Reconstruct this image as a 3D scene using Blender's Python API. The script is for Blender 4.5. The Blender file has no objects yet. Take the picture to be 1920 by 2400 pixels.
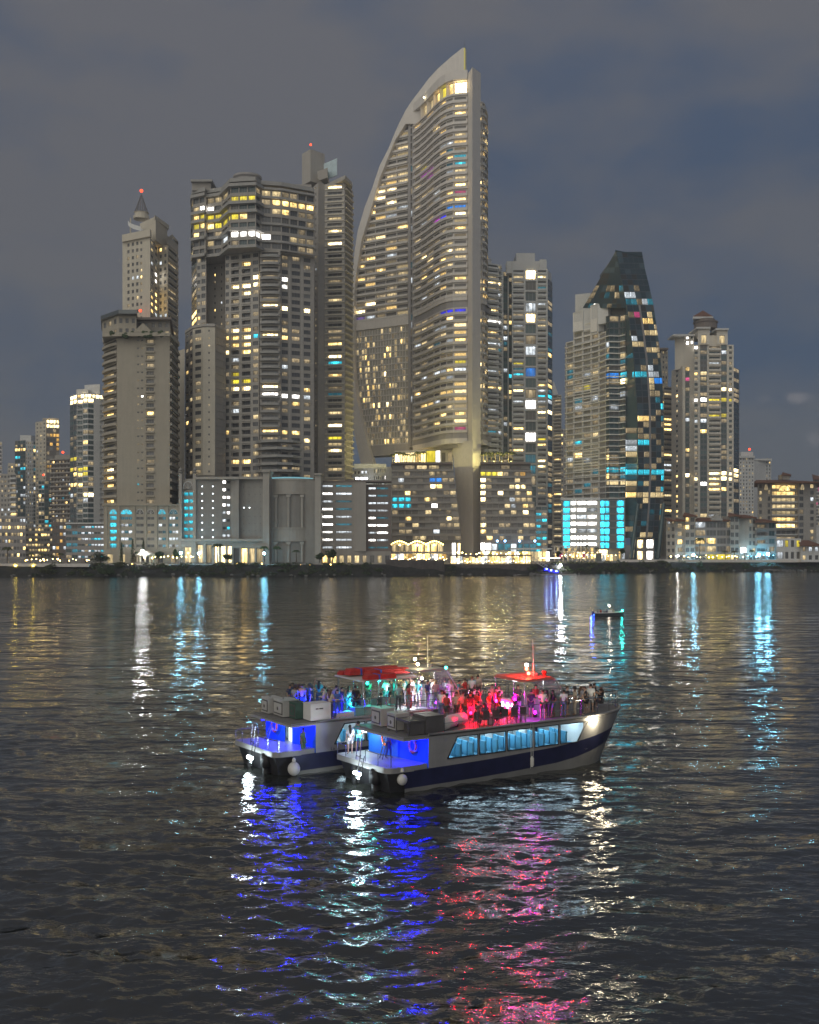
import bpy, math, random
import numpy as np
from mathutils import Vector, Matrix, noise as mnoise

random.seed(7)
SC = bpy.context.scene
COL = SC.collection
R = math.radians

# ------------------------------------------------------------------ camera
F, CH, YH = 2400.0, 13.2, 1275.0        # focal length in photo pixels, eye height, horizon row
cam = bpy.data.cameras.new('camera')
cam.sensor_fit = 'HORIZONTAL'
cam.sensor_width = 36.0
cam.lens = F / 1920 * 36.0
cam.shift_y = (YH - 1200) / 1920
cam.clip_start, cam.clip_end = 0.5, 20000
cam_o = bpy.data.objects.new('camera', cam)
cam_o.location = (0, 0, CH)
cam_o.rotation_euler = (R(90), 0, 0)
COL.objects.link(cam_o)
SC.camera = cam_o

# ------------------------------------------------------------------ world, sun, exposure
SUN_EL, SUN_AZ = R(20), R(205)           # a soft glow from behind the camera's left shoulder
W = bpy.data.worlds.new('World'); SC.world = W; W.use_nodes = True
nt = W.node_tree; nt.nodes.clear()
def wn(t, **k):
    n = nt.nodes.new(t)
    for a, v in k.items(): setattr(n, a, v)
    return n
def wl(a, b): nt.links.new(a, b)
out = wn('ShaderNodeOutputWorld'); bg = wn('ShaderNodeBackground'); wl(bg.outputs[0], out.inputs[0])
tc = wn('ShaderNodeTexCoord')
sky = wn('ShaderNodeTexSky', sky_type='NISHITA', sun_disc=False, sun_elevation=SUN_EL, sun_rotation=SUN_AZ)
skm = wn('ShaderNodeMix', data_type='RGBA', blend_type='MULTIPLY'); skm.inputs[0].default_value = 1
wl(sky.outputs[0], skm.inputs[6]); skm.inputs[7].default_value = (0.030, 0.030, 0.030, 1)
# overcast veil lit from below by the city
mp = wn('ShaderNodeMapping'); mp.inputs['Scale'].default_value = (1.0, 1.0, 2.2); wl(tc.outputs['Generated'], mp.inputs[0])
n1 = wn('ShaderNodeTexNoise'); n1.inputs['Scale'].default_value = 3.4; n1.inputs['Detail'].default_value = 7; n1.inputs['Roughness'].default_value = 0.55
wl(mp.outputs[0], n1.inputs['Vector'])
sep = wn('ShaderNodeSeparateXYZ'); wl(tc.outputs['Generated'], sep.inputs[0])
cr = wn('ShaderNodeMapRange'); cr.inputs[1].default_value = 0.38; cr.inputs[2].default_value = 0.60; wl(n1.outputs[0], cr.inputs[0])
# more veil high up and to the west, clearer low and east, as a weather gradient
el = wn('ShaderNodeMath', operation='MULTIPLY_ADD'); wl(sep.outputs[2], el.inputs[0]); el.inputs[1].default_value = 0.9; el.inputs[2].default_value = -0.10
ex = wn('ShaderNodeMath', operation='MULTIPLY_ADD'); wl(sep.outputs[0], ex.inputs[0]); ex.inputs[1].default_value = -0.55; wl(el.outputs[0], ex.inputs[2])
ad = wn('ShaderNodeMath', operation='MULTIPLY_ADD', use_clamp=True); wl(cr.outputs[0], ad.inputs[0]); ad.inputs[1].default_value = 0.85; wl(ex.outputs[0], ad.inputs[2])
veil = wn('ShaderNodeMix', data_type='RGBA'); wl(ad.outputs[0], veil.inputs[0])
veil.inputs[6].default_value = (0.029, 0.050, 0.094, 1); veil.inputs[7].default_value = (0.082, 0.082, 0.092, 1)
# small low puffs of cloud over the eastern horizon
def puff(prev, x, y, rx, ry, amt, seed):
    v = Vector(((x - 960) / F, 1.0, (YH - y) / F)).normalized()
    sb = wn('ShaderNodeVectorMath', operation='SUBTRACT'); wl(tc.outputs['Generated'], sb.inputs[0]); sb.inputs[1].default_value = v
    ml = wn('ShaderNodeVectorMath', operation='MULTIPLY'); wl(sb.outputs[0], ml.inputs[0]); ml.inputs[1].default_value = (F / rx, F / rx, F / ry)
    ln = wn('ShaderNodeVectorMath', operation='LENGTH'); wl(ml.outputs[0], ln.inputs[0])
    nn = wn('ShaderNodeTexNoise'); nn.inputs['Scale'].default_value = 70 + seed; nn.inputs['Detail'].default_value = 5; wl(tc.outputs['Generated'], nn.inputs['Vector'])
    a = wn('ShaderNodeMath', operation='MULTIPLY_ADD'); wl(nn.outputs[0], a.inputs[0]); a.inputs[1].default_value = 1.6; wl(ln.outputs['Value'], a.inputs[2])
    m = wn('ShaderNodeMapRange', interpolation_type='SMOOTHERSTEP'); wl(a.outputs[0], m.inputs[0]); m.inputs[1].default_value = 1.75; m.inputs[2].default_value = 0.85; m.inputs[3].default_value = 0; m.inputs[4].default_value = amt
    mx = wn('ShaderNodeMix', data_type='RGBA'); wl(m.outputs[0], mx.inputs[0]); wl(prev, mx.inputs[6]); mx.inputs[7].default_value = (0.14, 0.135, 0.15, 1)
    return mx.outputs[2]
c = puff(veil.outputs[2], 1868, 930, 40, 20, 0.75, 0)
c = puff(c, 1908, 1030, 34, 26, 0.4, 9)
c = puff(c, 1800, 935, 30, 16, 0.15, 4)
sm = wn('ShaderNodeMix', data_type='RGBA', blend_type='ADD'); sm.inputs[0].default_value = 0.12
up = wn('ShaderNodeMapRange', clamp=True); wl(sep.outputs[2], up.inputs[0]); up.inputs[1].default_value = 0.3; up.inputs[2].default_value = 1.0; up.inputs[3].default_value = 1.0; up.inputs[4].default_value = 1.4
br = wn('ShaderNodeVectorMath', operation='SCALE'); wl(c, br.inputs[0]); wl(up.outputs[0], br.inputs['Scale'])   # sky brightened overhead, out of view, to lift water and ambient light
wl(br.outputs[0], sm.inputs[6]); wl(skm.outputs[2], sm.inputs[7])
wl(sm.outputs[2], bg.inputs[0]); bg.inputs[1].default_value = 1.0

sun = bpy.data.lights.new('sun', 'SUN'); sun.energy = 1.14; sun.angle = R(95); sun.color = (1.0, 0.95, 0.83)
sun_o = bpy.data.objects.new('sun', sun); COL.objects.link(sun_o)
_sd = Vector((math.sin(SUN_AZ) * math.cos(SUN_EL), math.cos(SUN_AZ) * math.cos(SUN_EL), math.sin(SUN_EL)))
sun_o.rotation_euler = _sd.to_track_quat('Z', 'Y').to_euler()

SC.view_settings.view_transform = 'Standard'; SC.view_settings.look = 'None'
SC.view_settings.gamma = 1.0; SC.view_settings.exposure = 0.45; SC.view_settings.use_curve_mapping = False
SC.cycles.max_bounces = 6; SC.cycles.diffuse_bounces = 2; SC.cycles.glossy_bounces = 4; SC.cycles.transmission_bounces = 4
SC.cycles.transparent_max_bounces = 8; SC.cycles.use_denoising = True; SC.cycles.sample_clamp_indirect = 6.0; SC.cycles.sample_clamp_direct = 0
SC.cycles.caustics_reflective = True; SC.cycles.caustics_refractive = False

# ------------------------------------------------------------------ pixel <-> place
def P(x, Y): return Vector(((x - 960) * Y / F, Y))
def Z(y, Y): return CH - (y - YH) * Y / F
def P3(x, y, Y): return Vector(((x - 960) * Y / F, Y, Z(y, Y)))
def proj(v): return 960 + v[0] / v[1] * F, YH + (CH - v[2]) / v[1] * F
def hit(x, A, B):
    """where the sight line of column x meets the plan line A-B"""
    k = (x - 960) / F; d = B - A
    den = d.x - k * d.y
    t = (k * A.y - A.x) / den if abs(den) > 1e-9 else 0
    return A + d * t
G = 4.6                                   # level of the promenade and the streets

# ------------------------------------------------------------------ materials
MATS = {}
def _bs(name):
    m = bpy.data.materials.new(name); m.use_nodes = True
    t = m.node_tree; b = t.nodes['Principled BSDF']
    return m, t, b
def mat(name, col, rough=0.75, metal=0.0, var=0.12, scale=0.35, bump=0.0, bscale=6.0, streak=0.0, spec=0.4, rnd=0.0):
    """plain surface with blotches, run-off streaks and fine relief"""
    if name in MATS: return MATS[name]
    m, t, b = _bs(name); L = t.links.new; N = t.nodes.new
    b.inputs['Roughness'].default_value = rough; b.inputs['Metallic'].default_value = metal
    b.inputs['Specular IOR Level'].default_value = spec
    tcn = N('ShaderNodeTexCoord')
    n = N('ShaderNodeTexNoise'); n.inputs['Scale'].default_value = scale; n.inputs['Detail'].default_value = 6; n.inputs['Roughness'].default_value = 0.6
    L(tcn.outputs['Object'], n.inputs['Vector'])
    f = n.outputs[0]
    if streak:
        mpn = N('ShaderNodeMapping'); mpn.inputs['Scale'].default_value = (1.1, 1.1, 0.06); L(tcn.outputs['Object'], mpn.inputs[0])
        n2 = N('ShaderNodeTexNoise'); n2.inputs['Scale'].default_value = 0.9; n2.inputs['Detail'].default_value = 5; L(mpn.outputs[0], n2.inputs['Vector'])
        ma = N('ShaderNodeMix'); ma.inputs[0].default_value = streak; L(f, ma.inputs[2]); L(n2.outputs[0], ma.inputs[3]); f = ma.outputs[0]
    mr = N('ShaderNodeMapRange'); mr.inputs[1].default_value = 0.3; mr.inputs[2].default_value = 0.7
    mr.inputs[3].default_value = 1 - var; mr.inputs[4].default_value = 1 + var; L(f, mr.inputs[0])
    v = mr.outputs[0]
    if rnd:
        oi = N('ShaderNodeObjectInfo'); r2 = N('ShaderNodeMapRange'); r2.inputs[3].default_value = 1 - rnd; r2.inputs[4].default_value = 1 + rnd
        L(oi.outputs['Random'], r2.inputs[0]); mm = N('ShaderNodeMath'); mm.operation = 'MULTIPLY'; L(v, mm.inputs[0]); L(r2.outputs[0], mm.inputs[1]); v = mm.outputs[0]
    mx = N('ShaderNodeVectorMath'); mx.operation = 'SCALE'; mx.inputs[0].default_value = col[:3]; L(v, mx.inputs['Scale'])
    L(mx.outputs[0], b.inputs['Base Color'])
    if bump:
        n3 = N('ShaderNodeTexNoise'); n3.inputs['Scale'].default_value = bscale; n3.inputs['Detail'].default_value = 4; L(tcn.outputs['Object'], n3.inputs['Vector'])
        bp = N('ShaderNodeBump'); bp.inputs['Strength'].default_value = bump; bp.inputs['Distance'].default_value = 0.05
        L(n3.outputs[0], bp.inputs['Height']); L(bp.outputs[0], b.inputs['Normal'])
    MATS[name] = m
    return m
def lit(name, col, strength, busy=0.55):
    """a lit room behind glass: lamps, curtains and furniture break up the glow; every window its own"""
    if name in MATS: return MATS[name]
    m, t, b = _bs(name); L = t.links.new; N = t.nodes.new
    b.inputs['Base Color'].default_value = (0.02, 0.02, 0.02, 1); b.inputs['Roughness'].default_value = 0.15
    oi = N('ShaderNodeObjectInfo'); tcn = N('ShaderNodeTexCoord')
    k = N('ShaderNodeMath'); k.operation = 'MULTIPLY'; k.inputs[1].default_value = 57.0; L(oi.outputs['Random'], k.inputs[0])
    mpn = N('ShaderNodeMapping'); mpn.inputs['Scale'].default_value = (3.2, 1, 1.7); L(tcn.outputs['Object'], mpn.inputs[0])
    n = N('ShaderNodeTexNoise'); n.noise_dimensions = '4D'; n.inputs['Scale'].default_value = 1.15; n.inputs['Detail'].default_value = 3
    L(mpn.outputs[0], n.inputs['Vector']); L(k.outputs[0], n.inputs['W'])
    mr = N('ShaderNodeMapRange'); mr.inputs[1].default_value = 0.33; mr.inputs[2].default_value = 0.68; mr.inputs[3].default_value = 1 - busy; mr.inputs[4].default_value = 1 + busy * 0.7
    L(n.outputs[0], mr.inputs[0])
    # curtains drawn in from the sides, lamps high up, furniture low down
    sx = N('ShaderNodeSeparateXYZ'); L(tcn.outputs['Object'], sx.inputs[0])
    ab = N('ShaderNodeMath'); ab.operation = 'ABSOLUTE'; L(sx.outputs[0], ab.inputs[0])
    cw_ = N('ShaderNodeMath'); cw_.operation = 'FRACT'; k3 = N('ShaderNodeMath'); k3.operation = 'MULTIPLY'; k3.inputs[1].default_value = 7.7; L(oi.outputs['Random'], k3.inputs[0]); L(k3.outputs[0], cw_.inputs[0])
    ce = N('ShaderNodeMath'); ce.operation = 'MULTIPLY_ADD'; L(cw_.outputs[0], ce.inputs[0]); ce.inputs[1].default_value = .45; ce.inputs[2].default_value = .14
    cc = N('ShaderNodeMath'); cc.operation = 'GREATER_THAN'; L(ab.outputs[0], cc.inputs[0]); L(ce.outputs[0], cc.inputs[1])
    cm = N('ShaderNodeMapRange'); L(cc.outputs[0], cm.inputs[0]); cm.inputs[3].default_value = 1.0; cm.inputs[4].default_value = 1 - busy * .85
    zg = N('ShaderNodeMapRange'); L(sx.outputs[2], zg.inputs[0]); zg.inputs[1].default_value = .1; zg.inputs[2].default_value = .9; zg.inputs[3].default_value = 1 - busy * .6; zg.inputs[4].default_value = 1 + busy * .35
    m5 = N('ShaderNodeMath'); m5.operation = 'MULTIPLY'; L(cm.outputs[0], m5.inputs[0]); L(zg.outputs[0], m5.inputs[1])
    m6 = N('ShaderNodeMath'); m6.operation = 'MULTIPLY'; L(m5.outputs[0], m6.inputs[0]); L(mr.outputs[0], m6.inputs[1])
    fr = N('ShaderNodeMath'); fr.operation = 'FRACT'; k2 = N('ShaderNodeMath'); k2.operation = 'MULTIPLY'; k2.inputs[1].default_value = 17.3; L(oi.outputs['Random'], k2.inputs[0]); L(k2.outputs[0], fr.inputs[0])
    r2 = N('ShaderNodeMapRange'); r2.inputs[3].default_value = 0.45; r2.inputs[4].default_value = 1.25; L(fr.outputs[0], r2.inputs[0])
    mm = N('ShaderNodeMath'); mm.operation = 'MULTIPLY'; L(m6.outputs[0], mm.inputs[0]); L(r2.outputs[0], mm.inputs[1])
    ms = N('ShaderNodeMath'); ms.operation = 'MULTIPLY'; ms.inputs[1].default_value = strength; L(mm.outputs[0], ms.inputs[0])
    b.inputs['Emission Color'].default_value = (*col, 1); L(ms.outputs[0], b.inputs['Emission Strength'])
    m.cycles.emission_sampling = 'NONE'
    MATS[name] = m
    return m
def glow(name, col, strength, sample=True):
    if name in MATS: return MATS[name]
    m, t, b = _bs(name)
    b.inputs['Base Color'].default_value = (0.05, 0.05, 0.05, 1)
    b.inputs['Emission Color'].default_value = (*col, 1); b.inputs['Emission Strength'].default_value = strength
    if not sample: m.cycles.emission_sampling = 'NONE'
    MATS[name] = m
    return m
def pane(name, col, rough=0.12, curtain=0.16):
    """dark window glass; some windows have pale curtains drawn"""
    if name in MATS: return MATS[name]
    m, t, b = _bs(name); L = t.links.new; N = t.nodes.new
    oi = N('ShaderNodeObjectInfo')
    rp = N('ShaderNodeValToRGB'); e = rp.color_ramp; e.interpolation = 'CONSTANT'
    e.elements[0].color = (*col, 1); e.elements[1].position = 0.62; e.elements[1].color = (col[0] * 1.8, col[1] * 1.75, col[2] * 1.7, 1)
    x = e.elements.new(0.82); x.color = (curtain, curtain * 0.95, curtain * 0.86, 1)
    L(oi.outputs['Random'], rp.inputs[0]); L(rp.outputs[0], b.inputs['Base Color'])
    b.inputs['Roughness'].default_value = rough; b.inputs['Specular IOR Level'].default_value = 0.5
    MATS[name] = m
    return m
def clear(name, col, alpha, rough=0.05):
    if name in MATS: return MATS[name]
    m, t, b = _bs(name)
    b.inputs['Base Color'].default_value = (*col, 1); b.inputs['Alpha'].default_value = alpha; b.inputs['Roughness'].default_value = rough
    MATS[name] = m
    return m

WARM, CREAM = (1.0, 0.80, 0.42), (1.0, 0.90, 0.62)
LIT = {
 'v': lit('room_glimmer', (1.0, 0.76, 0.42), 0.34, .6), 'w': lit('room_warm_dim', (1.0, 0.76, 0.38), 0.85), 'W': lit('room_warm', (1.0, 0.66, 0.22), 3.2, .75), 'C': lit('room_cream', (1.0, 0.76, 0.36), 7.0, 0.8),
 'H': lit('room_white', (1.0, 0.95, 0.88), 7.0, 0.7), 'h': lit('room_white_dim', (0.86, 0.94, 1.0), 1.0, .65), 'c': lit('room_cyan', (0.03, 0.55, 0.72), 1.8, 0.7),
 'Q': lit('room_cyan_bright', (0.015, 0.50, 0.72), 5.0, 0.6), 'k': lit('room_cyan_dim', (0.04, 0.34, 0.46), 0.5), 'y': lit('room_yellow', (1.0, 0.80, 0.05), 0.95, 0.4), 'o': lit('room_amber', (1.0, 0.55, 0.12), 0.9),
 'b': lit('room_blue', (0.03, 0.03, 1.0), 1.0, 0.3), 'B': lit('room_azure', (0.02, 0.28, 0.95), 0.9, 0.4), 'm': lit('room_magenta', (0.75, 0.03, 0.85), 1.0, 0.3),
 'r': lit('room_rose', (0.95, 0.10, 0.32), 0.7, 0.5), 'p': lit('room_violet', (0.42, 0.28, 0.85), 0.6, 0.5), 'g': lit('room_green', (0.05, 0.55, 0.25), 0.5),
}
DARK = {'d': pane('glass_dark', (0.105, 0.108, 0.112)), 't': pane('glass_teal', (0.060, 0.098, 0.105), 0.12, 0.14), 'n': pane('glass_brown', (0.21, 0.195, 0.175), 0.25, 0.32), 's': pane('glass_curtained', (0.40, 0.375, 0.32), 0.3, 0.48), 'T': pane('glass_crown', (0.055, 0.085, 0.100), 0.1, 0.075)}

# ------------------------------------------------------------------ mesh helpers
class MB:
    def __init__(s): s.v = []; s.f = []; s.m = []
    def quad(s, a, b, c, d, m=0):
        n = len(s.v); s.v += [tuple(a), tuple(b), tuple(c), tuple(d)]; s.f.append((n, n + 1, n + 2, n + 3)); s.m.append(m)
    def poly(s, pts, m=0):
        n = len(s.v); s.v += [tuple(p) for p in pts]; s.f.append(tuple(range(n, n + len(pts)))); s.m.append(m)
    def box(s, x0, x1, y0, y1, z0, z1, m=0, T=None):
        c = [(x0, y0, z0), (x1, y0, z0), (x1, y1, z0), (x0, y1, z0), (x0, y0, z1), (x1, y0, z1), (x1, y1, z1), (x0, y1, z1)]
        if T is not None: c = [tuple(T @ Vector(p)) for p in c]
        n = len(s.v); s.v += c
        for q in ((0, 3, 2, 1), (4, 5, 6, 7), (0, 1, 5, 4), (1, 2, 6, 5), (2, 3, 7, 6), (3, 0, 4, 7)):
            s.f.append(tuple(n + i for i in q)); s.m.append(m)
    def prism(s, pts, z0, z1, m=0, top=None, mt=None):
        """plan polygon pts (xy) from z0 to z1; top: other plan polygon at z1"""
        top = top or pts; k = len(pts); n = len(s.v)
        s.v += [(p[0], p[1], z0) for p in pts] + [(p[0], p[1], z1) for p in top]
        for i in range(k):
            j = (i + 1) % k; s.f.append((n + i, n + j, n + k + j, n + k + i)); s.m.append(m)
        s.f.append(tuple(n + i for i in reversed(range(k)))); s.m.append(m)
        s.f.append(tuple(n + k + i for i in range(k))); s.m.append(m if mt is None else mt)
    def tube(s, pts, r, k=6, m=0, cap=True):
        pts = [Vector(p) for p in pts]; rs = r if isinstance(r, (list, tuple)) else [r] * len(pts)
        n0 = len(s.v); up = None
        for i, p in enumerate(pts):
            d = (pts[min(i + 1, len(pts) - 1)] - pts[max(i - 1, 0)]); d = d.normalized() if d.length > 1e-9 else Vector((0, 0, 1))
            ref = Vector((0, 0, 1)) if abs(d.z) < 0.9 else Vector((1, 0, 0))
            a = d.cross(ref).normalized(); b2 = d.cross(a)
            for j in range(k):
                t = 2 * math.pi * j / k
                s.v.append(tuple(p + (a * math.cos(t) + b2 * math.sin(t)) * rs[i]))
        for i in range(len(pts) - 1):
            for j in range(k):
                q = (j + 1) % k
                s.f.append((n0 + i * k + j, n0 + i * k + q, n0 + (i + 1) * k + q, n0 + (i + 1) * k + j)); s.m.append(m)
        if cap:
            s.f.append(tuple(n0 + j for j in range(k))); s.m.append(m)
            e = n0 + (len(pts) - 1) * k; s.f.append(tuple(e + j for j in reversed(range(k)))); s.m.append(m)
    def ball(s, c, rx, ry=None, rz=None, seg=10, rings=6, m=0):
        ry = ry or rx; rz = rz or rx; n0 = len(s.v)
        for i in range(rings + 1):
            ph = math.pi * i / rings
            for j in range(seg):
                t = 2 * math.pi * j / seg
                s.v.append((c[0] + rx * math.sin(ph) * math.cos(t), c[1] + ry * math.sin(ph) * math.sin(t), c[2] + rz * math.cos(ph)))
        for i in range(rings):
            for j in range(seg):
                q = (j + 1) % seg
                s.f.append((n0 + i * seg + j, n0 + (i + 1) * seg + j, n0 + (i + 1) * seg + q, n0 + i * seg + q)); s.m.append(m)
    def lathe(s, prof, c=(0, 0, 0), k=12, m=0):
        n0 = len(s.v)
        for r, z in prof:
            for j in range(k):
                t = 2 * math.pi * j / k; s.v.append((c[0] + r * math.cos(t), c[1] + r * math.sin(t), c[2] + z))
        for i in range(len(prof) - 1):
            for j in range(k):
                q = (j + 1) % k; s.f.append((n0 + i * k + j, n0 + i * k + q, n0 + (i + 1) * k + q, n0 + (i + 1) * k + j)); s.m.append(m)
    def mesh(s, name, mats, off=(0, 0, 0), smooth=False):
        me = bpy.data.meshes.new(name)
        v = [(a[0] - off[0], a[1] - off[1], a[2] - off[2]) for a in s.v]
        me.from_pydata(v, [], s.f)
        for mm in (mats if isinstance(mats, (list, tuple)) else [mats]): me.materials.append(mm)
        if any(s.m): me.polygons.foreach_set('material_index', s.m)
        if smooth: me.polygons.foreach_set('use_smooth', [True] * len(me.polygons))
        me.update()
        return me
    def build(s, name, mats, parent=None, off=None, smooth=False):
        if off is None: off = parent.matrix_world.translation if parent else (0, 0, 0)
        o = bpy.data.objects.new(name, s.mesh(name, mats, off, smooth)); COL.objects.link(o)
        if parent: o.parent = parent
        return o

def tag(o, label=None, cat=None, group=None, kind=None):
    if label: o['label'] = label
    if cat: o['category'] = cat
    if group: o['group'] = group
    if kind: o['kind'] = kind
    return o
def empty(name, loc, label=None, cat=None, group=None, rz=0.0):
    o = bpy.data.objects.new(name, None); COL.objects.link(o); o.empty_display_size = 0.5
    o.location = loc; o.rotation_euler = (0, 0, rz)
    o.matrix_world = Matrix.Translation(Vector(loc)) @ Matrix.Rotation(rz, 4, 'Z')
    return tag(o, label, cat, group)
def inst(name, me, parent=None, M=None):
    o = bpy.data.objects.new(name, me); COL.objects.link(o)
    if parent: o.parent = parent
    if M is not None: o.matrix_local = M
    return o
def lamp(name, kind, loc, parent, energy, col, size=0.15, spot=None, aim=None, blend=0.6):
    l = bpy.data.lights.new(name, kind); l.energy = energy; l.color = col
    if kind == 'AREA': l.size = size
    else: l.shadow_soft_size = size
    if kind == 'SPOT': l.spot_size = R(spot or 90); l.spot_blend = blend
    o = bpy.data.objects.new(name, l); COL.objects.link(o); o.parent = parent; o.location = loc
    if aim is not None: o.rotation_euler = (Vector(loc) - Vector(aim)).to_track_quat('Z', 'Y').to_euler()
    return o

# ------------------------------------------------------------------ building kit
WM = {}
def win_mesh(key, mull, fmat):
    k = (key, mull, fmat.name)
    if k in WM: return WM[k]
    mb = MB(); mb.quad((-.5, 0, 0), (.5, 0, 0), (.5, 0, 1), (-.5, 0, 1), 0)
    bars = [(-.5, -.455, 0, 1), (.455, .5, 0, 1), (-.455, .455, 0, .05), (-.455, .455, .94, 1)]
    for i in range(mull): x = -.5 + (i + 1) / (mull + 1); bars.append((x - .014, x + .014, .05, .94))
    for a, c, e, g in bars:
        mb.quad((a, -1, e), (c, -1, e), (c, -1, g), (a, -1, g), 1)
        if g - e > c - a: mb.quad((a, 0, e), (a, -1, e), (a, -1, g), (a, 0, g), 1); mb.quad((c, -1, e), (c, 0, e), (c, 0, g), (c, -1, g), 1)
        else: mb.quad((a, -1, g), (c, -1, g), (c, 0, g), (a, 0, g), 1)
    WM[k] = mb.mesh('window', [LIT.get(key) or DARK[key], fmat])
    return WM[k]

STONE = mat('render_beige', (0.60, 0.55, 0.45), 0.85, var=0.10, streak=0.5, bump=0.15)
STONE2 = mat('render_warm_grey', (0.44, 0.415, 0.375), 0.85, var=0.12, streak=0.5, bump=0.15)
TAUPE = mat('render_taupe', (0.37, 0.345, 0.31), 0.85, var=0.12, streak=0.5, bump=0.15)
BROWN = mat('render_brown', (0.22, 0.185, 0.165), 0.85, var=0.12, streak=0.4)
WHITE = mat('render_white', (0.68, 0.68, 0.66), 0.8, var=0.08, streak=0.4)
CONC = mat('concrete_pale', (0.68, 0.64, 0.59), 0.8, var=0.09, streak=0.45, bump=0.2)
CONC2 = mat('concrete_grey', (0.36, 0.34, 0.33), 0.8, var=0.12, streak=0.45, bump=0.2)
SLABM = mat('slab_pale', (0.58, 0.56, 0.52), 0.8, var=0.08, scale=0.8)
SLABD = mat('slab_grey', (0.36, 0.35, 0.33), 0.8, var=0.1, scale=0.8)
FRAME = mat('frame_grey', (0.30, 0.30, 0.29), 0.5, var=0.05)
FRAMED = mat('frame_dark', (0.06, 0.06, 0.065), 0.45, var=0.05)
FRAMEW = mat('frame_white', (0.62, 0.61, 0.58), 0.5, var=0.05)
STEEL = mat('steel_dark', (0.10, 0.10, 0.105), 0.4, 0.6, var=0.1)
TEALW = mat('cladding_teal', (0.075, 0.12, 0.13), 0.25, 0.2, var=0.15, spec=0.6)
NAVYW = mat('cladding_slate', (0.12, 0.135, 0.14), 0.3, 0.2, var=0.15, spec=0.6)
ROOFR = mat('roof_tile_brown', (0.20, 0.10, 0.065), 0.85, var=0.25, scale=1.5)
RAILG = clear('rail_glass', (0.22, 0.27, 0.27), 0.25)
GREENR = mat('roof_garden', (0.05, 0.075, 0.03), 0.9, var=0.4, scale=1.2)

class Bld:
    def __init__(s, name, label, cat, x, Y, pal=None, maxw=300, frame=FRAME, dark='d', overrides=(), seed=None):
        p = P(x, Y); s.o = empty(name, (p.x, p.y, G - 0.5), label, cat); s.off = Vector((p.x, p.y, G - 0.5))
        s.w = {}; s.wins = []; s.bals = []; s.pal = pal or {}; s.maxw = maxw; s.frame = frame; s.dark = dark; s.ov = overrides
        s.rng = random.Random(seed if seed is not None else hash(name + str(int(x))) % 9999 if False else int(x * 7 + Y))
    def wall(s, m, nm='wall'):
        return s.w.setdefault((nm, m.name), (MB(), m))[0]
    def part(s, name, mb, mats, smooth=False): return mb.build(name, mats, s.o, s.off, smooth)
    def pick(s, pal, dark):
        r = s.rng.random()
        for k, p in pal.items():
            if r < p: return k
            r -= p
        return 'v' if pal and s.rng.random() < .22 else dark
    def win(s, pos, w, h, ang, key, mull=1, frame=None): s.wins.append([Vector(pos), w, h, ang, key, mull, frame or s.frame])
    def done(s):
        for (nm, _), (mb, m) in s.w.items():
            if mb.v: mb.build(nm, m, s.o, s.off)
        for x0, y0, x1, y1, k in s.ov:
            for wn_ in s.wins:
                px, py = proj(wn_[0] + Vector((0, 0, wn_[2] / 2)))
                if x0 <= px <= x1 and y0 <= py <= y1: wn_[4] = s.rng.choice(k)
        lits = [w for w in s.wins if w[4] in LIT]; drk = [w for w in s.wins if w[4] not in LIT]
        s.rng.shuffle(drk); s.rng.shuffle(lits)
        own = (lits + drk)[:s.maxw]; rest = (lits + drk)[s.maxw:]
        for pos, w, h, a, k, mu, fr in own:
            M = Matrix.Translation(pos - s.off) @ Matrix.Rotation(a, 4, 'Z') @ Matrix.Diagonal((w, 0.07, h, 1))
            inst('window', win_mesh(k, mu, fr), s.o, M)
        if rest:
            keys = sorted({r[4] for r in rest}); mb = MB()
            for pos, w, h, a, k, mu, fr in rest:
                e = Vector((math.cos(a), math.sin(a), 0)) * w / 2; u = Vector((0, 0, h)); q = pos - s.off; b_ = Vector((math.sin(a), -math.cos(a), 0)) * 0.06
                mb.quad(q - e, q + e, q + e + u, q - e + u, keys.index(k))
                for i in range(mu):
                    c_ = q - e + e * 2 * (i + 1) / (mu + 1) + b_; d_ = e * (0.06 / max(w, .1))
                    mb.quad(c_ - d_, c_ + d_, c_ + d_ + u, c_ - d_ + u, len(keys))
            o = mb.build('glazing', [LIT.get(k) or DARK[k] for k in keys] + [s.frame], s.o, (0, 0, 0)); o['kind'] = 'stuff'
        n = 0; extra = MB(); em = None
        for pos, me, a in s.bals:
            inst('balcony', me, s.o, Matrix.Translation(pos - s.off) @ Matrix.Rotation(a, 4, 'Z'))

def punch(mb, A, ex, ey, xs, zs, holes, r):
    """wall sheet over the grid xs, zs with recessed openings (i, k) of depth r"""
    idx = {}
    def V(x, z, d=0.0):
        k = (round(x, 4), round(z, 4), d)
        if k not in idx:
            idx[k] = len(mb.v); p = A + ex * x + ey * d; mb.v.append((p.x, p.y, z))
        return idx[k]
    for i in range(len(xs) - 1):
        for k in range(len(zs) - 1):
            a, b, c, d = xs[i], xs[i + 1], zs[k], zs[k + 1]
            if b - a < 1e-4 or d - c < 1e-4: continue
            if (i, k) in holes:
                for (p, q) in (((a, c), (b, c)), ((b, c), (b, d)), ((b, d), (a, d)), ((a, d), (a, c))):
                    mb.f.append((V(*p), V(*q), V(*q, r), V(*p, r))); mb.m.append(0)
            else:
                mb.f.append((V(a, c), V(b, c), V(b, d), V(a, d))); mb.m.append(0)

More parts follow.
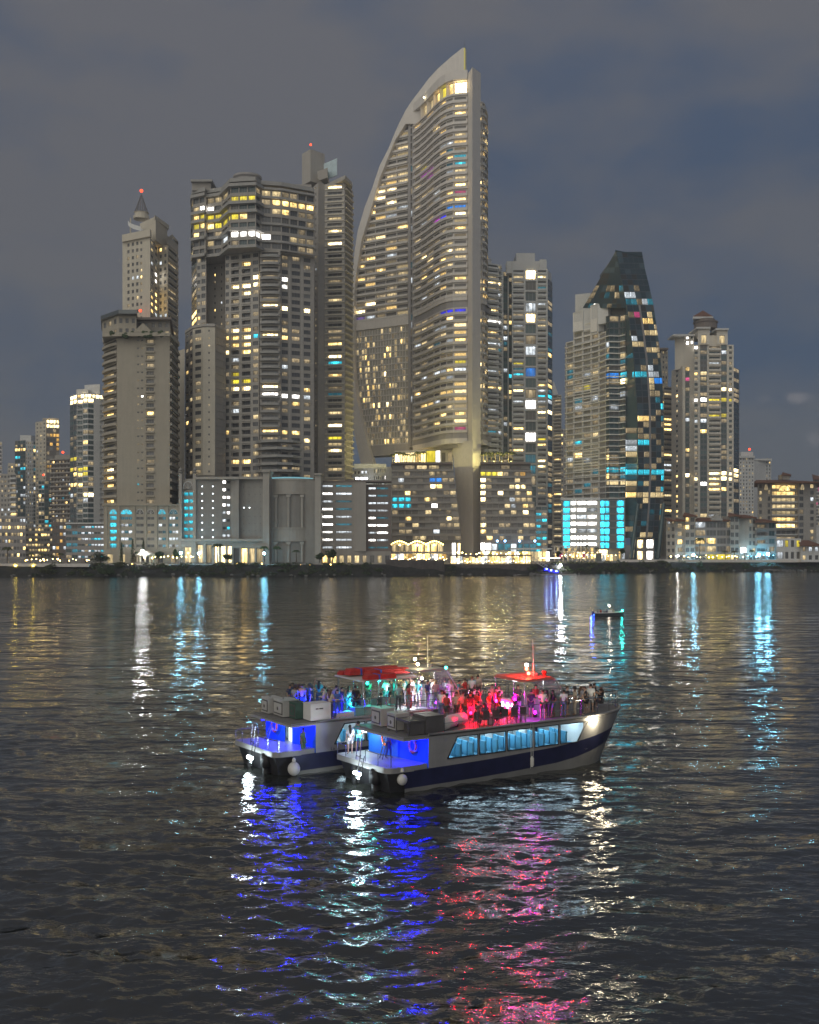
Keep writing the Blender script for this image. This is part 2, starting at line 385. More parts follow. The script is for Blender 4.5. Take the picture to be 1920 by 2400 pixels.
BM = {}
def bal_mesh(w, d, style, sm):
    k = (round(w, 1), round(d, 1), style, sm.name)
    if k in BM: return BM[k]
    mb = MB(); h = w / 2
    mb.box(-h, h, -d, 0.0, -0.28, 0.0, 0)
    if style == 'solid': mb.box(-h, h, -d, -d + .12, 0.0, .95, 0); mb.box(-h, -h + .12, -d + .12, 0, 0, .95, 0); mb.box(h - .12, h, -d + .12, 0, 0, .95, 0)
    elif style == 'glass': mb.box(-h + .03, h - .03, -d + .04, -d + .08, 0.0, 1.0, 1); mb.box(-h, h, -d + .02, -d + .10, 1.0, 1.06, 0); mb.box(-h, -h + .05, -d + .1, 0, 0, 1.03, 1); mb.box(h - .05, h, -d + .1, 0, 0, 1.03, 1)
    elif style == 'low': mb.box(-h, h, -d, -d + .12, 0.0, .5, 0)
    elif style == 'round':
        mb = MB(); n = 8
        pts = [(-h, 0)] + [(-h * math.cos(math.pi * i / n), -d * (0.25 + 0.75 * math.sin(math.pi * i / n))) for i in range(n + 1)] + [(h, 0)]
        mb.prism(pts, -0.3, 0.0, 0)
        for i in range(len(pts) - 1):
            (x0, y0), (x1, y1) = pts[i], pts[i + 1]
            mb.quad((x0, y0, 0), (x1, y1, 0), (x1, y1, .9), (x0, y0, .9), 0)
    BM[k] = mb.mesh('balcony', [sm, RAILG])
    return BM[k]

def face(b, A, B, z0, z1, nf, strips, wall, pal=None, back=True):
    """one flat facade from plan point A (left) to B (right); strips: (x_end pixel or None for the rest, kind, options)"""
    L = (B - A).length; ex = (B - A) / L; ey = Vector((-ex.y, ex.x)); ang = math.atan2(ex.y, ex.x)
    fh = (z1 - z0) / nf; t0 = 0.0
    for xe, kind, o in strips:
        t1 = L if xe is None else max(t0 + .05, min(L, (hit(xe, A, B) - A).dot(ex)))
        w = t1 - t0; wm = o.get('wall', wall); mb = b.wall(wm); pl = o.get('pal', pal if pal is not None else b.pal); dk = o.get('dark', b.dark)
        if kind == 'S':
            punch(mb, A, ex, ey, [t0, t1], [z0, z1], set(), 0)
        else:
            n = o.get('n', 1); r = o.get('r', {'W': .3, 'B': 1.5, 'G': .14, 'D': 1.5}[kind])
            wf = o.get('wf', {'W': .62, 'B': .92, 'G': .965, 'D': .94}[kind]); hf = o.get('hf', {'W': .52, 'B': .80, 'G': .74, 'D': .8}[kind])
            sl = o.get('sill', {'W': .26, 'B': .06, 'G': .2, 'D': .05}[kind]); st = o.get('step', 1); off = o.get('off', 0)
            cw = w / n; xs = [t0]; cols = []
            for i in range(n):
                a = t0 + cw * (i + .5 - wf / 2); c = t0 + cw * (i + .5 + wf / 2); cols.append(len(xs)); xs += [a, c]
            xs.append(t1)
            zs = [z0]; rows = []; mf = nf // st
            H = fh * st
            for k in range(mf):
                a = z0 + k * H + sl * H; c = min(z0 + k * H + (sl + hf) * H, z0 + (k + 1) * H - .02); rows.append(len(zs)); zs += [a, c]
            zs.append(z1)
            # xs has wall, hole, wall, hole ... cells at odd indices
            holes = {(2 * i + 1, 2 * k + 1) for i in range(n) for k in range(mf)}
            punch(mb, A, ex, ey, xs, zs, holes, r)
            for k in range(mf):
                rowkey = None
                if o.get('run') and b.rng.random() < o['run']: rowkey = b.pick(pl, dk)
                for i in range(n):
                    x = t0 + cw * (i + .5); p = A + ex * x + ey * (r - .012)
                    key = rowkey or b.pick(pl, dk)
                    b.win((p.x, p.y, zs[2 * k + 1]), cw * wf, zs[2 * k + 2] - zs[2 * k + 1], ang, key, o.get('mull', 1), o.get('frame'))
            if kind == 'B':
                pr = o.get('pr', 1.0); me = bal_mesh(w * o.get('bw', .98), pr + (r if o.get('style') != 'round' else 0) - .02, o.get('style', 'solid'), o.get('slab', SLABM))
                for k in range(mf):
                    p = A + ex * (t0 + w / 2) + ey * ((r - .02) if o.get('style') != 'round' else -0.0)
                    b.bals.append((Vector((p.x, p.y, zs[2 * k + 1] + o.get('dz', 0.0) - .02)), me, ang))
        t0 = t1

def norms(path):
    out = []
    for i in range(len(path)):
        d = path[min(i + 1, len(path) - 1)] - path[max(i - 1, 0)]; d.normalize(); out.append(Vector((d.y, -d.x)))
    return out
def ribbon(b, path, zlist, out, back, thick, par, m, name='balcony', glass=None):
    """a continuous balcony slab along a bent facade line, the same mesh at every floor of zlist"""
    n = norms(path); mb = MB(); o0 = path[0]
    q = [(p + n[i] * out - o0, p - n[i] * back - o0, p + n[i] * (out - .14) - o0) for i, p in enumerate(path)]
    V = lambda p, z: (p.x, p.y, z)
    for i in range(len(q) - 1):
        (a, c, e), (a2, c2, e2) = q[i], q[i + 1]
        mb.quad(V(a, -thick), V(a2, -thick), V(a2, par if not glass else 0), V(a, par if not glass else 0))
        mb.quad(V(c, -thick), V(c2, -thick), V(a2, -thick), V(a, -thick))
        mb.quad(V(a, 0), V(a2, 0), V(c2, 0), V(c, 0))
        if par and not glass:
            mb.quad(V(a, par), V(a2, par), V(e2, par), V(e, par)); mb.quad(V(e, par), V(e2, par), V(e2, 0), V(e, 0))
        if glass: mb.quad(V(e, 0), V(e2, 0), V(e2, par), V(e, par), 1)
    for i in (0, -1):
        a, c, e = q[i]; mb.quad(V(a, -thick), V(c, -thick), V(c, 0), V(a, 0))
        mb.quad(V(a, 0), V(e, 0), V(e, par), V(a, par), 1 if glass else 0)
    me = mb.mesh(name, [m, glass or m])
    for z in zlist: b.bals.append((Vector((o0.x, o0.y, z)), me, 0.0))

def core(b, pts, z0, z1, m, nm='core'):
    b.wall(m, nm).prism([(p.x, p.y) for p in pts], z0, z1)
def cap(b, pts, z0, z1, m, nm='roof'):
    mb = MB(); mb.prism([(p.x, p.y) for p in pts], z0, z1); return b.part(nm, mb, m)
def behind(A, B, d):
    ex = (B - A).normalized(); ey = Vector((-ex.y, ex.x)); return [A + ey * .35, B + ey * .35, B + ey * d, A + ey * d]
def beacon(b, x, y, Y, col=(1, 0.06, 0.02), s=3, r=.7, pole=2.0, name='beacon'):
    p = P3(x, y, Y); mb = MB(); mb.tube([(p.x, p.y, p.z - pole), (p.x, p.y, p.z)], .08, 5, 0); mb.ball(p, r, seg=8, rings=5, m=1)
    b.part(name, mb, [STEEL, glow('beacon_%d_%d' % (int(col[0] * 9), int(col[2] * 9)), col, s)])

def patch(b, bl, br, tr, tl, nx, nz, keyf, fm, inset=.04):
    """leaning facade: a frame sheet with one glass pane per cell standing just proud of it"""
    nrm = (br - bl).cross(tl - bl); nrm = nrm.normalized() if nrm.length > 1e-6 else Vector((0, -1, 0))
    if nrm.y > 0: nrm = -nrm
    at = lambda f, g: (bl + (br - bl) * f) * (1 - g) + (tl + (tr - tl) * f) * g
    mb = b.wall(fm); mb.quad(bl, br, tr, tl)
    for i in range(nx):
        for k in range(nz):
            f0, f1, g0, g1 = (i + inset) / nx, (i + 1 - inset) / nx, (k + .06) / nz, (k + .94) / nz
            c = [at(f0, g0), at(f1, g0), at(f1, g1), at(f0, g1)]; o = c[0]; m = MB(); u = nrm * .06
            m.quad(*[p + u - o for p in c]); m.quad(c[0] - o, c[1] - o, c[1] + u - o, c[0] + u - o); m.quad(c[2] - o, c[3] - o, c[3] + u - o, c[2] + u - o)
            key = keyf(); px, py = proj((c[0] + c[2]) / 2)
            for x0, y0, x1, y1, kk in b.ov:
                if x0 <= px <= x1 and y0 <= py <= y1: key = b.rng.choice(kk)
            q = inst('window', m.mesh('window', LIT.get(key) or DARK[key]), b.o, Matrix.Translation(o - b.off))

# ------------------------------------------------------------------ people
def skin_mesh(V, Eg, Rd, root=0, sub=1):
    me = bpy.data.meshes.new('tmp'); me.from_pydata(V, Eg, []); o = bpy.data.objects.new('tmp', me); COL.objects.link(o)
    o.modifiers.new('s', 'SKIN'); s = o.modifiers.new('d', 'SUBSURF'); s.levels = sub; s.render_levels = sub
    for i, d in enumerate(me.skin_vertices[0].data): d.radius = Rd[i] if isinstance(Rd[i], tuple) else (Rd[i], Rd[i]); d.use_root = (i == root)
    dg = bpy.context.evaluated_depsgraph_get(); ev = o.evaluated_get(dg); m2 = bpy.data.meshes.new_from_object(ev)
    v = [tuple(x.co) for x in m2.vertices]; f = [tuple(p.vertices) for p in m2.polygons]
    bpy.data.objects.remove(o); bpy.data.meshes.remove(me); bpy.data.meshes.remove(m2)
    return v, f
SKINS = [mat('skin_%d' % i, c, .55, var=.06, scale=4) for i, c in enumerate(((.50, .33, .24), (.36, .22, .15), (.22, .13, .09)))]
EYE = mat('eye_dark', (.02, .02, .02), .3)
CLOTH = {n: mat('cloth_' + n.replace(' ', '_'), c, .9, var=.12, scale=6) for n, c in {'white': (.70, .70, .68), 'black': (.025, .025, .028), 'navy': (.04, .05, .12), 'grey': (.28, .28, .29), 'teal': (.06, .28, .28), 'pink': (.62, .32, .34), 'red': (.45, .05, .04), 'beige': (.50, .42, .32), 'blue': (.08, .16, .42), 'green': (.10, .18, .10), 'dark': (.07, .065, .07), 'denim': (.12, .17, .27)}.items()}
HAIRS = {'dark': mat('hair_dark', (.025, .018, .014), .5, var=.2, scale=9), 'brown': mat('hair_brown', (.10, .055, .03), .5, var=.2, scale=9), 'blond': mat('hair_blond', (.42, .30, .14), .5, var=.2, scale=9)}
POSE = {}
def pose_mesh(kind):
    if kind in POSE: return POSE[kind]
    sit = kind.startswith('sit'); pz = .50 if sit else .93; d = pz - .93
    lean = .10 if kind == 'lean' else 0.0
    J = {'pel': (0, 0, pz), 'wai': (lean * .3, 0, 1.09 + d), 'che': (lean * .8, 0, 1.29 + d), 'nb': (lean, 0, 1.43 + d), 'nk': (lean + .012, 0, 1.49 + d), 'hd': (lean + .03, 0, 1.585 + d), 'ht': (lean + .02, 0, 1.655 + d)}
    for s, n in ((1, 'l'), (-1, 'r')):
        J['sh' + n] = (lean, .175 * s, 1.39 + d)
        if kind == 'stand': el, wr = (-.02, .22 * s, 1.12 + d), (.06, .22 * s, .88 + d)
        elif kind == 'hold': el, wr = (.02, .24 * s, 1.13 + d), (.26, .12 * s, 1.14 + d)
        elif kind == 'phone': el, wr = ((.14, .22 * s, 1.22 + d), (.32, .08 * s, 1.46 + d)) if s > 0 else ((-.02, .23 * s, 1.12 + d), (.12, .18 * s, .93 + d))
        elif kind == 'walk': el, wr = (-.10 * s, .22 * s, 1.13 + d), (-.06 * s + .12, .21 * s, .91 + d)
        elif kind == 'wave': el, wr = ((.05, .30 * s, 1.42 + d), (.12, .26 * s, 1.68 + d)) if s > 0 else ((.0, .25 * s, 1.14 + d), (.14, .12 * s, 1.05 + d))
        elif kind == 'lean': el, wr = (.18, .22 * s, 1.17), (.38, .16 * s, 1.08)
        else: el, wr = (.05, .22 * s, 1.13 + d), (.28, .14 * s, 1.02 + d)
        J['el' + n], J['wr' + n] = el, wr
        dv = (Vector(wr) - Vector(el)).normalized(); J['pa' + n] = tuple(Vector(wr) + dv * .07)
        J['hp' + n] = (0, .09 * s, pz - .03)
        if sit: kn, an, to = (.43, .11 * s, pz), (.45, .11 * s, .09), (.60, .12 * s, .04)
        elif kind == 'walk': kn, an, to = (.10 * s + .03, .10 * s, .50), (.15 * s - .02, .10 * s, .09), (.15 * s + .12, .11 * s, .04)
        else: kn, an, to = (.02, .11 * s, .50), (-.01, .115 * s, .09), (.14, .14 * s, .04)
        J['kn' + n], J['an' + n], J['to' + n] = kn, an, to
    order = list(J); ix = {k: i for i, k in enumerate(order)}
    ED = [('pel', 'wai'), ('wai', 'che'), ('che', 'nb'), ('nb', 'nk'), ('nk', 'hd'), ('hd', 'ht')] + [e for n in 'lr' for e in (('che', 'sh' + n), ('sh' + n, 'el' + n), ('el' + n, 'wr' + n), ('wr' + n, 'pa' + n), ('pel', 'hp' + n), ('hp' + n, 'kn' + n), ('kn' + n, 'an' + n), ('an' + n, 'to' + n))]
    RD = {'pel': (.125, .10), 'wai': (.115, .09), 'che': (.14, .105), 'nb': (.075, .07), 'nk': .055, 'hd': (.082, .098), 'ht': (.06, .075), 'sh': .062, 'el': .043, 'wr': .031, 'pa': (.036, .02), 'hp': .088, 'kn': .056, 'an': .037, 'to': .032}
    rad = lambda k: RD.get(k, RD.get(k[:-1]))
    v, f = skin_mesh([J[k] for k in order], [(ix[a], ix[b]) for a, b in ED], [rad(k) for k in order])
    ex = MB(); ex.v = list(v); ex.f = list(f); ex.m = [0] * len(f)
    hx, _, hz = J['hd']; 
    ex.poly([(hx + .085, -.014, hz - .03), (hx + .085, .014, hz - .03), (hx + .09, 0, hz + .02)]); ex.ball((hx + .098, 0, hz - .022), .014, seg=6, rings=4)
    for s in (1, -1):
        ex.ball((hx - .005, .092 * s, hz - .01), .022, .010, .032, seg=6, rings=4); ex.ball((hx + .083, .032 * s, hz + .012), .012, seg=6, rings=4, m=1)
    ex.box(hx + .086, hx + .093, -.022, .022, hz - .06, hz - .052, 1)
    for s, n in ((1, 'l'), (-1, 'r')):
        w, p = Vector(J['wr' + n]), Vector(J['pa' + n]); dv = (p - w).normalized(); sd = dv.cross(Vector((0, 0, 1))); sd = (sd if sd.length > .1 else Vector((1, 0, 0))).normalized(); nn = dv.cross(sd)
        for k, L in enumerate((.060, .072, .067, .052)):
            b0 = p + sd * (-.027 + .018 * k); ex.tube([b0, b0 + dv * L * .55 + nn * .006, b0 + dv * L * .9 + nn * .024], [.0085, .0078, .0065], 5)
        b0 = w + dv * .03 + sd * -.03; ex.tube([b0, b0 + dv * .03 + sd * -.02, b0 + dv * .058 + sd * -.022 + nn * .012], [.011, .0095, .0075], 5)
    body = ex.mesh('body', [SKINS[0], EYE], smooth=True)
    def sub(keys, edges, grow, cut=()):
        kk = list(keys); i2 = {k: i for i, k in enumerate(kk)}; pts = [Vector(J[k]) if k in J else None for k in kk]
        for k, (a, b_, t) in cut: pts[i2[k]] = Vector(J[a]).lerp(Vector(J[b_]), t)
        def g(k):
            r = rad(k) if rad(k) else dict(cut_r)[k]
            return tuple(q + grow for q in r) if isinstance(r, tuple) else r + grow
        cut_r = [(k, (rad(a) if not isinstance(rad(a), tuple) else rad(a)[0]) * (1 - t) + (rad(b_) if not isinstance(rad(b_), tuple) else rad(b_)[0]) * t) for k, (a, b_, t) in cut]
        vv, ff = skin_mesh([tuple(p) for p in pts], [(i2[a], i2[b_]) for a, b_ in edges], [g(k) for k in kk]); m = MB(); m.v = vv; m.f = ff; m.m = [0] * len(ff); return m
    tshirt = sub(['pel', 'wai', 'che', 'nb', 'shl', 'shr', 'sxl', 'sxr'], [('pel', 'wai'), ('wai', 'che'), ('che', 'nb'), ('che', 'shl'), ('che', 'shr'), ('shl', 'sxl'), ('shr', 'sxr')], .018, [('sxl', ('shl', 'ell', .7)), ('sxr', ('shr', 'elr', .7))]).mesh('shirt', CLOTH['white'], smooth=True)
    tr = sub(['pel', 'hpl', 'hpr', 'knl', 'knr', 'anl', 'anr'], [('pel', 'hpl'), ('pel', 'hpr'), ('hpl', 'knl'), ('hpr', 'knr'), ('knl', 'anl'), ('knr', 'anr')], .020).mesh('trousers', CLOTH['black'], smooth=True)
    sh = sub(['pel', 'hpl', 'hpr', 'kxl', 'kxr'], [('pel', 'hpl'), ('pel', 'hpr'), ('hpl', 'kxl'), ('hpr', 'kxr')], .026, [('kxl', ('hpl', 'knl', .8)), ('kxr', ('hpr', 'knr', .8))]).mesh('shorts', CLOTH['black'], smooth=True)
    hb = MB(); n = 10
    for i in range(5):
        for j in range(n): pass
    c = (hx - .012, 0, hz + .022); rings = 6
    for i in range(rings):
        for j in range(n):
            q = []
            for a, b_ in ((i, j), (i + 1, j), (i + 1, j + 1), (i, j + 1)):
                ph = math.pi * .62 * a / rings; t = 2 * math.pi * b_ / n; sc = 1.0 - (.22 if math.cos(t) > .3 and a >= rings - 1 else 0)
                q.append((c[0] + .108 * math.sin(ph) * math.cos(t) * sc, .100 * math.sin(ph) * math.sin(t), c[2] + .108 * math.cos(ph) + (.05 if math.cos(t) > .3 and a >= rings - 1 else 0)))
            hb.quad(*q)
    short = hb.mesh('hair', HAIRS['dark'], smooth=True)
    lb = MB(); lb.v = list(hb.v); lb.f = list(hb.f); lb.m = list(hb.m)
    lb.tube([(hx - .05, 0, hz + .03), (hx - .09, 0, hz - .07), (hx - .115, 0, hz - .20), (hx - .12, 0, hz - .33), (hx - .10, 0, hz - .42)], [.085, .095, .10, .085, .03], 8)
    long_ = lb.mesh('hair', HAIRS['dark'], smooth=True)
    POSE[kind] = dict(body=body, shirt=tshirt, trousers=tr, shorts=sh, short=short, long=long_)
    return POSE[kind]
def recol(o, m, slot=0): o.material_slots[slot].link = 'OBJECT'; o.material_slots[slot].material = m
def person(loc, rz, pose, top, bot, hair, hairlen, skin, label, group, hat=None, scale=1.0, shorts=False):
    pm = pose_mesh(pose); o = bpy.data.objects.new('person', pm['body']); COL.objects.link(o); recol(o, SKINS[skin]); o.location = loc; o.rotation_euler = (0, 0, rz); o.scale = (scale,) * 3
    tag(o, label, 'person', group)
    for nm, key, m in (('shirt', 'shirt', CLOTH[top]), ('shorts' if shorts else 'trousers', 'shorts' if shorts else 'trousers', CLOTH[bot]), ('hair', hairlen, HAIRS[hair])):
        c = bpy.data.objects.new(nm, pm[key]); COL.objects.link(c); c.parent = o; recol(c, m)
    if hat:
        z = 1.655 - (.43 if pose.startswith('sit') else 0); mb = MB(); mb.lathe([(.17, 0), (.17, .015), (.11, .02), (.10, .11), (.02, .13)], (.02, 0, z + .0), 12); c = mb.build('hat', CLOTH[hat], None); c.parent = o
    return o
ORD = 'first second third fourth fifth sixth seventh eighth ninth tenth eleventh twelfth thirteenth fourteenth fifteenth sixteenth seventeenth eighteenth nineteenth twentieth'.split()
def ordinal(i):
    if i < 20: return ORD[i]
    t = ('twenty', 'thirty', 'forty', 'fifty')[(i + 1) // 10 - 2]; r = (i + 1) % 10
    return (t[:-1] + 'ieth') if r == 0 else t + '-' + ORD[r - 1]
for _k in ('stand', 'hold', 'phone', 'walk', 'wave', 'lean', 'sit'): pose_mesh(_k)
cu = bpy.data.curves.new('boat_name', 'FONT'); cu.body = 'La B'; cu.size = .26; cu.extrude = .004; cu.space_character = 1.25
tx = bpy.data.objects.new('boat_name', cu); COL.objects.link(tx); NAME_ME = bpy.data.meshes.new_from_object(tx.evaluated_get(bpy.context.evaluated_depsgraph_get())); bpy.data.objects.remove(tx)

# ------------------------------------------------------------------ the sail-shaped tower
def sail_tower():
    ov = [(990, 395, 1022, 420, 'mmy'), (1060, 366, 1092, 386, 'c'), (1060, 444, 1090, 460, 'r'), (1060, 478, 1092, 490, 'B'), (1040, 482, 1058, 494, 'B'), (1024, 508, 1046, 526, 'bm'),
          (1062, 722, 1092, 742, 'b'), (1040, 726, 1062, 744, 'b'), (828, 748, 850, 764, 'p'), (838, 628, 858, 640, 'p'), (1060, 640, 1092, 655, 'W'), (1062, 760, 1092, 774, 'C'),
          (1062, 834, 1092, 846, 'y'), (1062, 848, 1092, 862, 'y'), (1062, 862, 1092, 874, 'h'), (1062, 892, 1092, 906, 'W'), (1062, 908, 1092, 920, 'C'), (1062, 984, 1092, 996, 'C'), (1062, 999, 1092, 1010, 'r'),
          (990, 600, 1016, 616, 'C'), (990, 800, 1016, 822, 'w'), (990, 762, 1016, 780, 'w'), (990, 945, 1016, 960, 'W'), (1018, 465, 1040, 480, 'h'), (1018, 768, 1046, 784, 'h')]
    b = Bld('sail_tower', 'tallest tower, sail shaped with a curved pale blade and a vertical fin', 'tower', 1000, 575,
            pal={'w': .07, 'W': .09, 'C': .03, 'h': .03, 'k': .012}, frame=FRAME, dark='n', overrides=ov, seed=5)
    zb, zm0, zm1, zt = 74.0, 142.3, 148.0, 257.5
    nl, nu = 17, 28
    path = [P(x, y) for x, y in ((971, 599), (986, 592), (1001, 584), (1016, 575), (1031, 567), (1046, 561.5), (1062, 558.5), (1096, 557))]
    # curved main facade
    for i in range(len(path) - 1):
        A, B_ = path[i], path[i + 1]
        for z0, z1, n in ((zb, zm0, nl), (zm1, zt, nu)):
            deep = i >= 3
            face(b, A, B_, z0, z1, n, [(None, 'D', dict(n=1, r=.7 if i != 6 else .4, wf=.93 if i < 6 else .80, hf=.62, sill=.16, mull=2, dark='n' if i in (3, 4, 6) else 's',
                 wall=CONC if i != 6 else CONC, pal=({'w': .09, 'W': .03, 'h': .03} if i < 3 else {'w': .10, 'W': .08, 'C': .04, 'h': .05, 'k': .02} if i < 6 else {'w': .14, 'W': .18, 'C': .12, 'h': .06})))], CONC)
    fl = [zb + (zm0 - zb) / nl * k for k in range(nl)] + [zm1 + (zt - zm1) / nu * k for k in range(nu)]
    ribbon(b, path, [z + .30 for z in fl], 1.0, .2, .45, 1.05, CONC)
    # rounded end bay beyond the fin
    path2 = [P(x, y) for x, y in ((1124, 566), (1131, 565), (1137, 568), (1140.5, 576), (1140, 590))]
    for i in range(len(path2) - 1):
        for z0, z1, n in ((zb, zm0, nl), (zm1, zt, nu)):
            face(b, path2[i], path2[i + 1], z0, z1, n, [(None, 'D', dict(n=1, r=.8, wf=.95, hf=.66, sill=.2, mull=1, pal={'w': .16, 'W': .1, 'C': .06}))], CONC)
    ribbon(b, path2, [z + .35 for z in fl], .9, .2, .5, .85, SLABM)
    # mechanical bands, soffit and crown above the main facade
    for pth, nm in ((path, 'band'), (path2, 'band')):
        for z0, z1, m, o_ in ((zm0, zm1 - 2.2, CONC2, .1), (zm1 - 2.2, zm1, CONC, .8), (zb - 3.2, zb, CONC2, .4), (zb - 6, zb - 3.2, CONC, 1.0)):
            mb = MB(); n = norms(pth)
            pl = [p + n[i] * o_ for i, p in enumerate(pth)] + [p - n[i] * 14 for i, p in reversed(list(enumerate(pth)))]
            mb.prism([(p.x, p.y) for p in pl], z0, z1); b.part(nm, mb, m)
    # lit penthouse gallery under a deep eave
    for i in range(len(path) - 1):
        face(b, path[i], path[i + 1], zt + .4, zt + 8.6, 1, [(None, 'D', dict(n=1, r=2.2, wf=.97, hf=.84, sill=.12, mull=4, pal={'C': .4, 'W': .35, 'y': .25} if i >= 4 else {'w': .35, 'W': .3}))], CONC)
    n = norms(path)
    for z0, z1, o_ in ((zt - .1, zt + .5, .9), (zt + 8.6, zt + 13.5, .7)):
        mb = MB(); pl = [p + n[i] * o_ for i, p in enumerate(path)] + [p - n[i] * 9 for i, p in reversed(list(enumerate(path)))]
        mb.prism([(p.x, p.y) for p in pl], z0, z1); b.part('cornice', mb, CONC)
    # left wing under the curve of the blade
    LA, LB = P(824, 624), P(961, 603)
    inner_u = [(283, 955), (330, 925), (388, 902), (423, 888), (513, 863), (560, 848), (640, 835), (690, 830), (900, 828)]
    inner_l = [(700, 829), (860, 829), (891, 831), (943, 838), (984, 847), (1044, 863), (1100, 880)]
    def interp(tb, y):
        for (y0, x0), (y1, x1) in zip(tb, tb[1:]):
            if y <= y1: return x0 + (x1 - x0) * max(0, (y - y0)) / (y1 - y0)
        return tb[-1][1]
    hu = (zt - zm1) / nu
    bays = [831, 856, 880, 904, 930, 957]
    ex = (LB - LA).normalized(); slabs = []
    for k in range(nu):
        z = zm1 + hu * k; y = YH - (z + hu - CH) * F / 612
        if y < 296: break
        xl = interp(inner_u, y) - 1.0
        st = []; cur = None
        for x0, x1 in zip(bays, bays[1:]):
            if x1 - 4 <= xl: continue
            if cur is None: cur = max(xl, x0)
            st.append((x1, 'D', dict(n=1, r=.9, wf=.95, hf=.70, sill=.06, mull=2, dark='n', pal={'w': .11, 'W': .13, 'C': .07, 'h': .06, 'p': .01})))
        if not st: continue
        A = hit(cur, LA, LB); B_ = hit(957, LA, LB)
        face(b, A, B_, z, z + hu, 1, st, CONC)
        ribbon(b, [A, B_], [z + .25], .9, .2, .5, .7, CONC)
    nlw = 19; hl = (zm0 - 72.5) / nlw
    for k in range(nlw):
        z = 72.5 + hl * k; y = YH - (z - CH) * F / 614
        xl = interp(inner_l, y); n_ = max(5, round((957 - xl) / 6.4))
        A = hit(xl, LA, LB); B_ = hit(957, LA, LB)
        face(b, A, B_, z, z + hl, 1, [(None, 'G', dict(n=n_, r=.25, wf=.80, hf=.80, sill=.12, mull=0, wall=CONC, dark='s', pal={'w': .14, 'W': .08, 'C': .02, 'y': .015} if k < 13 else {'w': .14, 'W': .06}))], CONC)
        ribbon(b, [A, B_], [z + .15], .25, .0, .3, .1, CONC)
    mb = MB(); A, B_ = hit(828, LA, LB), hit(961, LA, LB); ey = Vector((-ex.y, ex.x))
    pl = [A - ey * .8, B_ - ey * .8, B_ + ey * 10, A + ey * 10]
    mb.prism([(p.x, p.y) for p in pl], zm0 + .3, zm1 - .3); b.part('band', mb, CONC)
    A = hit(860, LA, LB); pl = [A - ey * .6, B_ - ey * .6, B_ + ey * 10, A + ey * 10]
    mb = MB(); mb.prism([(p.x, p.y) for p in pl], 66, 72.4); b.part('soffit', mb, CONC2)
    # service slot between the wings with a strip of stair lights
    A, B_ = P(957, 602.5), P(971, 599.5)
    face(b, A, B_, zb - 4, 262, 44, [(962, 'S', {}), (966.5, 'G', dict(n=1, r=.8, wf=.8, hf=.8, sill=.1, mull=0, pal={'h': .13, 'k': .06})), (None, 'S', {})], CONC2)
    # blade: outer edge of the sail, then its foot
    outer = [(111, 1085), (135, 1055), (160, 1027), (185, 1004), (210, 985.5), (234, 967), (258.6, 950.7), (300, 930), (347, 911), (388, 890), (442, 872), (483, 855.6), (539, 839), (590, 831), (640, 827), (760, 826), (890, 826), (1000, 828), (1038, 835), (1090, 846)]
    BA, BB = P(824, 620), P(1092, 582)
    bx = (BB - BA).normalized(); by = Vector((-bx.y, bx.x)); th = 3.2
    def strip(rows, name):
        mb = MB(); V = []
        for y, xo, xi in rows:
            r = []
            for x in (xo, xi):
                p = hit(x, BA, BB); z = Z(y, p.y); r.append(((p.x, p.y, z), (p.x + by.x * th, p.y + by.y * th, z)))
            V.append(r)
        for (o, i_), (o2, i2) in zip(V, V[1:]):
            mb.quad(o2[0], i2[0], i_[0], o[0]); mb.quad(o[1], i_[1], i2[1], o2[1]); mb.quad(o[0], o[1], o2[1], o2[0]); mb.quad(i_[0], i2[0], i2[1], i_[1])
        mb.quad(V[0][0][0], V[0][1][0], V[0][1][1], V[0][0][1]); mb.quad(V[-1][0][0], V[-1][0][1], V[-1][1][1], V[-1][1][0])
        return b.part(name, mb, CONC)
    oy = lambda y: interp(outer, y)
    strip([(y, oy(y), 1088) for y in (111.5, 122, 135, 148, 160, 172, 185, 198, 210, 234, 258, 290)], 'blade')
    strip([(y, oy(y), max(interp(inner_u, y), oy(y) + 3)) for y in (290, 310, 330, 347, 370, 388, 410, 423, 442, 465, 483, 513, 539, 560, 590, 640, 690, 760)], 'blade')
    strip([(y, oy(y), max(interp(inner_l, y), oy(y) + 3)) for y in (760, 860, 891, 917, 943, 965, 984, 1000, 1020, 1044, 1065, 1090)], 'blade')
    # lit strip on the blade's back edge, and its mast
    p = hit(1089.5, BA, BB); mb = MB(); mb.box(p.x - .25, p.x + .25, p.y - .6, p.y - .2, Z(172, p.y), Z(113, p.y)); b.part('light_strip', mb, glow('strip_lime', (0.75, 0.65, 0.08), .5, False))
    mb = MB(); mb.tube([(p.x, p.y, Z(112, p.y)), (p.x, p.y, Z(95, p.y))], [.18, .06], 5); b.part('mast', mb, STEEL)
    # dark core so nothing shows through
    cp = [p - n[i] * 3 for i, p in enumerate(path)] + [P(1136, 592), P(1120, 615), P(975, 640)]
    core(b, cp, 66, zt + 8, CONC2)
    for y0, y1 in ((1030, 980), (980, 920), (920, 700), (700, 560), (560, 480), (480, 420), (420, 370), (370, 330), (330, 300)):
        xl = max(interp(inner_l, y0), interp(inner_u, y1)) + 2; q0, q1 = hit(xl, LA, LB) + ey * 1.6, hit(962, LA, LB) + ey * 1.6
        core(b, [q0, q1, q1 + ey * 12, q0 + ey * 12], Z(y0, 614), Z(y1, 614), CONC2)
    # fin
    z_f = Z(163, 552)
    fp = [P(1094, 559), P(1107.5, 549), P(1127, 556), P(1121, 566)]
    mb = MB(); mb.prism([(q.x, q.y) for q in fp], zb - 8, z_f); b.part('fin', mb, CONC)
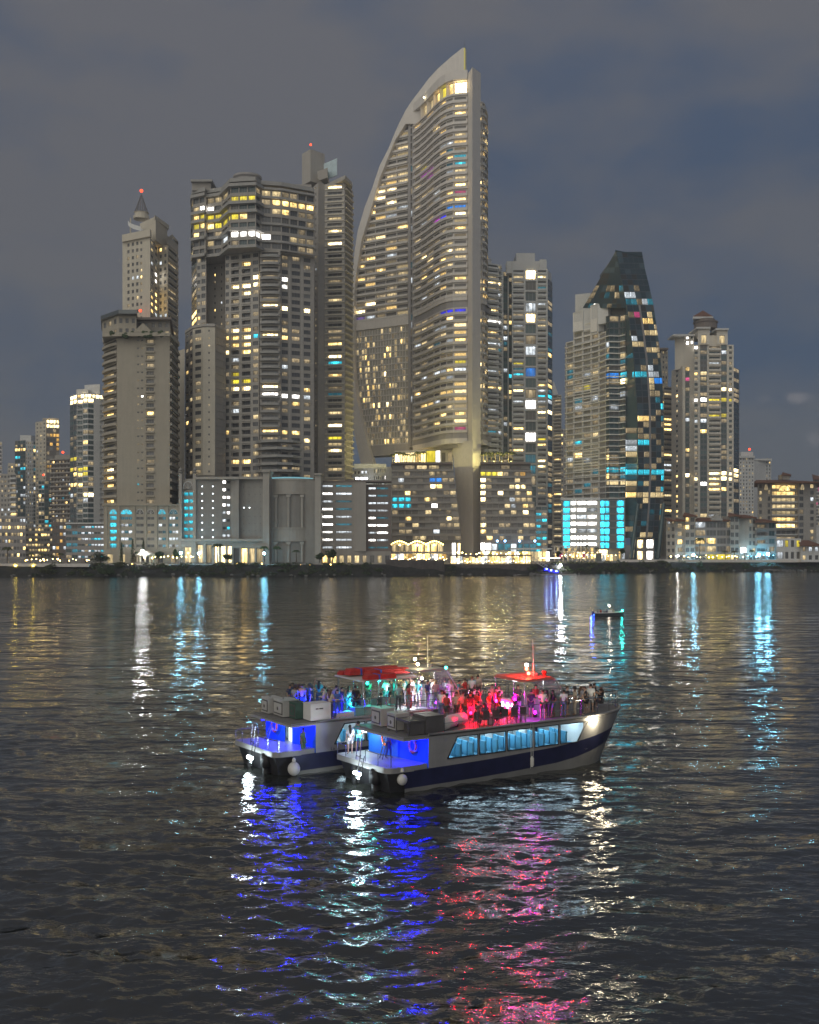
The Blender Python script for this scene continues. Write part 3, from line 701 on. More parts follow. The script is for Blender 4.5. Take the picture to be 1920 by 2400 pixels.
    # leg under it, flaring towards the building
    top = [P(1060, 566), P(1108, 548.5), P(1127.5, 555.5), P(1121, 575), P(1070, 585)]; bot = [P(1083, 560), P(1109.5, 548.5), P(1127.5, 555.5), P(1122, 572), P(1088, 572)]
    mb = MB(); mb.prism([(q.x, q.y) for q in bot], G - .4, zb - 5, top=[(q.x, q.y) for q in top]); b.part('leg', mb, CONC)
    # roof-edge sign lights
    for x, y, r_ in ((1002, 218, .8), (994, 228, .45), (1012, 214, .4), (1018, 211, .35)):
        q = P3(x, y, 584); mb = MB(); mb.ball(q, r_, seg=8, rings=5); b.part('floodlight', mb, glow('flood_cream', (1, .86, .5), 9))
    for x in (926, 945, 962, 984, 1136, 1158, 1176, 1198):
        q = P3(x, 1083.5, 542); mb = MB(); mb.lathe([(.3, 0), (.3, .35), (.2, .4)], q, 8, 0); mb.ball((q.x, q.y, q.z + .45), .2, seg=8, rings=5, m=1); b.part('palm_uplight', mb, [STEEL, glow('uplight_gold', (1, .85, .25), 8, False)]); lamp('palm_glow', 'POINT', (q.x - b.off.x, q.y - b.off.y - 1.2, q.z - b.off.z + 1.4), b.o, 2600, (1, .86, .30), .3)
    # garden terrace under the lifted facade: lit lobby
    A, B_ = P(925, 592), P(1062, 575)
    face(b, A, B_, 57, 67, 1, [(998, 'W', dict(n=6, wf=.9, hf=.8, sill=.05, pal={'C': .5, 'W': .5})), (1021, 'W', dict(n=1, wf=.98, hf=.95, sill=.02, mull=0, pal={'y': 1})), (1032, 'W', dict(n=1, wf=.95, hf=.95, sill=.02, mull=0, pal={'H': 1})), (None, 'W', dict(n=2, pal={'w': .6}))], CONC)
    b.done()
    return b
sail_tower()

# ------------------------------------------------------------------ the other towers
def arch_window(b, x, y, Y, w, h, key, name='arched_window'):
    """round-headed window: half disc over the column of windows"""
    p = P3(x, y, Y); mb = MB(); n = 10; W_ = w * Y / F / 2; H_ = h * Y / F
    pts = [(W_ * math.cos(math.pi * i / n), -.05, H_ * math.sin(math.pi * i / n)) for i in range(n + 1)]
    mb.poly([(p.x + q[0], p.y + q[1], p.z + q[2]) for q in pts], 0)
    out = [(1.14 * q[0], -.18, 1.14 * q[2]) for q in pts]
    for q, q2, o, o2 in zip(pts, pts[1:], out, out[1:]):
        mb.quad(*[(p.x + t[0], p.y + t[1], p.z + t[2]) for t in (q, q2, o2, o)], 1)
    for i in (2, 4, 5, 6, 8):
        q = pts[i]; mb.tube([(p.x, p.y - .1, p.z), (p.x + q[0], p.y - .1, p.z + q[2])], .07, 4, 1)
    b.part(name, mb, [LIT.get(key) or DARK[key], FRAMEW])
def box_part(b, name, x0, x1, Y0, Y1, y0, y1, m, z=None):
    """block between pixel columns on depth Y0..Y1 and pixel rows y0 (top), y1"""
    A, B_ = P(x0, Y0), P(x1, Y0); mb = MB(); d = Y1 - Y0
    z0, z1 = (Z(y1, Y0), Z(y0, Y0)) if z is None else z
    mb.prism([(A.x, A.y), (B_.x, B_.y), (B_.x, B_.y + d), (A.x, A.y + d)], z0, z1); return b.part(name, mb, m)
def poly_part(b, name, pts, z0, z1, m, top=None):
    mb = MB(); mb.prism([tuple(p) for p in pts], z0, z1, top=[tuple(p) for p in top] if top else None); return b.part(name, mb, m)

RES = {'w': .05, 'W': .05, 'C': .02, 'h': .015, 'k': .01}
DIM = {'w': .04, 'W': .03, 'h': .01}

FST = mat('render_ochre', (0.42, 0.38, 0.305), 0.85, var=0.12, streak=0.5, bump=0.15); FST2 = mat('render_ochre_grey', (0.34, 0.315, 0.275), 0.85, var=0.12, streak=0.5, bump=0.15)
JST = mat('podium_stone', (0.42, 0.395, 0.35), 0.85, var=0.12, streak=0.5, bump=0.15); JST2 = mat('podium_render', (0.30, 0.285, 0.26), 0.85, var=0.14, streak=0.5, bump=0.15)
def beige_tower():
    b = Bld('apartment_tower', 'beige tower with a blank front wall above an arcaded cyan-lit base', 'tower', 330, 452, pal=DIM, seed=11,
            overrides=[(241, 1100, 276, 1122, 'CC'), (241, 1130, 276, 1144, 'W'), (241, 1165, 276, 1180, 'W'), (320, 1125, 326, 1136, 'c'), (328, 925, 338, 936, 'H')])
    Yf = 452; z0, z1 = Z(1184, Yf), Z(790, Yf); nf = 21
    A, B_, C_, D_ = P(243, 466), P(275, Yf), P(398, Yf), P(418, 478)
    face(b, A, B_, z0, z1, nf, [(None, 'B', dict(r=1.2, pr=2.0, style='round', slab=FST, hf=.7, pal={'w': .15, 'W': .1}))], FST)
    face(b, B_, C_, z0, z1, nf, [(319, 'S', {}), (338, 'W', dict(n=2, wf=.5, hf=.2, sill=.5, pal={'h': .05})), (341, 'S', {}), (363, 'B', dict(r=.7, pr=.9, wf=.8, hf=.62, sill=.1, slab=FST, style='low', mull=2)), (None, 'S', {})], FST)
    face(b, C_, D_, z0, z1, nf, [(None, 'B', dict(r=1.0, pr=.8, slab=FST, hf=.7, mull=2, pal={'w': .12, 'W': .08, 'h': .05}))], FST)
    core(b, [P(246, 470), P(276, 454), P(397, 454), P(416, 480), P(400, 500), P(250, 500)], G, z1 + 1, FST2)
    # crown: stepped attic with a dark cornice, pediment and roof garden
    face(b, P(240, 462), P(276, 450), z1, Z(742, 452), 2, [(None, 'W', dict(n=3, wf=.5, hf=.5))], FST)
    face(b, P(276, 450), P(320, 450), z1, Z(742, 452), 2, [(None, 'W', dict(n=3, wf=.5, hf=.5))], FST)
    face(b, P(320, 455), P(399, 455), z1, Z(752, 455), 2, [(None, 'W', dict(n=5, wf=.5, hf=.55, pal={'w': .2}))], FST2)
    core(b, [P(241, 464), P(277, 452), P(320, 452), P(321, 470), P(245, 480)], z1, Z(743, 452), FST); core(b, [P(322, 457), P(398, 457), P(405, 490), P(322, 490)], z1, Z(753, 455), FST)
    poly_part(b, 'cornice', [P(236, 458), P(278, 446), P(321, 446), P(324, 482), P(238, 482)], Z(742, 452), Z(733, 452), NAVYW)
    poly_part(b, 'cornice', [P(321.2, 451), P(402, 451), P(408, 486), P(323.5, 490)], Z(753, 455), Z(748, 455), BROWN)
    p0, p1, p2 = P3(312, 778, 448), P3(358, 778, 448), P3(335, 757, 448); mb = MB()
    mb.poly([p0, p1, p2]); q = Vector((0, 5, 0)); mb.poly([p0 + q, p2 + q, p1 + q]); mb.quad(p0, p2, p2 + q, p0 + q); mb.quad(p2, p1, p1 + q, p2 + q); b.part('pediment', mb, FST)
    mb = MB(); rg = random.Random(3)
    for i in range(26):
        x = rg.uniform(255, 395); q = P3(x, 788 - rg.uniform(0, 8), 448.5); mb.ball(q, rg.uniform(.7, 1.5), rz=rg.uniform(.6, 1.3), seg=6, rings=4)
    b.part('roof_garden', mb, GREENR)['kind'] = 'stuff'
    poly_part(b, 'parapet', [P(240, 449), P(276, 447.5), P(399, 447.5), P(421, 470), P(415, 474), P(398, 449.5), P(277, 449.5), P(244, 464)], z1 - .4, z1 + 1.2, FST)
    # base
    Yb = 446; zb0, zb1 = Z(1287, Yb), Z(1206, Yb)
    cols = [(257, 'S', {}), (274, 'W', dict(n=1, wf=.96, hf=.62, sill=.2, mull=1, pal={'c': .95, 'k': .05})), (283, 'S', {}), (310, 'W', dict(n=3, wf=.93, hf=.42, mull=1, pal={'h': .35, 'k': .65})), (319, 'S', {}),
            (337, 'W', dict(n=2, wf=.93, hf=.42, mull=1, pal={})), (345, 'S', {}), (362, 'W', dict(n=2, wf=.93, hf=.42, mull=1, pal={'k': .1})), (371, 'S', {}), (389, 'W', dict(n=2, wf=.93, hf=.42, pal={'h': .4, 'k': .4})), (396, 'S', {}), (418, 'W', dict(n=3, wf=.9, hf=.42, pal={'h': .6, 'k': .3})), (None, 'S', {})]
    A, B_ = P(243, Yb), P(420, Yb)
    face(b, A, B_, zb0, zb1, 5, cols, FST)
    core(b, [P(245, Yb + 1), P(419, Yb + 1), P(419, Yb + 20), P(245, Yb + 20)], G, Z(1184, Yb), FST2)
    face(b, A, B_, zb1, Z(1184, Yb), 1, [(None, 'S', {})], FST)
    for x, w, k in ((265.5, 17, 'c'), (296.5, 26, 'c'), (328, 17, 'd'), (353.5, 17, 'd'), (380, 17, 'c'), (407, 20, 'k')): arch_window(b, x, 1205, Yb, w, 11, k)
    poly_part(b, 'cornice', [P(241, Yb - 1), P(422, Yb - 1), P(422, Yb + 8), P(241, Yb + 8)], Z(1185, Yb), Z(1182, Yb), FST)
    face(b, A, B_, G - .5, zb0, 1, [(None, 'W', dict(n=6, wf=.45, hf=.6, sill=.1, pal={'w': .4}))], FST)
    for x in (249, 278.5, 314.5, 341, 366.5, 392.5): box_part(b, 'pilaster', x - 2, x + 2, Yb - .6, Yb - .1, 1186, 1286, FST)
    b.done()
beige_tower()

def spire_tower():
    b = Bld('apartment_tower', 'pale tower with an open conical steel spire and red beacon behind the blank beige tower', 'tower', 352, 535, pal=DIM, seed=12,
            overrides=[(360, 640, 370, 668, 'H'), (308, 638, 330, 656, 'h'), (355, 690, 372, 735, 'W'), (360, 735, 390, 742, 'h')])
    z0, z1 = Z(1215, 540), Z(556, 535); nf = 41
    a0, a1, a2, a3, a4 = P(287, 545), P(352, 535), P(371, 553), P(393, 548), P(418, 566)
    face(b, a0, a1, z0, z1, nf, [(296, 'S', {}), (327, 'W', dict(n=3, wf=.5, hf=.5)), (335, 'W', dict(n=1, wf=.55, hf=.4, mull=0)), (None, 'S', {})], STONE)
    face(b, a1, a2, z0, z1, nf, [(None, 'W', dict(n=2, wf=.55, hf=.5, pal={'w': .06, 'h': .05}))], STONE)
    face(b, a2, a3, z0, z1, nf, [(None, 'W', dict(n=2, wf=.5, hf=.5))], STONE)
    face(b, a3, a4, z0, z1, nf, [(None, 'B', dict(r=.8, pr=.3, hf=.62, wf=.85, mull=2, slab=STONE, style='low', pal={'w': .08, 'h': .04, 'y': .02}))], STONE)
    core(b, [P(289, 548), P(352, 538), P(371, 556), P(394, 551), P(415, 570), P(400, 590), P(292, 590)], G, z1 + .3, STONE)
    # lower slab wing on the right
    A, B_ = P(417, 520), P(433, 514)
    face(b, A, B_, G, Z(820, 517), 24, [(None, 'S', {})], STONE); core(b, [A + Vector((0, .3)), B_ + Vector((-.2, .3)), P(431, 560), P(417, 560)], G, Z(820, 517), STONE)
    # penthouse
    poly_part(b, 'penthouse', [P(328, 552), P(365, 540), P(392, 556), P(370, 580), P(335, 580)], z1, Z(514, 545), STONE)
    poly_part(b, 'penthouse_eave', [P(363, 539), P(396, 556), P(372, 582), P(352, 560)], Z(528, 550), Z(519, 550), STONE)
    poly_part(b, 'parapet', [P(286, 543), P(352, 533), P(355, 536), P(352, 538), P(291, 548)], z1, Z(546, 540), STONE)
    poly_part(b, 'parapet', [P(391, 546), P(418, 565), P(414, 569), P(392, 551)], z1, Z(556, 550), STONE)
    p0, p1, p2 = P3(393, 556, 547), P3(418, 566, 562), P3(404, 549, 553); mb = MB(); q = Vector((-2, 9, 0)); mb.poly([p0, p1, p2]); mb.quad(p0, p2, p2 + q, p0 + q); mb.quad(p2, p1, p1 + q, p2 + q); b.part('gable', mb, STONE)
    # curved canopy on posts, left of the penthouse
    mb = MB(); n = 8
    pts = [P3(300 + 30 * i / n, 527 + 14 * (i / n) ** .5, 545 - 3 * i / n) for i in range(n + 1)]
    for p, q in zip(pts, pts[1:]): mb.quad(p, q, q + Vector((0, 8, 3.2)), p + Vector((0, 8, 3.2))); mb.quad(p, q, q + Vector((0, 0, 2.4)), p + Vector((0, 0, 2.4)))
    b.part('canopy', mb, WHITE)
    mb = MB(); p = P3(306, 550, 546); mb.tube([p, p + Vector((0, 0, 9))], .35, 6); b.part('post', mb, STONE)
    # spire: ring, ribs, hoops
    c = P3(331.5, 514, 556); mb = MB(); mb.lathe([(4.3, 0), (4.3, 1.6), (3.6, 1.9), (3.6, 3.2), (4.1, 3.5)], c, 14); b.part('drum', mb, STONE)
    ap = P3(331.5, 454, 556); mb = MB(); base = Vector((c.x, c.y, c.z + 3.5)); hgt = ap.z - base.z
    for i in range(12):
        t = 2 * math.pi * i / 12; mb.tube([base + Vector((3.7 * math.cos(t), 3.7 * math.sin(t), 0)), ap], [.16, .08], 4)
    for f in (.12, .24, .36, .48, .62, .76):
        mb.tube([base + Vector((3.7 * (1 - f) * math.cos(2 * math.pi * i / 12), 3.7 * (1 - f) * math.sin(2 * math.pi * i / 12), hgt * f)) for i in range(13)], .10, 4)
    b.part('spire_frame', mb, mat('spire_steel', (.28, .26, .25), .5, .3))
    beacon(b, 331.5, 447, 556, r=.9); beacon(b, 329, 728, 533, r=.8, s=5, name='warning_light')
    b.done()
spire_tower()

def crowned_complex():
    ov = [(540, 450, 580, 470, 'CCW'), (615, 450, 665, 466, 'w'), (505, 455, 530, 470, 'w'), (538, 462, 598, 470, 'Wy'), (628, 472, 735, 490, 'W'), (475, 488, 495, 506, 'H'), (448, 508, 520, 540, 'yyW'), (520, 498, 558, 524, 'y'),
          (540, 542, 606, 562, 'H'), (610, 555, 645, 572, 'H'), (648, 560, 705, 576, 'w'), (540, 660, 590, 684, 'C'), (590, 648, 606, 668, 'C'), (656, 655, 676, 674, 'H'), (608, 905, 660, 932, 'HC'), (658, 915, 706, 936, 'H'), (540, 878, 590, 900, 'y'), (548, 900, 590, 916, 'hC'),
          (540, 770, 590, 812, 'WC'), (592, 772, 608, 792, 'c'), (615, 772, 650, 790, 'C'), (656, 780, 676, 798, 'W'), (608, 716, 660, 730, 'C'), (656, 720, 676, 736, 'C'), (714, 722, 728, 738, 'C'), (712, 905, 730, 920, 'W'), (705, 918, 730, 945, 'h'), (455, 735, 470, 755, 'W'), (436, 870, 452, 884, 'W'), (436, 990, 452, 1002, 'W'),
          (650, 1005, 710, 1020, 'W'), (612, 1005, 650, 1015, 'W'), (540, 1070, 595, 1088, 'W')]
    b = Bld('apartment_complex', 'broad dark grey residential tower with stepped rounded penthouses glowing yellow', 'tower', 590, 485, pal={'w': .05, 'W': .03, 'C': .012, 'h': .012}, seed=13, overrides=ov, dark='d')
    z0, z1 = Z(1125, 485), Z(596, 485); nf = 31
    WK = dict(n=1, wf=.78, hf=.56, mull=2)
    p = [P(449, 505), P(461, 490), P(483, 488), P(486, 503), P(527, 500), P(528, 486), P(607, 480), P(609, 478), P(657, 478), P(659, 484), P(736, 491)]
    face(b, p[0], p[1], z0, z1, nf, [(None, 'G', dict(n=1, dark='t', wall=NAVYW, hf=.6))], STONE2)
    face(b, p[1], p[2], z0, z1, nf, [(471, 'W', dict(n=1, wf=.7, hf=.5)), (None, 'W', dict(n=1, wf=.8, hf=.6, pal={'w': .04}))], STONE2)
    face(b, p[3], p[4], z0, z1, nf, [(496, 'S', {}), (None, 'W', dict(n=2, wf=.22, hf=.34, mull=0))], TAUPE)
    face(b, p[5], p[6], z0, z1, nf, [(538, 'W', WK), (541, 'S', {}), (561, 'B', dict(r=1.6, pr=.35, wf=.9, hf=.72, mull=2, slab=STONE2, style='low')), (566, 'S', {}), (588, 'B', dict(r=1.6, pr=.35, wf=.92, hf=.72, mull=3, slab=STONE2, style='low')), (591, 'S', {}), (None, 'W', WK)], STONE2)
    face(b, p[7], p[8], z0, z1, nf, [(None, 'B', dict(r=1.0, pr=2.2, wf=.8, hf=.66, mull=3, style='round', slab=SLABD, pal={'w': .06, 'W': .03, 'k': .02}))], TAUPE)
    face(b, p[9], p[10], z0, z1, nf, [(677, 'W', WK), (681, 'S', dict(wall=STONE2)), (706, 'W', WK), (710, 'S', dict(wall=STONE2)), (730, 'W', WK), (None, 'S', {})], TAUPE)
    core(b, [q + Vector((0, 1.8)) for q in p] + [P(734, 525), P(455, 525)], G, z1, CONC2)
    # penthouse storeys, stepped and rounded
    z2 = Z(446, 480)
    q = [P(447, 500), P(452, 490), P(482, 486), P(484, 489), P(520, 486), P(534, 478), P(540, 474), P(600, 472), P(612, 477), P(660, 479), P(737, 487)]
    GL = lambda n, **k: (None, 'W', dict(dict(n=n, wf=.88, hf=.62, sill=.18, mull=2, dark='d', r=.6), **k))
    for i, (n, m) in enumerate(((1, NAVYW), (2, TAUPE), (1, TAUPE), (2, TAUPE), (1, TAUPE), (1, TAUPE), (3, TAUPE), (1, TAUPE), (2, TAUPE), (4, TAUPE))):
        face(b, q[i], q[i + 1], z1, z2, 7, [GL(n, **(dict(dark='t') if i in (0, 6) else {}))], m)
    core(b, [t + Vector((0, 2)) for t in q] + [P(735, 522), P(452, 522)], z1 - .2, z2 + 1.5, CONC2)
    fh = (z2 - z1) / 7
    ribbon(b, q[1:9], [z1 + fh * k for k in (0, 2, 4, 5, 7)], 1.6, .3, .7, .7, SLABD)
    ribbon(b, q[8:], [z1 + fh * k for k in (1, 3, 6, 7)], .9, .3, .6, .4, SLABD)
    cap(b, [t - Vector((0, 1.2)) for t in q] + [P(738, 520), P(448, 520)], z2 + 1.4, z2 + 3.2, SLABD)
    box_part(b, 'roof_house', 450, 494, 487, 505, 424, 446, TAUPE); box_part(b, 'roof_slab', 447, 497, 485, 507, 420, 425, SLABD)
    c = P3(580, 446, 492); mb = MB(); mb.lathe([(6.0, 0), (6.0, 4.4), (6.9, 5.0), (6.9, 5.9), (0.1, 6.4)], (c.x, c.y, c.z + .5), 18); b.part('roof_drum', mb, CONC2)
    box_part(b, 'roof_house', 600, 640, 490, 500, 428, 446, TAUPE); box_part(b, 'roof_house', 690, 730, 488, 500, 432, 452, TAUPE)
    # lower wing
    r = [P(434, 486), P(452, 474), P(476, 470), P(504, 470), P(528, 480)]; zw = Z(770, 473); nw = 20; zw0 = Z(1115, 473)
    face(b, r[0], r[1], zw0, zw, nw, [(None, 'W', dict(n=2, wf=.7, hf=.5, pal={'w': .06}))], TAUPE)
    face(b, r[1], r[2], zw0, zw, nw, [(None, 'W', dict(n=1, wf=.6, hf=.5, mull=2, pal={'w': .06, 'h': .05}))], STONE)
    face(b, r[2], r[3], zw0, zw, nw, [(487, 'S', {}), (493, 'W', dict(n=1, wf=.6, hf=.25, sill=.4, mull=0)), (None, 'S', {})], STONE)
    face(b, r[3], r[4], zw0, zw, nw, [(None, 'W', dict(n=1, wf=.8, hf=.55, mull=3))], TAUPE)
    core(b, [t + Vector((0, .8)) for t in r] + [P(526, 505), P(438, 505)], G, zw + .5, TAUPE)
    poly_part(b, 'parapet', [t - Vector((0, .4)) for t in r] + [P(527, 500), P(436, 500)], zw + .3, zw + 1.6, STONE2)
    # terraces fanning out at the foot of the round stack
    pth = [P(595, 484), P(615, 475), P(650, 471), P(685, 474), P(706, 482)]
    ribbon(b, pth, [Z(y, 476) for y in (1036, 1053, 1071, 1089, 1105)], .6, 6, .35, .8, SLABD)
    b.done()
crowned_complex()

def slab_tower():
    ov = [(762, 435, 822, 452, 'yC'), (764, 472, 790, 482, 'y'), (764, 515, 790, 528, 'h'), (764, 532, 790, 542, 'C'), (764, 572, 800, 585, 'C'), (764, 662, 800, 675, 'H'), (764, 835, 800, 848, 'C'), (764, 850, 826, 862, 'c'), (764, 880, 800, 890, 'W'), (764, 896, 795, 906, 'h'), (764, 925, 800, 936, 'k'), (764, 962, 800, 975, 'w'), (764, 990, 800, 1005, 'CC'), (764, 1018, 830, 1032, 'yW'), (764, 1034, 800, 1048, 'w'), (764, 1050, 800, 1062, 'C'), (764, 1094, 800, 1108, 'w'), (806, 1070, 830, 1085, 'c')]
    b = Bld('apartment_tower', 'slim grey tower with stacked shallow balconies right beside the broad dark complex', 'tower', 780, 540, pal={'w': .08, 'W': .05, 'C': .02, 'k': .02}, seed=14, overrides=ov)
    z0, z1 = Z(1135, 535), Z(424, 535); nf = 48
    p = [P(731, 546), P(746, 537), P(761, 540), P(808, 538), P(827, 550)]
    face(b, p[0], p[1], z0, z1, nf, [(738, 'S', {}), (742, 'W', dict(n=1, wf=.6, hf=.4, mull=0, pal={'h': .08})), (None, 'S', {})], STONE2)
    face(b, p[1], p[2], z0, z1, nf, [(None, 'S', {})], TAUPE)  # shaded side wall: its shade is put into the darker taupe
    face(b, p[2], p[3], z0, z1, nf, [(None, 'B', dict(r=1.0, pr=.5, wf=.72, hf=.62, sill=.08, mull=2, slab=STONE, style='low'))], STONE2)
    face(b, p[3], p[4], z0, z1, nf, [(None, 'B', dict(r=1.0, pr=.8, wf=.9, hf=.7, sill=.08, slab=STONE, style='low', pal={'w': .08, 'h': .06, 'k': .04}))], STONE2)
    core(b, [q + Vector((0, 1.7)) for q in p] + [P(820, 575), P(738, 575)], G, z1 + .5, TAUPE)
    poly_part(b, 'crown', [P(744, 537), P(762, 546), P(809, 532), P(826, 543), P(816, 570), P(750, 570)], z1, Z(415, 535), STONE2)
    poly_part(b, 'lift_house', [P(708, 552), P(728, 545), P(761, 552), P(740, 570)], Z(424, 545), Z(349, 545), STONE2)
    poly_part(b, 'lift_house', [P(744, 545), P(768, 540), P(772, 560), P(745, 562)], Z(416, 540), Z(393, 540), TAUPE)
    poly_part(b, 'sign_panel', [P(759, 549), P(790, 541), P(790.5, 542), P(759.5, 550)], Z(416, 545), Z(377, 545), mat('panel_pale_blue', (.55, .68, .72), .5))
    beacon(b, 728.5, 339, 545, col=(1, .16, .02), r=.6)
    b.done()
slab_tower()

def podium_hall():
    b = Bld('podium_building', 'beige windowless podium hall with a columned round drum and cyan-lit corner turret', 'building', 580, 448, pal={}, seed=15, maxw=300)
    Yf = 446; zt, zm = Z(1122, Yf), Z(1266, Yf)
    # turret
    face(b, P(422, 448), P(458, 446), zm, Z(1150, Yf), 7, [(430, 'S', {}), (453, 'W', dict(n=2, wf=.96, hf=.48, sill=.3, mull=1, r=.5, pal={'c': 1})), (None, 'S', {})], JST)
    face(b, P(422, 448), P(458, 446), Z(1150, Yf), zt, 1, [(None, 'S', {})], JST)
    arch_window(b, 441, 1146, 446, 22, 17, 'n', 'arched_panel')
    for x in (422, 455): box_part(b, 'pilaster', x - 3, x + 4, Yf - 1.2, Yf + 1, 1110, 1320, JST)
    for x in (423, 457):
        c = P3(x, 1108, Yf); mb = MB(); mb.lathe([(.9, 0), (1.1, .3), (.5, .6), (.9, 1.3), (.4, 2.1), (.1, 2.3)], c, 10); b.part('finial', mb, JST2)
    # dotted wall with bright peepholes
    def dots(x0, x1, Y0, Y1, xs, ys, wall, key):
        A, B_ = P(x0, Y0), P(x1, Y1); face(b, A, B_, zm, zt, 1, [(None, 'S', {})], wall)
        for x in xs:
            for y in ys:
                q = hit(x, A, B_); mb = MB(); z = Z(y, q.y); mb.box(q.x - .22, q.x + .22, q.y - .12, q.y + .1, z - .22, z + .22)
                b.part('peephole_lamp', mb, glow('peep_' + key, (.85, .95, 1) if key == 'h' else (.12, .11, .10), 4 if key == 'h' else 0, False))
    ys = [1140 + 17 * i for i in range(8)]
    dots(458, 521, 446, 446, (474, 499), ys, JST2, 'h')
    face(b, P(521, 446), P(541, 447.5), zm, zt, 8, [(None, 'W', dict(n=2, wf=.75, hf=.35, sill=.4, r=.6, mull=0, pal={'h': .3, 'H': .3, 'c': .2}))], JST2)
    dots(541, 560, 447.5, 444, (), (), JST2, 'h')
    dots(560, 617, 447, 446, (572, 585), (1190,), JST2, 'h'); 
    dots_dark = MB()
    A, B_ = P(560, 447), P(617, 446)
    for x in (571, 584, 598, 611):
        for y in ys: q = hit(x, A, B_); z = Z(y + 2, q.y); dots_dark.box(q.x - .14, q.x + .14, q.y - .06, q.y + .05, z - .14, z + .14)
    b.part('wall_studs', dots_dark, FRAMED)['kind'] = 'stuff'
    core(b, [P(424, 449), P(559, 449), P(616, 449), P(740, 449), P(740, 470), P(424, 470)], G, zt - .5, JST2)
    poly_part(b, 'cornice', [P(457, 444.6), P(560, 443.5), P(617, 444.5), P(617, 452), P(457, 452)], zt - .3, Z(1118, Yf), JST)
    poly_part(b, 'string_course', [P(420, 444.8), P(560, 443), P(628, 444.5), P(628, 448.5), P(420, 449.5)], zm - .5, zm + .6, JST)
    # piers
    for x0, x1, yt in ((616, 631, 1105), (738, 752, 1112)): box_part(b, 'pier', x0, x1, 442, 452, yt, 1322, JST); box_part(b, 'pier_cap', x0 - 1.5, x1 + 1.5, 441, 453, yt - 3, yt + 1, JST)
    # drum
    cx = P(685, 460); rad = 53 * 447 / F
    def arc(r, n=20, a0=math.pi, a1=2 * math.pi): return [Vector((cx.x + r * math.cos(a0 + (a1 - a0) * i / n), 456 + r * math.sin(a0 + (a1 - a0) * i / n))) for i in range(n + 1)]
    def ring(r, y0, y1, m, nm): poly_part(b, nm, arc(r), Z(y1, 446), Z(y0, 446), m)
    ring(rad * .93, 1122, 1318, JST2, 'drum_wall'); ring(rad, 1126, 1154, JST, 'drum_band'); ring(rad * 1.03, 1121, 1126, JST, 'cornice'); ring(rad * 1.02, 1154, 1158, JST, 'cornice'); ring(rad, 1240, 1266, JST, 'drum_band'); ring(rad * 1.03, 1236, 1240, JST, 'cornice'); ring(rad * 1.03, 1266, 1269, JST, 'cornice')
    ring(rad * 1.0, 1117.6, 1119.0, glow('cove_cyan', (.25, .6, .7), .5, False), 'cove_light')
    for i in (2, 6, 10, 14, 18):
        q = arc(rad * .985)[i]; 
        for y0, y1 in ((1159, 1236), (1270, 1318)):
            mb = MB(); mb.tube([(q.x, q.y, Z(y1, 446)), (q.x, q.y, Z(y0, 446))], .62, 8); b.part('column', mb, JST)
            mb = MB(); mb.box(q.x - .9, q.x + .9, q.y - .9, q.y + .9, Z(y0 + 6, 446), Z(y0, 446)); b.part('capital', mb, JST)
    # arcade at street level, lit from inside
    A, B_ = P(458, 445.5), P(617, 445.5)
    face(b, A, B_, G - .4, zm - .5, 1, [(500, 'W', dict(n=2, wf=.7, hf=.86, sill=.03, r=2, pal={'W': .4, 'w': .6}, mull=3)), (545, 'W', dict(n=3, wf=.7, hf=.8, sill=.03, r=2, pal={'C': .2, 'W': .4, 'w': .4}, mull=2)), (None, 'W', dict(n=4, wf=.8, hf=.7, sill=.03, r=2, pal={'w': .6, 'W': .2}, mull=3))], JST)
    face(b, P(424, 445), P(456, 445), G - .4, zm - .5, 1, [(None, 'W', dict(n=1, wf=.5, hf=.75, sill=.03, r=1, mull=1, pal={'w': 1}))], JST)
    b.done()
podium_hall()

def car_park():
    b = Bld('car_park', 'brown multi-storey car park with rows of white lit slots', 'building', 830, 452, pal={'h': .4, 'H': .3, 'k': .3}, seed=16, frame=FRAME)
    Yf = 452; z0, z1 = Z(1292, Yf), Z(1130, Yf)
    K = dict(wf=.985, hf=.26, sill=.36, r=.8, mull=1)
    face(b, P(752, 452), P(829, 452), z0, z1, 9, [(754, 'S', {}), (781, 'W', dict(K, n=1)), (785.5, 'S', {}), (826, 'W', dict(K, n=1, mull=2)), (None, 'S', {})], TAUPE)
    face(b, P(829, 452), P(858, 450), z0, z1, 1, [(None, 'S', {})], TAUPE)
    face(b, P(858, 453), P(917, 453), z0, z1 - 1, 9, [(863, 'S', {}), (882, 'W', dict(K, n=1)), (911, 'W', dict(K, n=1, mull=2)), (None, 'S', {})], BROWN)
    face(b, P(752, 452), P(917, 452), G - .4, z0, 1, [(792, 'W', dict(n=2, wf=.7, hf=.6, sill=.1, pal={'w': .5, 'W': .3})), (None, 'W', dict(n=7, wf=.6, hf=.6, sill=.1, pal={'w': .4}))], TAUPE)
    core(b, [P(753, 453.5), P(916, 454.5), P(916, 490), P(753, 490)], G, z1 - 1.5, TAUPE)
    poly_part(b, 'parapet', [P(751, 451.6), P(829, 451.6), P(858, 449.7), P(918, 452.6), P(918, 460), P(751, 460)], z1, z1 + .7, BROWN)
    b.done()
car_park()

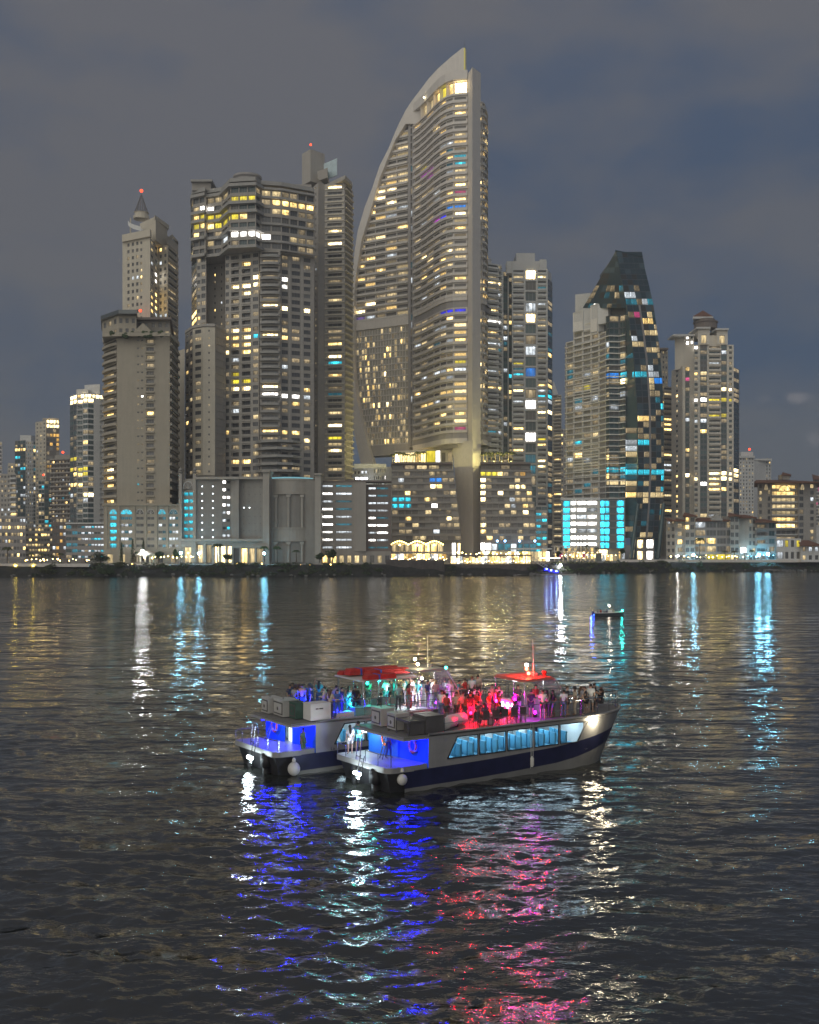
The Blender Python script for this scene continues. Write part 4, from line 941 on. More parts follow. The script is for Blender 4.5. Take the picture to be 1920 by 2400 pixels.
def hotel_podium():
    ov = [(925, 1170, 960, 1190, 'c'), (1010, 1178, 1030, 1194, 'H'), (1010, 1118, 1030, 1130, 'B'), (1128, 1104, 1160, 1118, 'y'), (1128, 1120, 1142, 1178, 'C'), (1214, 1108, 1232, 1120, 'o'), (1090, 1150, 1110, 1166, 'w'), (1205, 1136, 1216, 1150, 'C')]
    b = Bld('hotel_podium', 'terraced brown hotel block straddling the fin at the foot of the sail tower', 'building', 1080, 530, pal={'w': .14, 'W': .07, 'C': .02, 'h': .02}, seed=17, overrides=ov, dark='n')
    Yf = 530; nf = 11; z0, z1 = Z(1266, Yf), Z(1100, Yf); fh = (z1 - z0) / nf
    for k in range(nf):
        z = z0 + fh * k; f = k / nf; xr = 1082 - 20 * f; xr2 = 1257 - 8 * f - (4 if f > .5 else 0)
        for A, B_, n in ((P(918, 532), P(xr, 528), 10), (P(1126, 531), P(xr2, 533), 9)):
            face(b, A, B_, z, z + fh, 1, [(None, 'G', dict(n=n, r=.5, wf=.95, hf=.64, sill=.02, mull=0, wall=TAUPE))], TAUPE)
            ribbon(b, [A, B_], [z + fh * .70], .55, .3, .06, fh * .24, TAUPE, name='spandrel')
    for x0, x1 in ((918, 1060), (1127, 1243)):
        face(b, P(x0, 533), P(x1, 533), z1, Z(1085, Yf), 1, [(None, 'W', dict(n=5, wf=.9, hf=.6, sill=.1, pal={'w': .15}))], BROWN)
        poly_part(b, 'roof', [P(x0 - 1, 530), P(x1 + 1, 530), P(x1 + 1, 562), P(x0 - 1, 562)], Z(1088, Yf), Z(1083, Yf), BROWN)
    core(b, [P(920, 535), P(1060, 533), P(1062, 562), P(920, 562)], G, z1 + 4, TAUPE); core(b, [P(1128, 534), P(1243, 536), P(1243, 562), P(1128, 562)], G, z1 + 4, TAUPE)
    # street level: lit foyer, spot lights
    face(b, P(918, 533), P(1082, 533), G, z0, 1, [(1040, 'W', dict(n=8, wf=.9, hf=.7, sill=.2, mull=0, pal={'W': .5, 'w': .5})), (1070, 'W', dict(n=1, wf=.95, hf=.8, sill=.1, mull=0, pal={'H': 1})), (None, 'W', dict(n=1, pal={'C': 1}, hf=.8, sill=.1))], TAUPE)
    face(b, P(1126, 533), P(1257, 533), G, z0, 1, [(1152, 'W', dict(n=2, wf=.95, hf=.7, sill=.2, mull=0, pal={'H': .6, 'h': .4})), (None, 'W', dict(n=7, wf=.95, hf=.55, sill=.3, mull=0, pal={'h': .35, 'k': .5}))], CONC2)
    for x in (1166, 1184, 1218, 1254):
        q = P3(x, 1268, 528); mb = MB(); mb.ball(q, .55, seg=8, rings=5, m=0); mb.box(q.x - .1, q.x + .1, q.y, q.y + 2, q.z - .1, q.z + .1, 1); b.part('spotlight', mb, [glow('spot_azure', (.25, .55, 1), 12), STEEL])
    b.done()
    a = Bld('annex_building', 'white annex with small windows and a roof terrace left of the lifted sail', 'building', 875, 560, pal={'h': .1, 'H': .05, 'w': .05}, seed=18)
    A, B_ = P(828, 572), P(919, 552)
    face(a, A, B_, Z(1145, 560), Z(1096, 560), 3, [(862, 'W', dict(n=4, wf=.6, hf=.4, pal={'h': .3})), (875, 'S', {}), (905, 'W', dict(n=6, wf=.45, hf=.5)), (None, 'S', {})], WHITE)
    core(a, [A + Vector((0, .6)), B_ + Vector((0, .6)), P(919, 590), P(830, 590)], G, Z(1096, 560), WHITE)
    box_part(a, 'terrace_wall', 830, 905, 566, 568, 1087, 1098, WHITE)
    for x in (838, 849, 858): 
        q = P3(x, 1122, 560); mb = MB(); mb.box(q.x - 1.0, q.x + 1.0, q.y - 2.6, q.y - 2.2, q.z - .6, q.z + .6); a.part('ceiling_light', mb, glow('strip_white', (.9, .95, 1), 4, False))
    a.done()
hotel_podium()

def white_towers():
    ov = [(1141, 748, 1174, 768, 'H'), (1141, 798, 1174, 818, 'hH'), (1141, 658, 1174, 676, 'C'), (1141, 908, 1174, 922, 'W'), (1228, 735, 1260, 762, 'C'), (1200, 848, 1232, 862, 'y'), (1232, 862, 1260, 876, 'B'), (1232, 874, 1260, 884, 'p'), (1200, 874, 1225, 886, 'c'), (1192, 872, 1202, 888, 'c'), (1228, 935, 1260, 960, 'H'), (1228, 1006, 1260, 1034, 'H'), (1258, 1030, 1285, 1048, 'Wy'), (1258, 925, 1296, 934, 'c'), (1258, 936, 1296, 950, 'h'), (1200, 910, 1226, 922, 'C'), (1258, 900, 1290, 912, 'W'), (1258, 640, 1285, 662, 'C'), (1240, 636, 1258, 662, 'C'), (1200, 998, 1232, 1008, 'W'), (1258, 960, 1296, 972, 'C'), (1200, 754, 1226, 762, 'W'), (1192, 910, 1202, 922, 'W'), (1192, 752, 1200, 762, 'W'),
          (1260, 1082, 1288, 1096, 'C'), (1230, 1060, 1260, 1072, 'W')]
    m = Bld('apartment_tower', 'white balconied tower slice hidden behind the fin of the sail tower', 'tower', 1158, 610, pal={'w': .06, 'W': .03, 'h': .04, 'k': .02}, seed=19, overrides=ov)
    z0, z1 = Z(1290, 610), Z(618, 610); nf = 52
    A, B_ = P(1128, 606), P(1176, 612)
    face(m, A, B_, z0, z1, nf, [(1143, 'S', {}), (1168, 'B', dict(r=1.4, pr=1.0, hf=.66, slab=WHITE, style='solid', mull=2)), (None, 'B', dict(r=1.2, pr=.8, hf=.66, slab=WHITE, style='glass'))], WHITE)
    core(m, [A + Vector((0, 1.7)), B_ + Vector((-.5, 1.7)), P(1172, 640), P(1130, 640)], G, z1, WHITE); box_part(m, 'lift_house', 1130, 1152, 612, 625, 606, 620, WHITE); m.done()
    b = Bld('apartment_tower', 'white framed tower with double-height dark bays and teal glass sides right of the fin', 'tower', 1240, 640, pal={'w': .05, 'W': .03, 'h': .04, 'k': .02}, seed=20, overrides=ov)
    z0, z1 = Z(1290, 640), Z(630, 640); nf = 52
    face(b, P(1166, 652), P(1176, 646), z0, z1, nf, [(None, 'G', dict(n=1, dark='t', pal={'k': .1, 'c': .05}, wall=WHITE))], WHITE)
    face(b, P(1176, 646), P(1200, 648), z0, z1, nf, [(1180, 'S', {}), (1190, 'G', dict(n=1, dark='t', wall=NAVYW)), (1193, 'S', {}), (None, 'G', dict(n=1, dark='t', wall=NAVYW, pal={'w': .02}))], WHITE)
    face(b, P(1200, 640), P(1284, 640), z0, z1, nf, [(1202, 'S', {}), (1229, 'B', dict(r=1.4, pr=.7, hf=.68, slab=WHITE, mull=2)), (1231.5, 'S', {}), (1257, 'W', dict(n=1, step=2, wf=.97, hf=.84, sill=.05, r=.9, mull=2, dark='t', pal={'h': .02, 'k': .03})), (1260, 'S', {}), (1281, 'B', dict(r=1.4, pr=.7, hf=.68, slab=WHITE, mull=2)), (None, 'S', {})], WHITE)
    face(b, P(1284, 640), P(1295, 650), z0, z1 - 6, nf, [(None, 'G', dict(n=1, dark='t', wall=NAVYW, pal={'k': .1, 'W': .04}))], WHITE)
    core(b, [P(1168, 654), P(1200, 650), P(1201, 642), P(1283, 642), P(1293, 652), P(1285, 675), P(1172, 675)], G, z1, WHITE)
    box_part(b, 'crown', 1201, 1282, 641, 660, 612, 632, WHITE); box_part(b, 'lift_house', 1210, 1254, 645, 662, 593, 616, WHITE); box_part(b, 'crown_fin', 1265, 1281, 640, 644, 608, 630, WHITE); box_part(b, 'crown_fin', 1188, 1209, 642, 650, 612, 640, WHITE)
    # low annex with cyan decks
    face(b, P(1256, 560), P(1283, 560), G, Z(1185, 560), 9, [(None, 'G', dict(n=2, hf=.5, sill=.3, dark='t', wall=SLABM, pal={'c': .35, 'k': .3}))], SLABM); core(b, [P(1257, 561), P(1282, 561), P(1282, 580), P(1257, 580)], G, Z(1185, 560), SLABM)
    b.done()
    o = Bld('apartment_tower', 'narrow beige tower with a pointed gable in the gap before the glass wedge', 'tower', 1303, 800, pal={'w': .1, 'W': .05}, seed=21, maxw=120)
    face(o, P(1288, 806), P(1316, 800), Z(1300, 800), Z(925, 800), 46, [(1297, 'S', {}), (None, 'B', dict(r=.8, pr=1.2, hf=.6, slab=STONE, style='low'))], STONE); core(o, [P(1289, 808), P(1314, 802), P(1314, 830), P(1289, 830)], G, Z(925, 800), STONE)
    p0, p1, p2 = P3(1293, 925, 801), P3(1309, 925, 801), P3(1298, 893, 801); mb = MB(); q = Vector((0, 8, 0)); mb.poly([p0, p1, p2]); mb.quad(p0, p2, p2 + q, p0 + q); mb.quad(p2, p1, p1 + q, p2 + q); o.part('gable', mb, WHITE); o.done()
    o = Bld('apartment_tower', 'grey mid-rise seen in the gap left of the glass wedge tower', 'tower', 1318, 900, pal={'w': .08, 'W': .05}, seed=22, maxw=60)
    face(o, P(1300, 900), P(1336, 900), Z(1300, 900), Z(1005, 900), 30, [(None, 'W', dict(n=5, wf=.5, hf=.5))], STONE2); core(o, [P(1301, 901), P(1335, 901), P(1335, 930), P(1301, 930)], G, Z(1005, 900), STONE2); o.done()
white_towers()

PWH = mat('balcony_white', (0.85, 0.83, 0.78), 0.8, var=0.08, streak=0.4)
def wedge_tower():
    ov = [(1342, 725, 1366, 760, 'H'), (1385, 712, 1400, 745, 'H'), (1366, 728, 1384, 750, 'h'), (1485, 726, 1502, 742, 'r'), (1470, 682, 1490, 697, 'h'), (1512, 686, 1520, 700, 'r'), (1500, 700, 1524, 712, 'h'), (1486, 796, 1506, 816, 'w'), (1508, 742, 1532, 756, 'W'), (1510, 768, 1540, 786, 'w'), (1515, 812, 1540, 824, 'w'),
          (1448, 868, 1470, 880, 'c'), (1474, 866, 1486, 880, 'c'), (1490, 868, 1518, 880, 'c'), (1526, 870, 1548, 880, 'h'), (1400, 876, 1446, 892, 'cB'), (1446, 882, 1468, 900, 'C'), (1530, 886, 1552, 894, 'B'), (1496, 1034, 1530, 1050, 'c'), (1466, 1034, 1492, 1052, 'ch'), (1500, 978, 1524, 992, 'W'), (1526, 1052, 1558, 1062, 'W'), (1400, 1098, 1470, 1114, 'c'), (1466, 1094, 1556, 1108, 'cck'), (1400, 1124, 1470, 1142, 'w'), (1466, 1122, 1524, 1136, 'wk'), (1344, 1026, 1368, 1040, 'c'), (1366, 902, 1378, 918, 'y'), (1345, 930, 1368, 946, 'k'), (1440, 840, 1468, 858, 'k'), (1466, 1150, 1490, 1164, 'W'), (1496, 1150, 1560, 1164, 'w')]
    b = Bld('glass_wedge_tower', 'dark teal glass tower with a slanted wedge crown and pale balconies on its flank', 'tower', 1440, 560, pal={'w': .05, 'W': .025, 'h': .02, 'k': .02}, seed=23, overrides=ov, dark='t')
    z0, z1 = Z(1168, 560), Z(776, 560); nf = 29
    p = [P(x, y) for x, y in ((1326, 592), (1344, 586), (1365, 580), (1385, 574), (1403, 568), (1420, 560), (1428, 557), (1452, 558), (1466, 554))]
    fh = (z1 - z0) / nf
    for i in range(len(p) - 1):
        if i <= 4: face(b, p[i], p[i + 1], z0, z1 + (8 if 1 <= i <= 3 else 0), nf, [(None, 'D', dict(n=1, r=.9, wf=.90, hf=.74, sill=.10, mull=2, dark='s', wall=PWH))], PWH)
        else: face(b, p[i], p[i + 1], z0, z1 + 8, nf, [(None, 'G', dict(n=1, r=.4, wf=.97, hf=.86, sill=.06, mull=1, dark='t', wall=NAVYW))], NAVYW)
    ribbon(b, p, [z0 + fh * k + .15 for k in range(nf)], .8, .2, .42, .95, PWH, glass=RAILG)
    # stepped white crown boxes with glaring panels
    for x0, x1, Y0, yt, yb, key in ((1343, 1366, 583, 733, 778, 'H'), (1384, 1400, 573, 716, 780, 'H')):
        A, B_ = P(x0, Y0), P(x1, Y0 - 5); face(b, A, B_, Z(yb, Y0), Z(yt, Y0), 1, [(None, 'W', dict(n=1, wf=.88, hf=.5, sill=.48, r=.5, mull=0, pal={key: 1}))], PWH)
        poly_part(b, 'crown_box', behind(A, B_, 12), Z(yb, Y0), Z(yt, Y0) - .1, WHITE)
    for x0, x1, Y0, yt, yb in ((1366, 1384, 579, 728, 778), (1400, 1425, 568, 712, 760), (1348, 1384, 596, 690, 745)):
        A, B_ = P(x0, Y0), P(x1, Y0 - 4); poly_part(b, 'crown_box', behind(A, B_, 12), Z(yb, Y0), Z(yt, Y0), WHITE)
    core(b, [q + Vector((0, 2.2)) for q in p] + [P(1464, 600), P(1330, 620)], G, z1 - 1, CONC2)
    # slanted glass blade and right flank, built floor by floor because the edges lean
    er = lambda y: np.interp(y, [590, 640, 700, 820, 930, 1100, 1220, 1320], [1505, 1514, 1530, 1547, 1555, 1557, 1552, 1545])
    el_ = lambda y: np.interp(y, [590, 700, 760, 840, 960, 1100, 1200, 1320], [1445, 1466, 1476, 1486, 1494, 1496, 1492, 1478])
    zc0, zc1 = G + 12, Z(590, 550)
    ys_ = [YH - (zc0 - CH) * F / 552, 1180, 1100, 1030, 960, 900, 840, 800, 760, 715, 668, 630, 590]
    L3 = lambda y: P3(float(el_(y)), y, 549); R3 = lambda y: P3(float(er(y)), y, 560); mixv = lambda a, c, f: a + (c - a) * f
    K1 = lambda: b.pick({'w': .05, 'k': .05, 'h': .015}, 'T')
    for ya, yb in zip(ys_, ys_[1:]):
        n = max(1, round((Z(yb, 552) - Z(ya, 552)) / 3.15)); lo, hi = (L3(ya), R3(ya)), (L3(yb), R3(yb)); top = yb < 690
        q = lambda f, k: mixv((lo, hi)[k][0], (lo, hi)[k][1], f)
        if top: patch(b, q(0, 0), q(1, 0), q(1, 1), q(0, 1), 5, n, (lambda: 'T') if yb < 660 else (lambda: b.pick({'h': .2, 'k': .2}, 'T')), NAVYW, .02)
        else:
            for f0, f1, nx, ins in ((0, .44, 2, .06), (.50, .90, 2, .06), (.90, 1, 1, .05)): patch(b, q(f0, 0), q(f1, 0), q(f1, 1), q(f0, 1), nx, n, K1 if f1 < 1 else (lambda: b.pick({'c': .03, 'k': .05}, 't')), NAVYW if f1 < 1 else TEALW, ins)
            mb = MB(); w_ = Vector((0, -.25, 0)); mb.quad(q(.435, 0) + w_, q(.505, 0) + w_, q(.505, 1) + w_, q(.435, 1) + w_); mb.quad(q(.505, 0) + w_, q(.505, 0), q(.505, 1), q(.505, 1) + w_); mb.quad(q(.435, 0), q(.435, 0) + w_, q(.435, 1) + w_, q(.435, 1)); b.part('pillar', mb, CONC2)
            if ya <= 722 or yb >= 715: patch(b, P3(1465, ya, 556), lo[0], hi[0], P3(1465, yb, 556), 1, n, lambda: b.pick({'w': .05, 'k': .1}, 't'), TEALW, .07)
        c0 = [lo[0] + Vector((.3, 1, 0)), lo[1] + Vector((-.6, .8, 0)), lo[1] + Vector((-2, 40, 0)), lo[0] + Vector((0, 48, 0))]; c1 = [hi[0] + Vector((.3, 1, 0)), hi[1] + Vector((-.6, .8, 0)), hi[1] + Vector((-2, 40, 0)), hi[0] + Vector((0, 48, 0))]
        b.wall(NAVYW, 'core').prism([(v.x, v.y) for v in c0], lo[0].z, hi[0].z, top=[(v.x, v.y) for v in c1])
    # gable-like glass face of the crown
    lv = [(722, 1366), (700, 1379), (668, 1397.5), (640, 1414), (612, 1430), (590, 1442.5)]
    for (ya, xa), (yb, xb) in zip(lv, lv[1:]):
        n = max(1, round((Z(yb, 552) - Z(ya, 552)) / 3.3)); Da = lambda x, y: 549 + (float(el_(y)) - x) * .30
        patch(b, P3(xa, ya, Da(xa, ya)), L3(ya), L3(yb), P3(xb, yb, Da(xb, yb)), max(1, int((float(el_(ya)) - xa) / 11)), n, (lambda: b.pick({'k': .15}, 'T')) if ya > 690 else (lambda: 'T'), TEALW, .035)
    poly_part(b, 'ridge', [P(1442, 548.5), P(1506, 559), P(1505, 600), P(1444, 600)], zc1, zc1 + .6, TEALW)
    core(b, [P(1374, 583), P(1466, 557), P(1466, 595), P(1378, 605)], z1 - 2, Z(722, 575), NAVYW)
    # open foot: columns and lit lobby
    face(b, P(1478, 556), P(1545, 562), G - .3, zc0, 2, [(1492, 'S', dict(wall=TEALW)), (1510, 'W', dict(n=1, wf=.8, hf=.8, sill=.05, pal={'C': .6, 'W': .4})), (1514, 'S', {}), (1534, 'W', dict(n=1, wf=.8, hf=.8, sill=.05, pal={'C': .6, 'H': .4})), (None, 'S', dict(wall=TEALW))], CONC2)
    for (xt, xb) in ((1496, 1480), (1556, 1543)):
        a, c = P3(xb, 1308, 549), P3(xt, 1180, 549); mb = MB(); mb.tube([a, c], 1.1, 8); b.part('column', mb, TEALW)
    # lit podium
    Y0 = 552; za, zb = Z(1286, Y0), Z(1172, Y0)
    A, B_ = P(1319, 556), P(1407, 551)
    face(b, A, B_, za, zb, 7, [(1337, 'W', dict(n=1, wf=.94, hf=.86, sill=.06, r=.3, mull=1, pal={'Q': 1})), (1351, 'W', dict(n=1, wf=.94, hf=.58, sill=.3, r=.8, mull=1, pal={'H': 1})), (1400, 'W', dict(n=2, wf=.99, hf=.55, sill=.32, r=1.0, mull=2, pal={'H': .75, 'h': .25})), (None, 'S', {})], WHITE)
    face(b, B_, P(1466, 549), za, zb, 7, [(1429, 'W', dict(n=2, wf=.93, hf=.84, sill=.06, mull=1, pal={'Q': .85, 'k': .15})), (1445, 'W', dict(n=1, wf=.97, hf=.9, sill=.05, mull=0, dark='t', pal={})), (1464, 'W', dict(n=1, wf=.96, hf=.86, sill=.06, mull=1, pal={'Q': 1})), (None, 'S', {})], NAVYW)
    core(b, [A + Vector((0, 1.2)), B_ + Vector((0, 1.2)), P(1465, 551), P(1465, 575), P(1322, 578)], za, zb + .2, CONC2)
    poly_part(b, 'terrace_edge', [P(1314, 554), P(1353, 552), P(1407, 550), P(1407, 560), P(1314, 566)], zb, zb + 1.3, WHITE)
    face(b, P(1330, 556), P(1466, 554), G - .3, za, 1, [(1395, 'W', dict(n=6, wf=.8, hf=.7, sill=.1, pal={'W': .6, 'C': .2})), (1428, 'W', dict(n=1, wf=.9, hf=.9, sill=.04, mull=0, pal={'C': 1})), (1448, 'S', dict(wall=STONE)), (None, 'W', dict(n=2, pal={'h': .5, 'W': .5}, hf=.7, sill=.1))], STONE2)
    core(b, [P(1331, 558), P(1465, 556), P(1465, 575), P(1332, 575)], G, za, STONE2)
    b.done()
wedge_tower()

def right_side():
    ov = [(1600, 790, 1625, 808, 'H'), (1625, 790, 1640, 820, 'H'), (1640, 785, 1705, 808, 'w'), (1625, 868, 1640, 882, 'W'), (1640, 868, 1680, 882, 'w'), (1676, 908, 1720, 922, 'C'), (1660, 928, 1720, 944, 'y'), (1660, 968, 1708, 982, 'y'), (1620, 932, 1660, 942, 'H'), (1605, 980, 1660, 990, 'h'), (1606, 1112, 1640, 1124, 'C'), (1640, 1122, 1680, 1136, 'H'), (1674, 1100, 1732, 1126, 'C'), (1674, 1136, 1706, 1150, 'W'), (1606, 880, 1625, 892, 'r'), (1584, 920, 1592, 930, 'W'), (1606, 1050, 1618, 1062, 'W')]
    RST = mat('render_cream', (0.80, 0.75, 0.65), 0.85, var=0.1, streak=0.5, bump=0.15)
    b = Bld('apartment_tower', 'beige and teal glass tower with a brown pyramid roof on a round turret', 'tower', 1650, 640, pal={'w': .03, 'W': .02, 'h': .02}, seed=31, overrides=ov, dark='t')
    z0, z1 = Z(1215, 640), Z(808, 640); nf = 33
    p = [P(1574, 664), P(1600, 646), P(1605, 646), P(1625, 644), P(1627, 640), P(1720, 640), P(1733, 652)]
    face(b, p[0], p[1], z0, Z(860, 650), 30, [(1583, 'S', {}), (1590, 'W', dict(n=1, wf=.7, hf=.5, mull=0, pal={'w': .1, 'W': .05})), (None, 'S', {})], RST)
    face(b, p[1], p[3], z0, Z(860, 645), 30, [(1606, 'S', {}), (None, 'G', dict(n=1, dark='t', wall=NAVYW, mull=1))], RST)
    face(b, p[4], p[5], z0, z1, nf, [(1637, 'B', dict(r=.6, pr=.3, hf=.7, wf=.8, style='low', slab=RST)), (1641, 'S', {}), (1658, 'G', dict(n=1, wall=NAVYW)), (1661, 'S', {}), (1690, 'B', dict(r=1.3, pr=.9, hf=.7, mull=2, slab=RST, style='solid')), (1704, 'G', dict(n=1, wall=NAVYW)), (1708, 'S', {}), (1717, 'B', dict(r=.6, pr=.3, hf=.7, wf=.8, style='low', slab=RST)), (None, 'S', {})], RST)
    face(b, P(1718, 640.6), p[6], z0, Z(862, 645), 30, [(None, 'G', dict(n=1, wall=NAVYW, pal={'k': .04}))], NAVYW)
    core(b, [P(1576, 666), P(1601, 648), P(1719, 648), P(1731, 654), P(1725, 680), P(1582, 680)], G, Z(862, 645), RST); core(b, [P(1603, 648), P(1628, 642), P(1718, 642), P(1720, 665), P(1605, 665)], G, z1, RST)
    face(b, P(1582, 652), P(1627, 644), Z(862, 645), Z(786, 648), 6, [(1606, 'S', {}), (None, 'W', dict(n=2, wf=.6, hf=.6, pal={'w': .2}))], RST); core(b, [P(1583, 654), P(1627, 645), P(1627, 665), P(1585, 665)], Z(862, 645), Z(787, 648), RST)
    face(b, P(1636, 639), P(1664, 639), z1, Z(770, 640), 1, [(None, 'W', dict(n=1, wf=.45, hf=.55, sill=.05, pal={'w': 1}))], RST); face(b, P(1680, 639), P(1706, 639), z1, Z(772, 640), 1, [(None, 'W', dict(n=1, wf=.5, hf=.55, sill=.05, pal={'w': 1}))], RST)
    core(b, [P(1637, 641), P(1705, 641), P(1705, 655), P(1637, 655)], z1, Z(785, 640), RST); box_part(b, 'attic_block', 1637, 1663, 640, 655, 770, 790, RST); box_part(b, 'attic_block', 1681, 1705, 640, 655, 773, 790, RST)
    for x0, x1, y in ((1633, 1666, 766), (1678, 1709, 769), (1578, 1630, 783)): box_part(b, 'cornice', x0, x1, 637 if y < 780 else 643, 657, y, y + 4, WHITE)
    c = P3(1654, 772, 650); mb = MB(); mb.lathe([(7.2, 0), (7.2, 3.6), (7.8, 3.9), (7.8, 4.6), (5.8, 4.8), (5.8, 6.2)], c, 16); b.part('turret', mb, BROWN)
    mb = MB(); q = [P(1624, 646), P(1672, 646), P(1668, 662), P(1628, 662)]; t = P(1648, 654)
    mc = MB(); mc.prism([tuple(v) for v in q], Z(750, 650), Z(745, 650)); b.part('cornice', mc, WHITE); zt = Z(745, 650) + .02; za = Z(724, 650)
    for i in range(4): mb.poly([(q[i].x, q[i].y, zt), (q[(i + 1) % 4].x, q[(i + 1) % 4].y, zt), (t.x, t.y, za)])
    b.part('pyramid_roof', mb, ROOFR)
    b.done()
    o = Bld('apartment_tower', 'beige balconied tower peeking out between the glass wedge and the pyramid-roofed tower', 'tower', 1563, 700, pal={'w': .08, 'W': .05, 'y': .02}, seed=32, maxw=160, overrides=[(1550, 980, 1580, 1010, 'W'), (1553, 1090, 1580, 1112, 'h')])
    face(o, P(1545, 700), P(1566, 706), Z(1215, 700), Z(818, 700), 34, [(None, 'W', dict(n=3, wf=.5, hf=.5))], STONE); face(o, P(1556, 690), P(1577, 694), Z(1215, 690), Z(905, 690), 26, [(None, 'B', dict(r=.6, pr=.6, hf=.7, slab=STONE, style='solid', mull=2))], STONE)
    core(o, [P(1547, 703), P(1565, 708), P(1565, 730), P(1547, 730)], G, Z(818, 700), STONE); core(o, [P(1557, 692), P(1576, 696), P(1576, 720), P(1557, 720)], G, Z(905, 690), STONE); box_part(o, 'cornice', 1543, 1567, 698, 712, 815, 819, BROWN); o.done()
    # white twin blocks far away
    o = Bld('apartment_tower', 'far white tower with a red beacon on its round roof tank', 'tower', 1770, 900, pal={'w': .04, 'W': .03}, seed=33, maxw=120)
    face(o, P(1733, 900), P(1768, 900), Z(1222, 900), Z(1072, 900), 18, [(None, 'W', dict(n=5, wf=.4, hf=.5, mull=0))], WHITE); face(o, P(1768, 905), P(1808, 912), Z(1222, 900), Z(1078, 900), 18, [(None, 'W', dict(n=6, wf=.4, hf=.5, mull=0))], WHITE)
    core(o, [P(1734, 901), P(1768, 901), P(1806, 914), P(1800, 940), P(1736, 940)], G, Z(1080, 900), WHITE); box_part(o, 'cornice', 1731, 1770, 898, 930, 1068, 1073, WHITE); box_part(o, 'roof_tank', 1737, 1766, 905, 925, 1059, 1070, WHITE); box_part(o, 'cornice', 1768, 1810, 904, 930, 1075, 1079, WHITE)
    beacon(o, 1757, 1053, 905, r=1.1, s=5); o.done()
    o = Bld('condominium_block', 'beige mid-rise with a hipped brown roof, cupola and deep central balconies', 'building', 1845, 620, pal={'w': .10, 'W': .08, 'C': .02}, seed=34, overrides=[(1835, 1136, 1860, 1160, 'W')])
    z0, z1 = Z(1300, 620), Z(1132, 620); nf = 11
    face(o, P(1776, 626), P(1807, 620), z0, z1, nf, [(1789, 'W', dict(n=1, wf=.5, hf=.6)), (1798, 'S', {}), (None, 'W', dict(n=1, wf=.7, hf=.7))], STONE2)
    face(o, P(1807, 622), P(1872, 622), z0, z1, nf, [(None, 'B', dict(r=2, pr=1.2, wf=.9, hf=.68, mull=4, slab=SLABM, style='low', pal={'w': .3, 'W': .2}))], STONE2)
    face(o, P(1872, 620), P(1914, 626), z0, z1, nf, [(1886, 'W', dict(n=1, wf=.7, hf=.7)), (1898, 'S', {}), (1910, 'W', dict(n=1, wf=.7, hf=.6, pal={'h': .2, 'w': .2})), (None, 'S', {})], STONE2)
    core(o, [P(1777, 629), P(1807, 625), P(1872, 625), P(1913, 629), P(1905, 660), P(1785, 660)], G, z1, STONE2)
    for x in (1796, 1881): arch_window(o, x, 1148, 619.5, 8, 13, 'w')
    arch_window(o, 1839, 1150, 619, 26, 12, 'W')
    def hip(b_, x0, x1, Y0, Y1, ye, yr, m, inset=.25, nm='hipped_roof'):
        q = [P(x0, Y0), P(x1, Y0), P(x1, Y1), P(x0, Y1)]; ze, zr = Z(ye, Y0), Z(yr, Y0); w = q[1].x - q[0].x; ym = (Y0 + Y1) / 2
        a, c = Vector((q[0].x + w * inset, ym, zr)), Vector((q[1].x - w * inset, ym, zr)); v = [Vector((t.x, t.y, ze)) for t in q]; mb = MB()
        mb.quad(v[0], v[1], c, a); mb.quad(v[2], v[3], a, c); mb.poly([v[1], v[2], c]); mb.poly([v[3], v[0], a]); mb.quad(v[3], v[2], v[1], v[0])
        mb.prism([tuple(t) for t in q], ze - .6, ze - .02); return b_.part(nm, mb, m)
    hip(o, 1768, 1922, 612, 662, 1129, 1119, ROOFR); box_part(o, 'cupola', 1835, 1852, 634, 642, 1112, 1124, STONE2); hip(o, 1832, 1855, 632, 644, 1112, 1105, ROOFR, .49, 'cupola_roof'); o.done()
    # villas
    o = Bld('villa_block', 'low grey-beige apartment villas with a curved Dutch gable and tiled turrets', 'building', 1650, 500, pal={'w': .05, 'W': .05, 'h': .03}, seed=35, overrides=[(1635, 1265, 1680, 1280, 'W'), (1712, 1236, 1735, 1248, 'C'), (1605, 1210, 1622, 1220, 'W'), (1650, 1296, 1722, 1312, 'yCW')])
    zt = Z(1222, 500)
    face(o, P(1562, 508), P(1583, 502), G, Z(1215, 500), 6, [(None, 'W', dict(n=2, wf=.6, hf=.55, pal={'h': .1}))], STONE2)
    face(o, P(1583, 502), P(1606, 502), G, zt, 5, [(None, 'B', dict(r=.8, pr=.6, wf=.5, hf=.7, slab=STONE2, style='low'))], STONE2)
    face(o, P(1606, 500), P(1629, 500), G, Z(1210, 500), 6, [(None, 'W', dict(n=2, wf=.75, hf=.6))], STONE2)
    face(o, P(1629, 502), P(1714, 502), G, zt, 5, [(1655, 'G', dict(n=1, mull=2)), (1680, 'G', dict(n=1, mull=2)), (1703, 'G', dict(n=1, mull=2)), (None, 'G', dict(n=1))], CONC2)
    face(o, P(1712, 500), P(1733, 500), G, Z(1210, 500), 6, [(None, 'W', dict(n=2, wf=.75, hf=.6, pal={'w': .15}))], STONE2)
    core(o, [P(1564, 510), P(1584, 504), P(1732, 504), P(1732, 525), P(1566, 525)], G, zt - .3, STONE2)
    for x0, x1 in ((1606, 1629), (1712, 1733)): box_part(o, 'turret', x0 + .3, x1 - .3, 500.5, 514, 1209, 1230, STONE2); hip(o, x0 - 5, x1 + 5, 497, 516, 1208, 1200, ROOFR, .45)
    hip(o, 1564, 1607, 498, 525, 1219, 1212, ROOFR); hip(o, 1630, 1713, 500, 525, 1219, 1212, ROOFR)
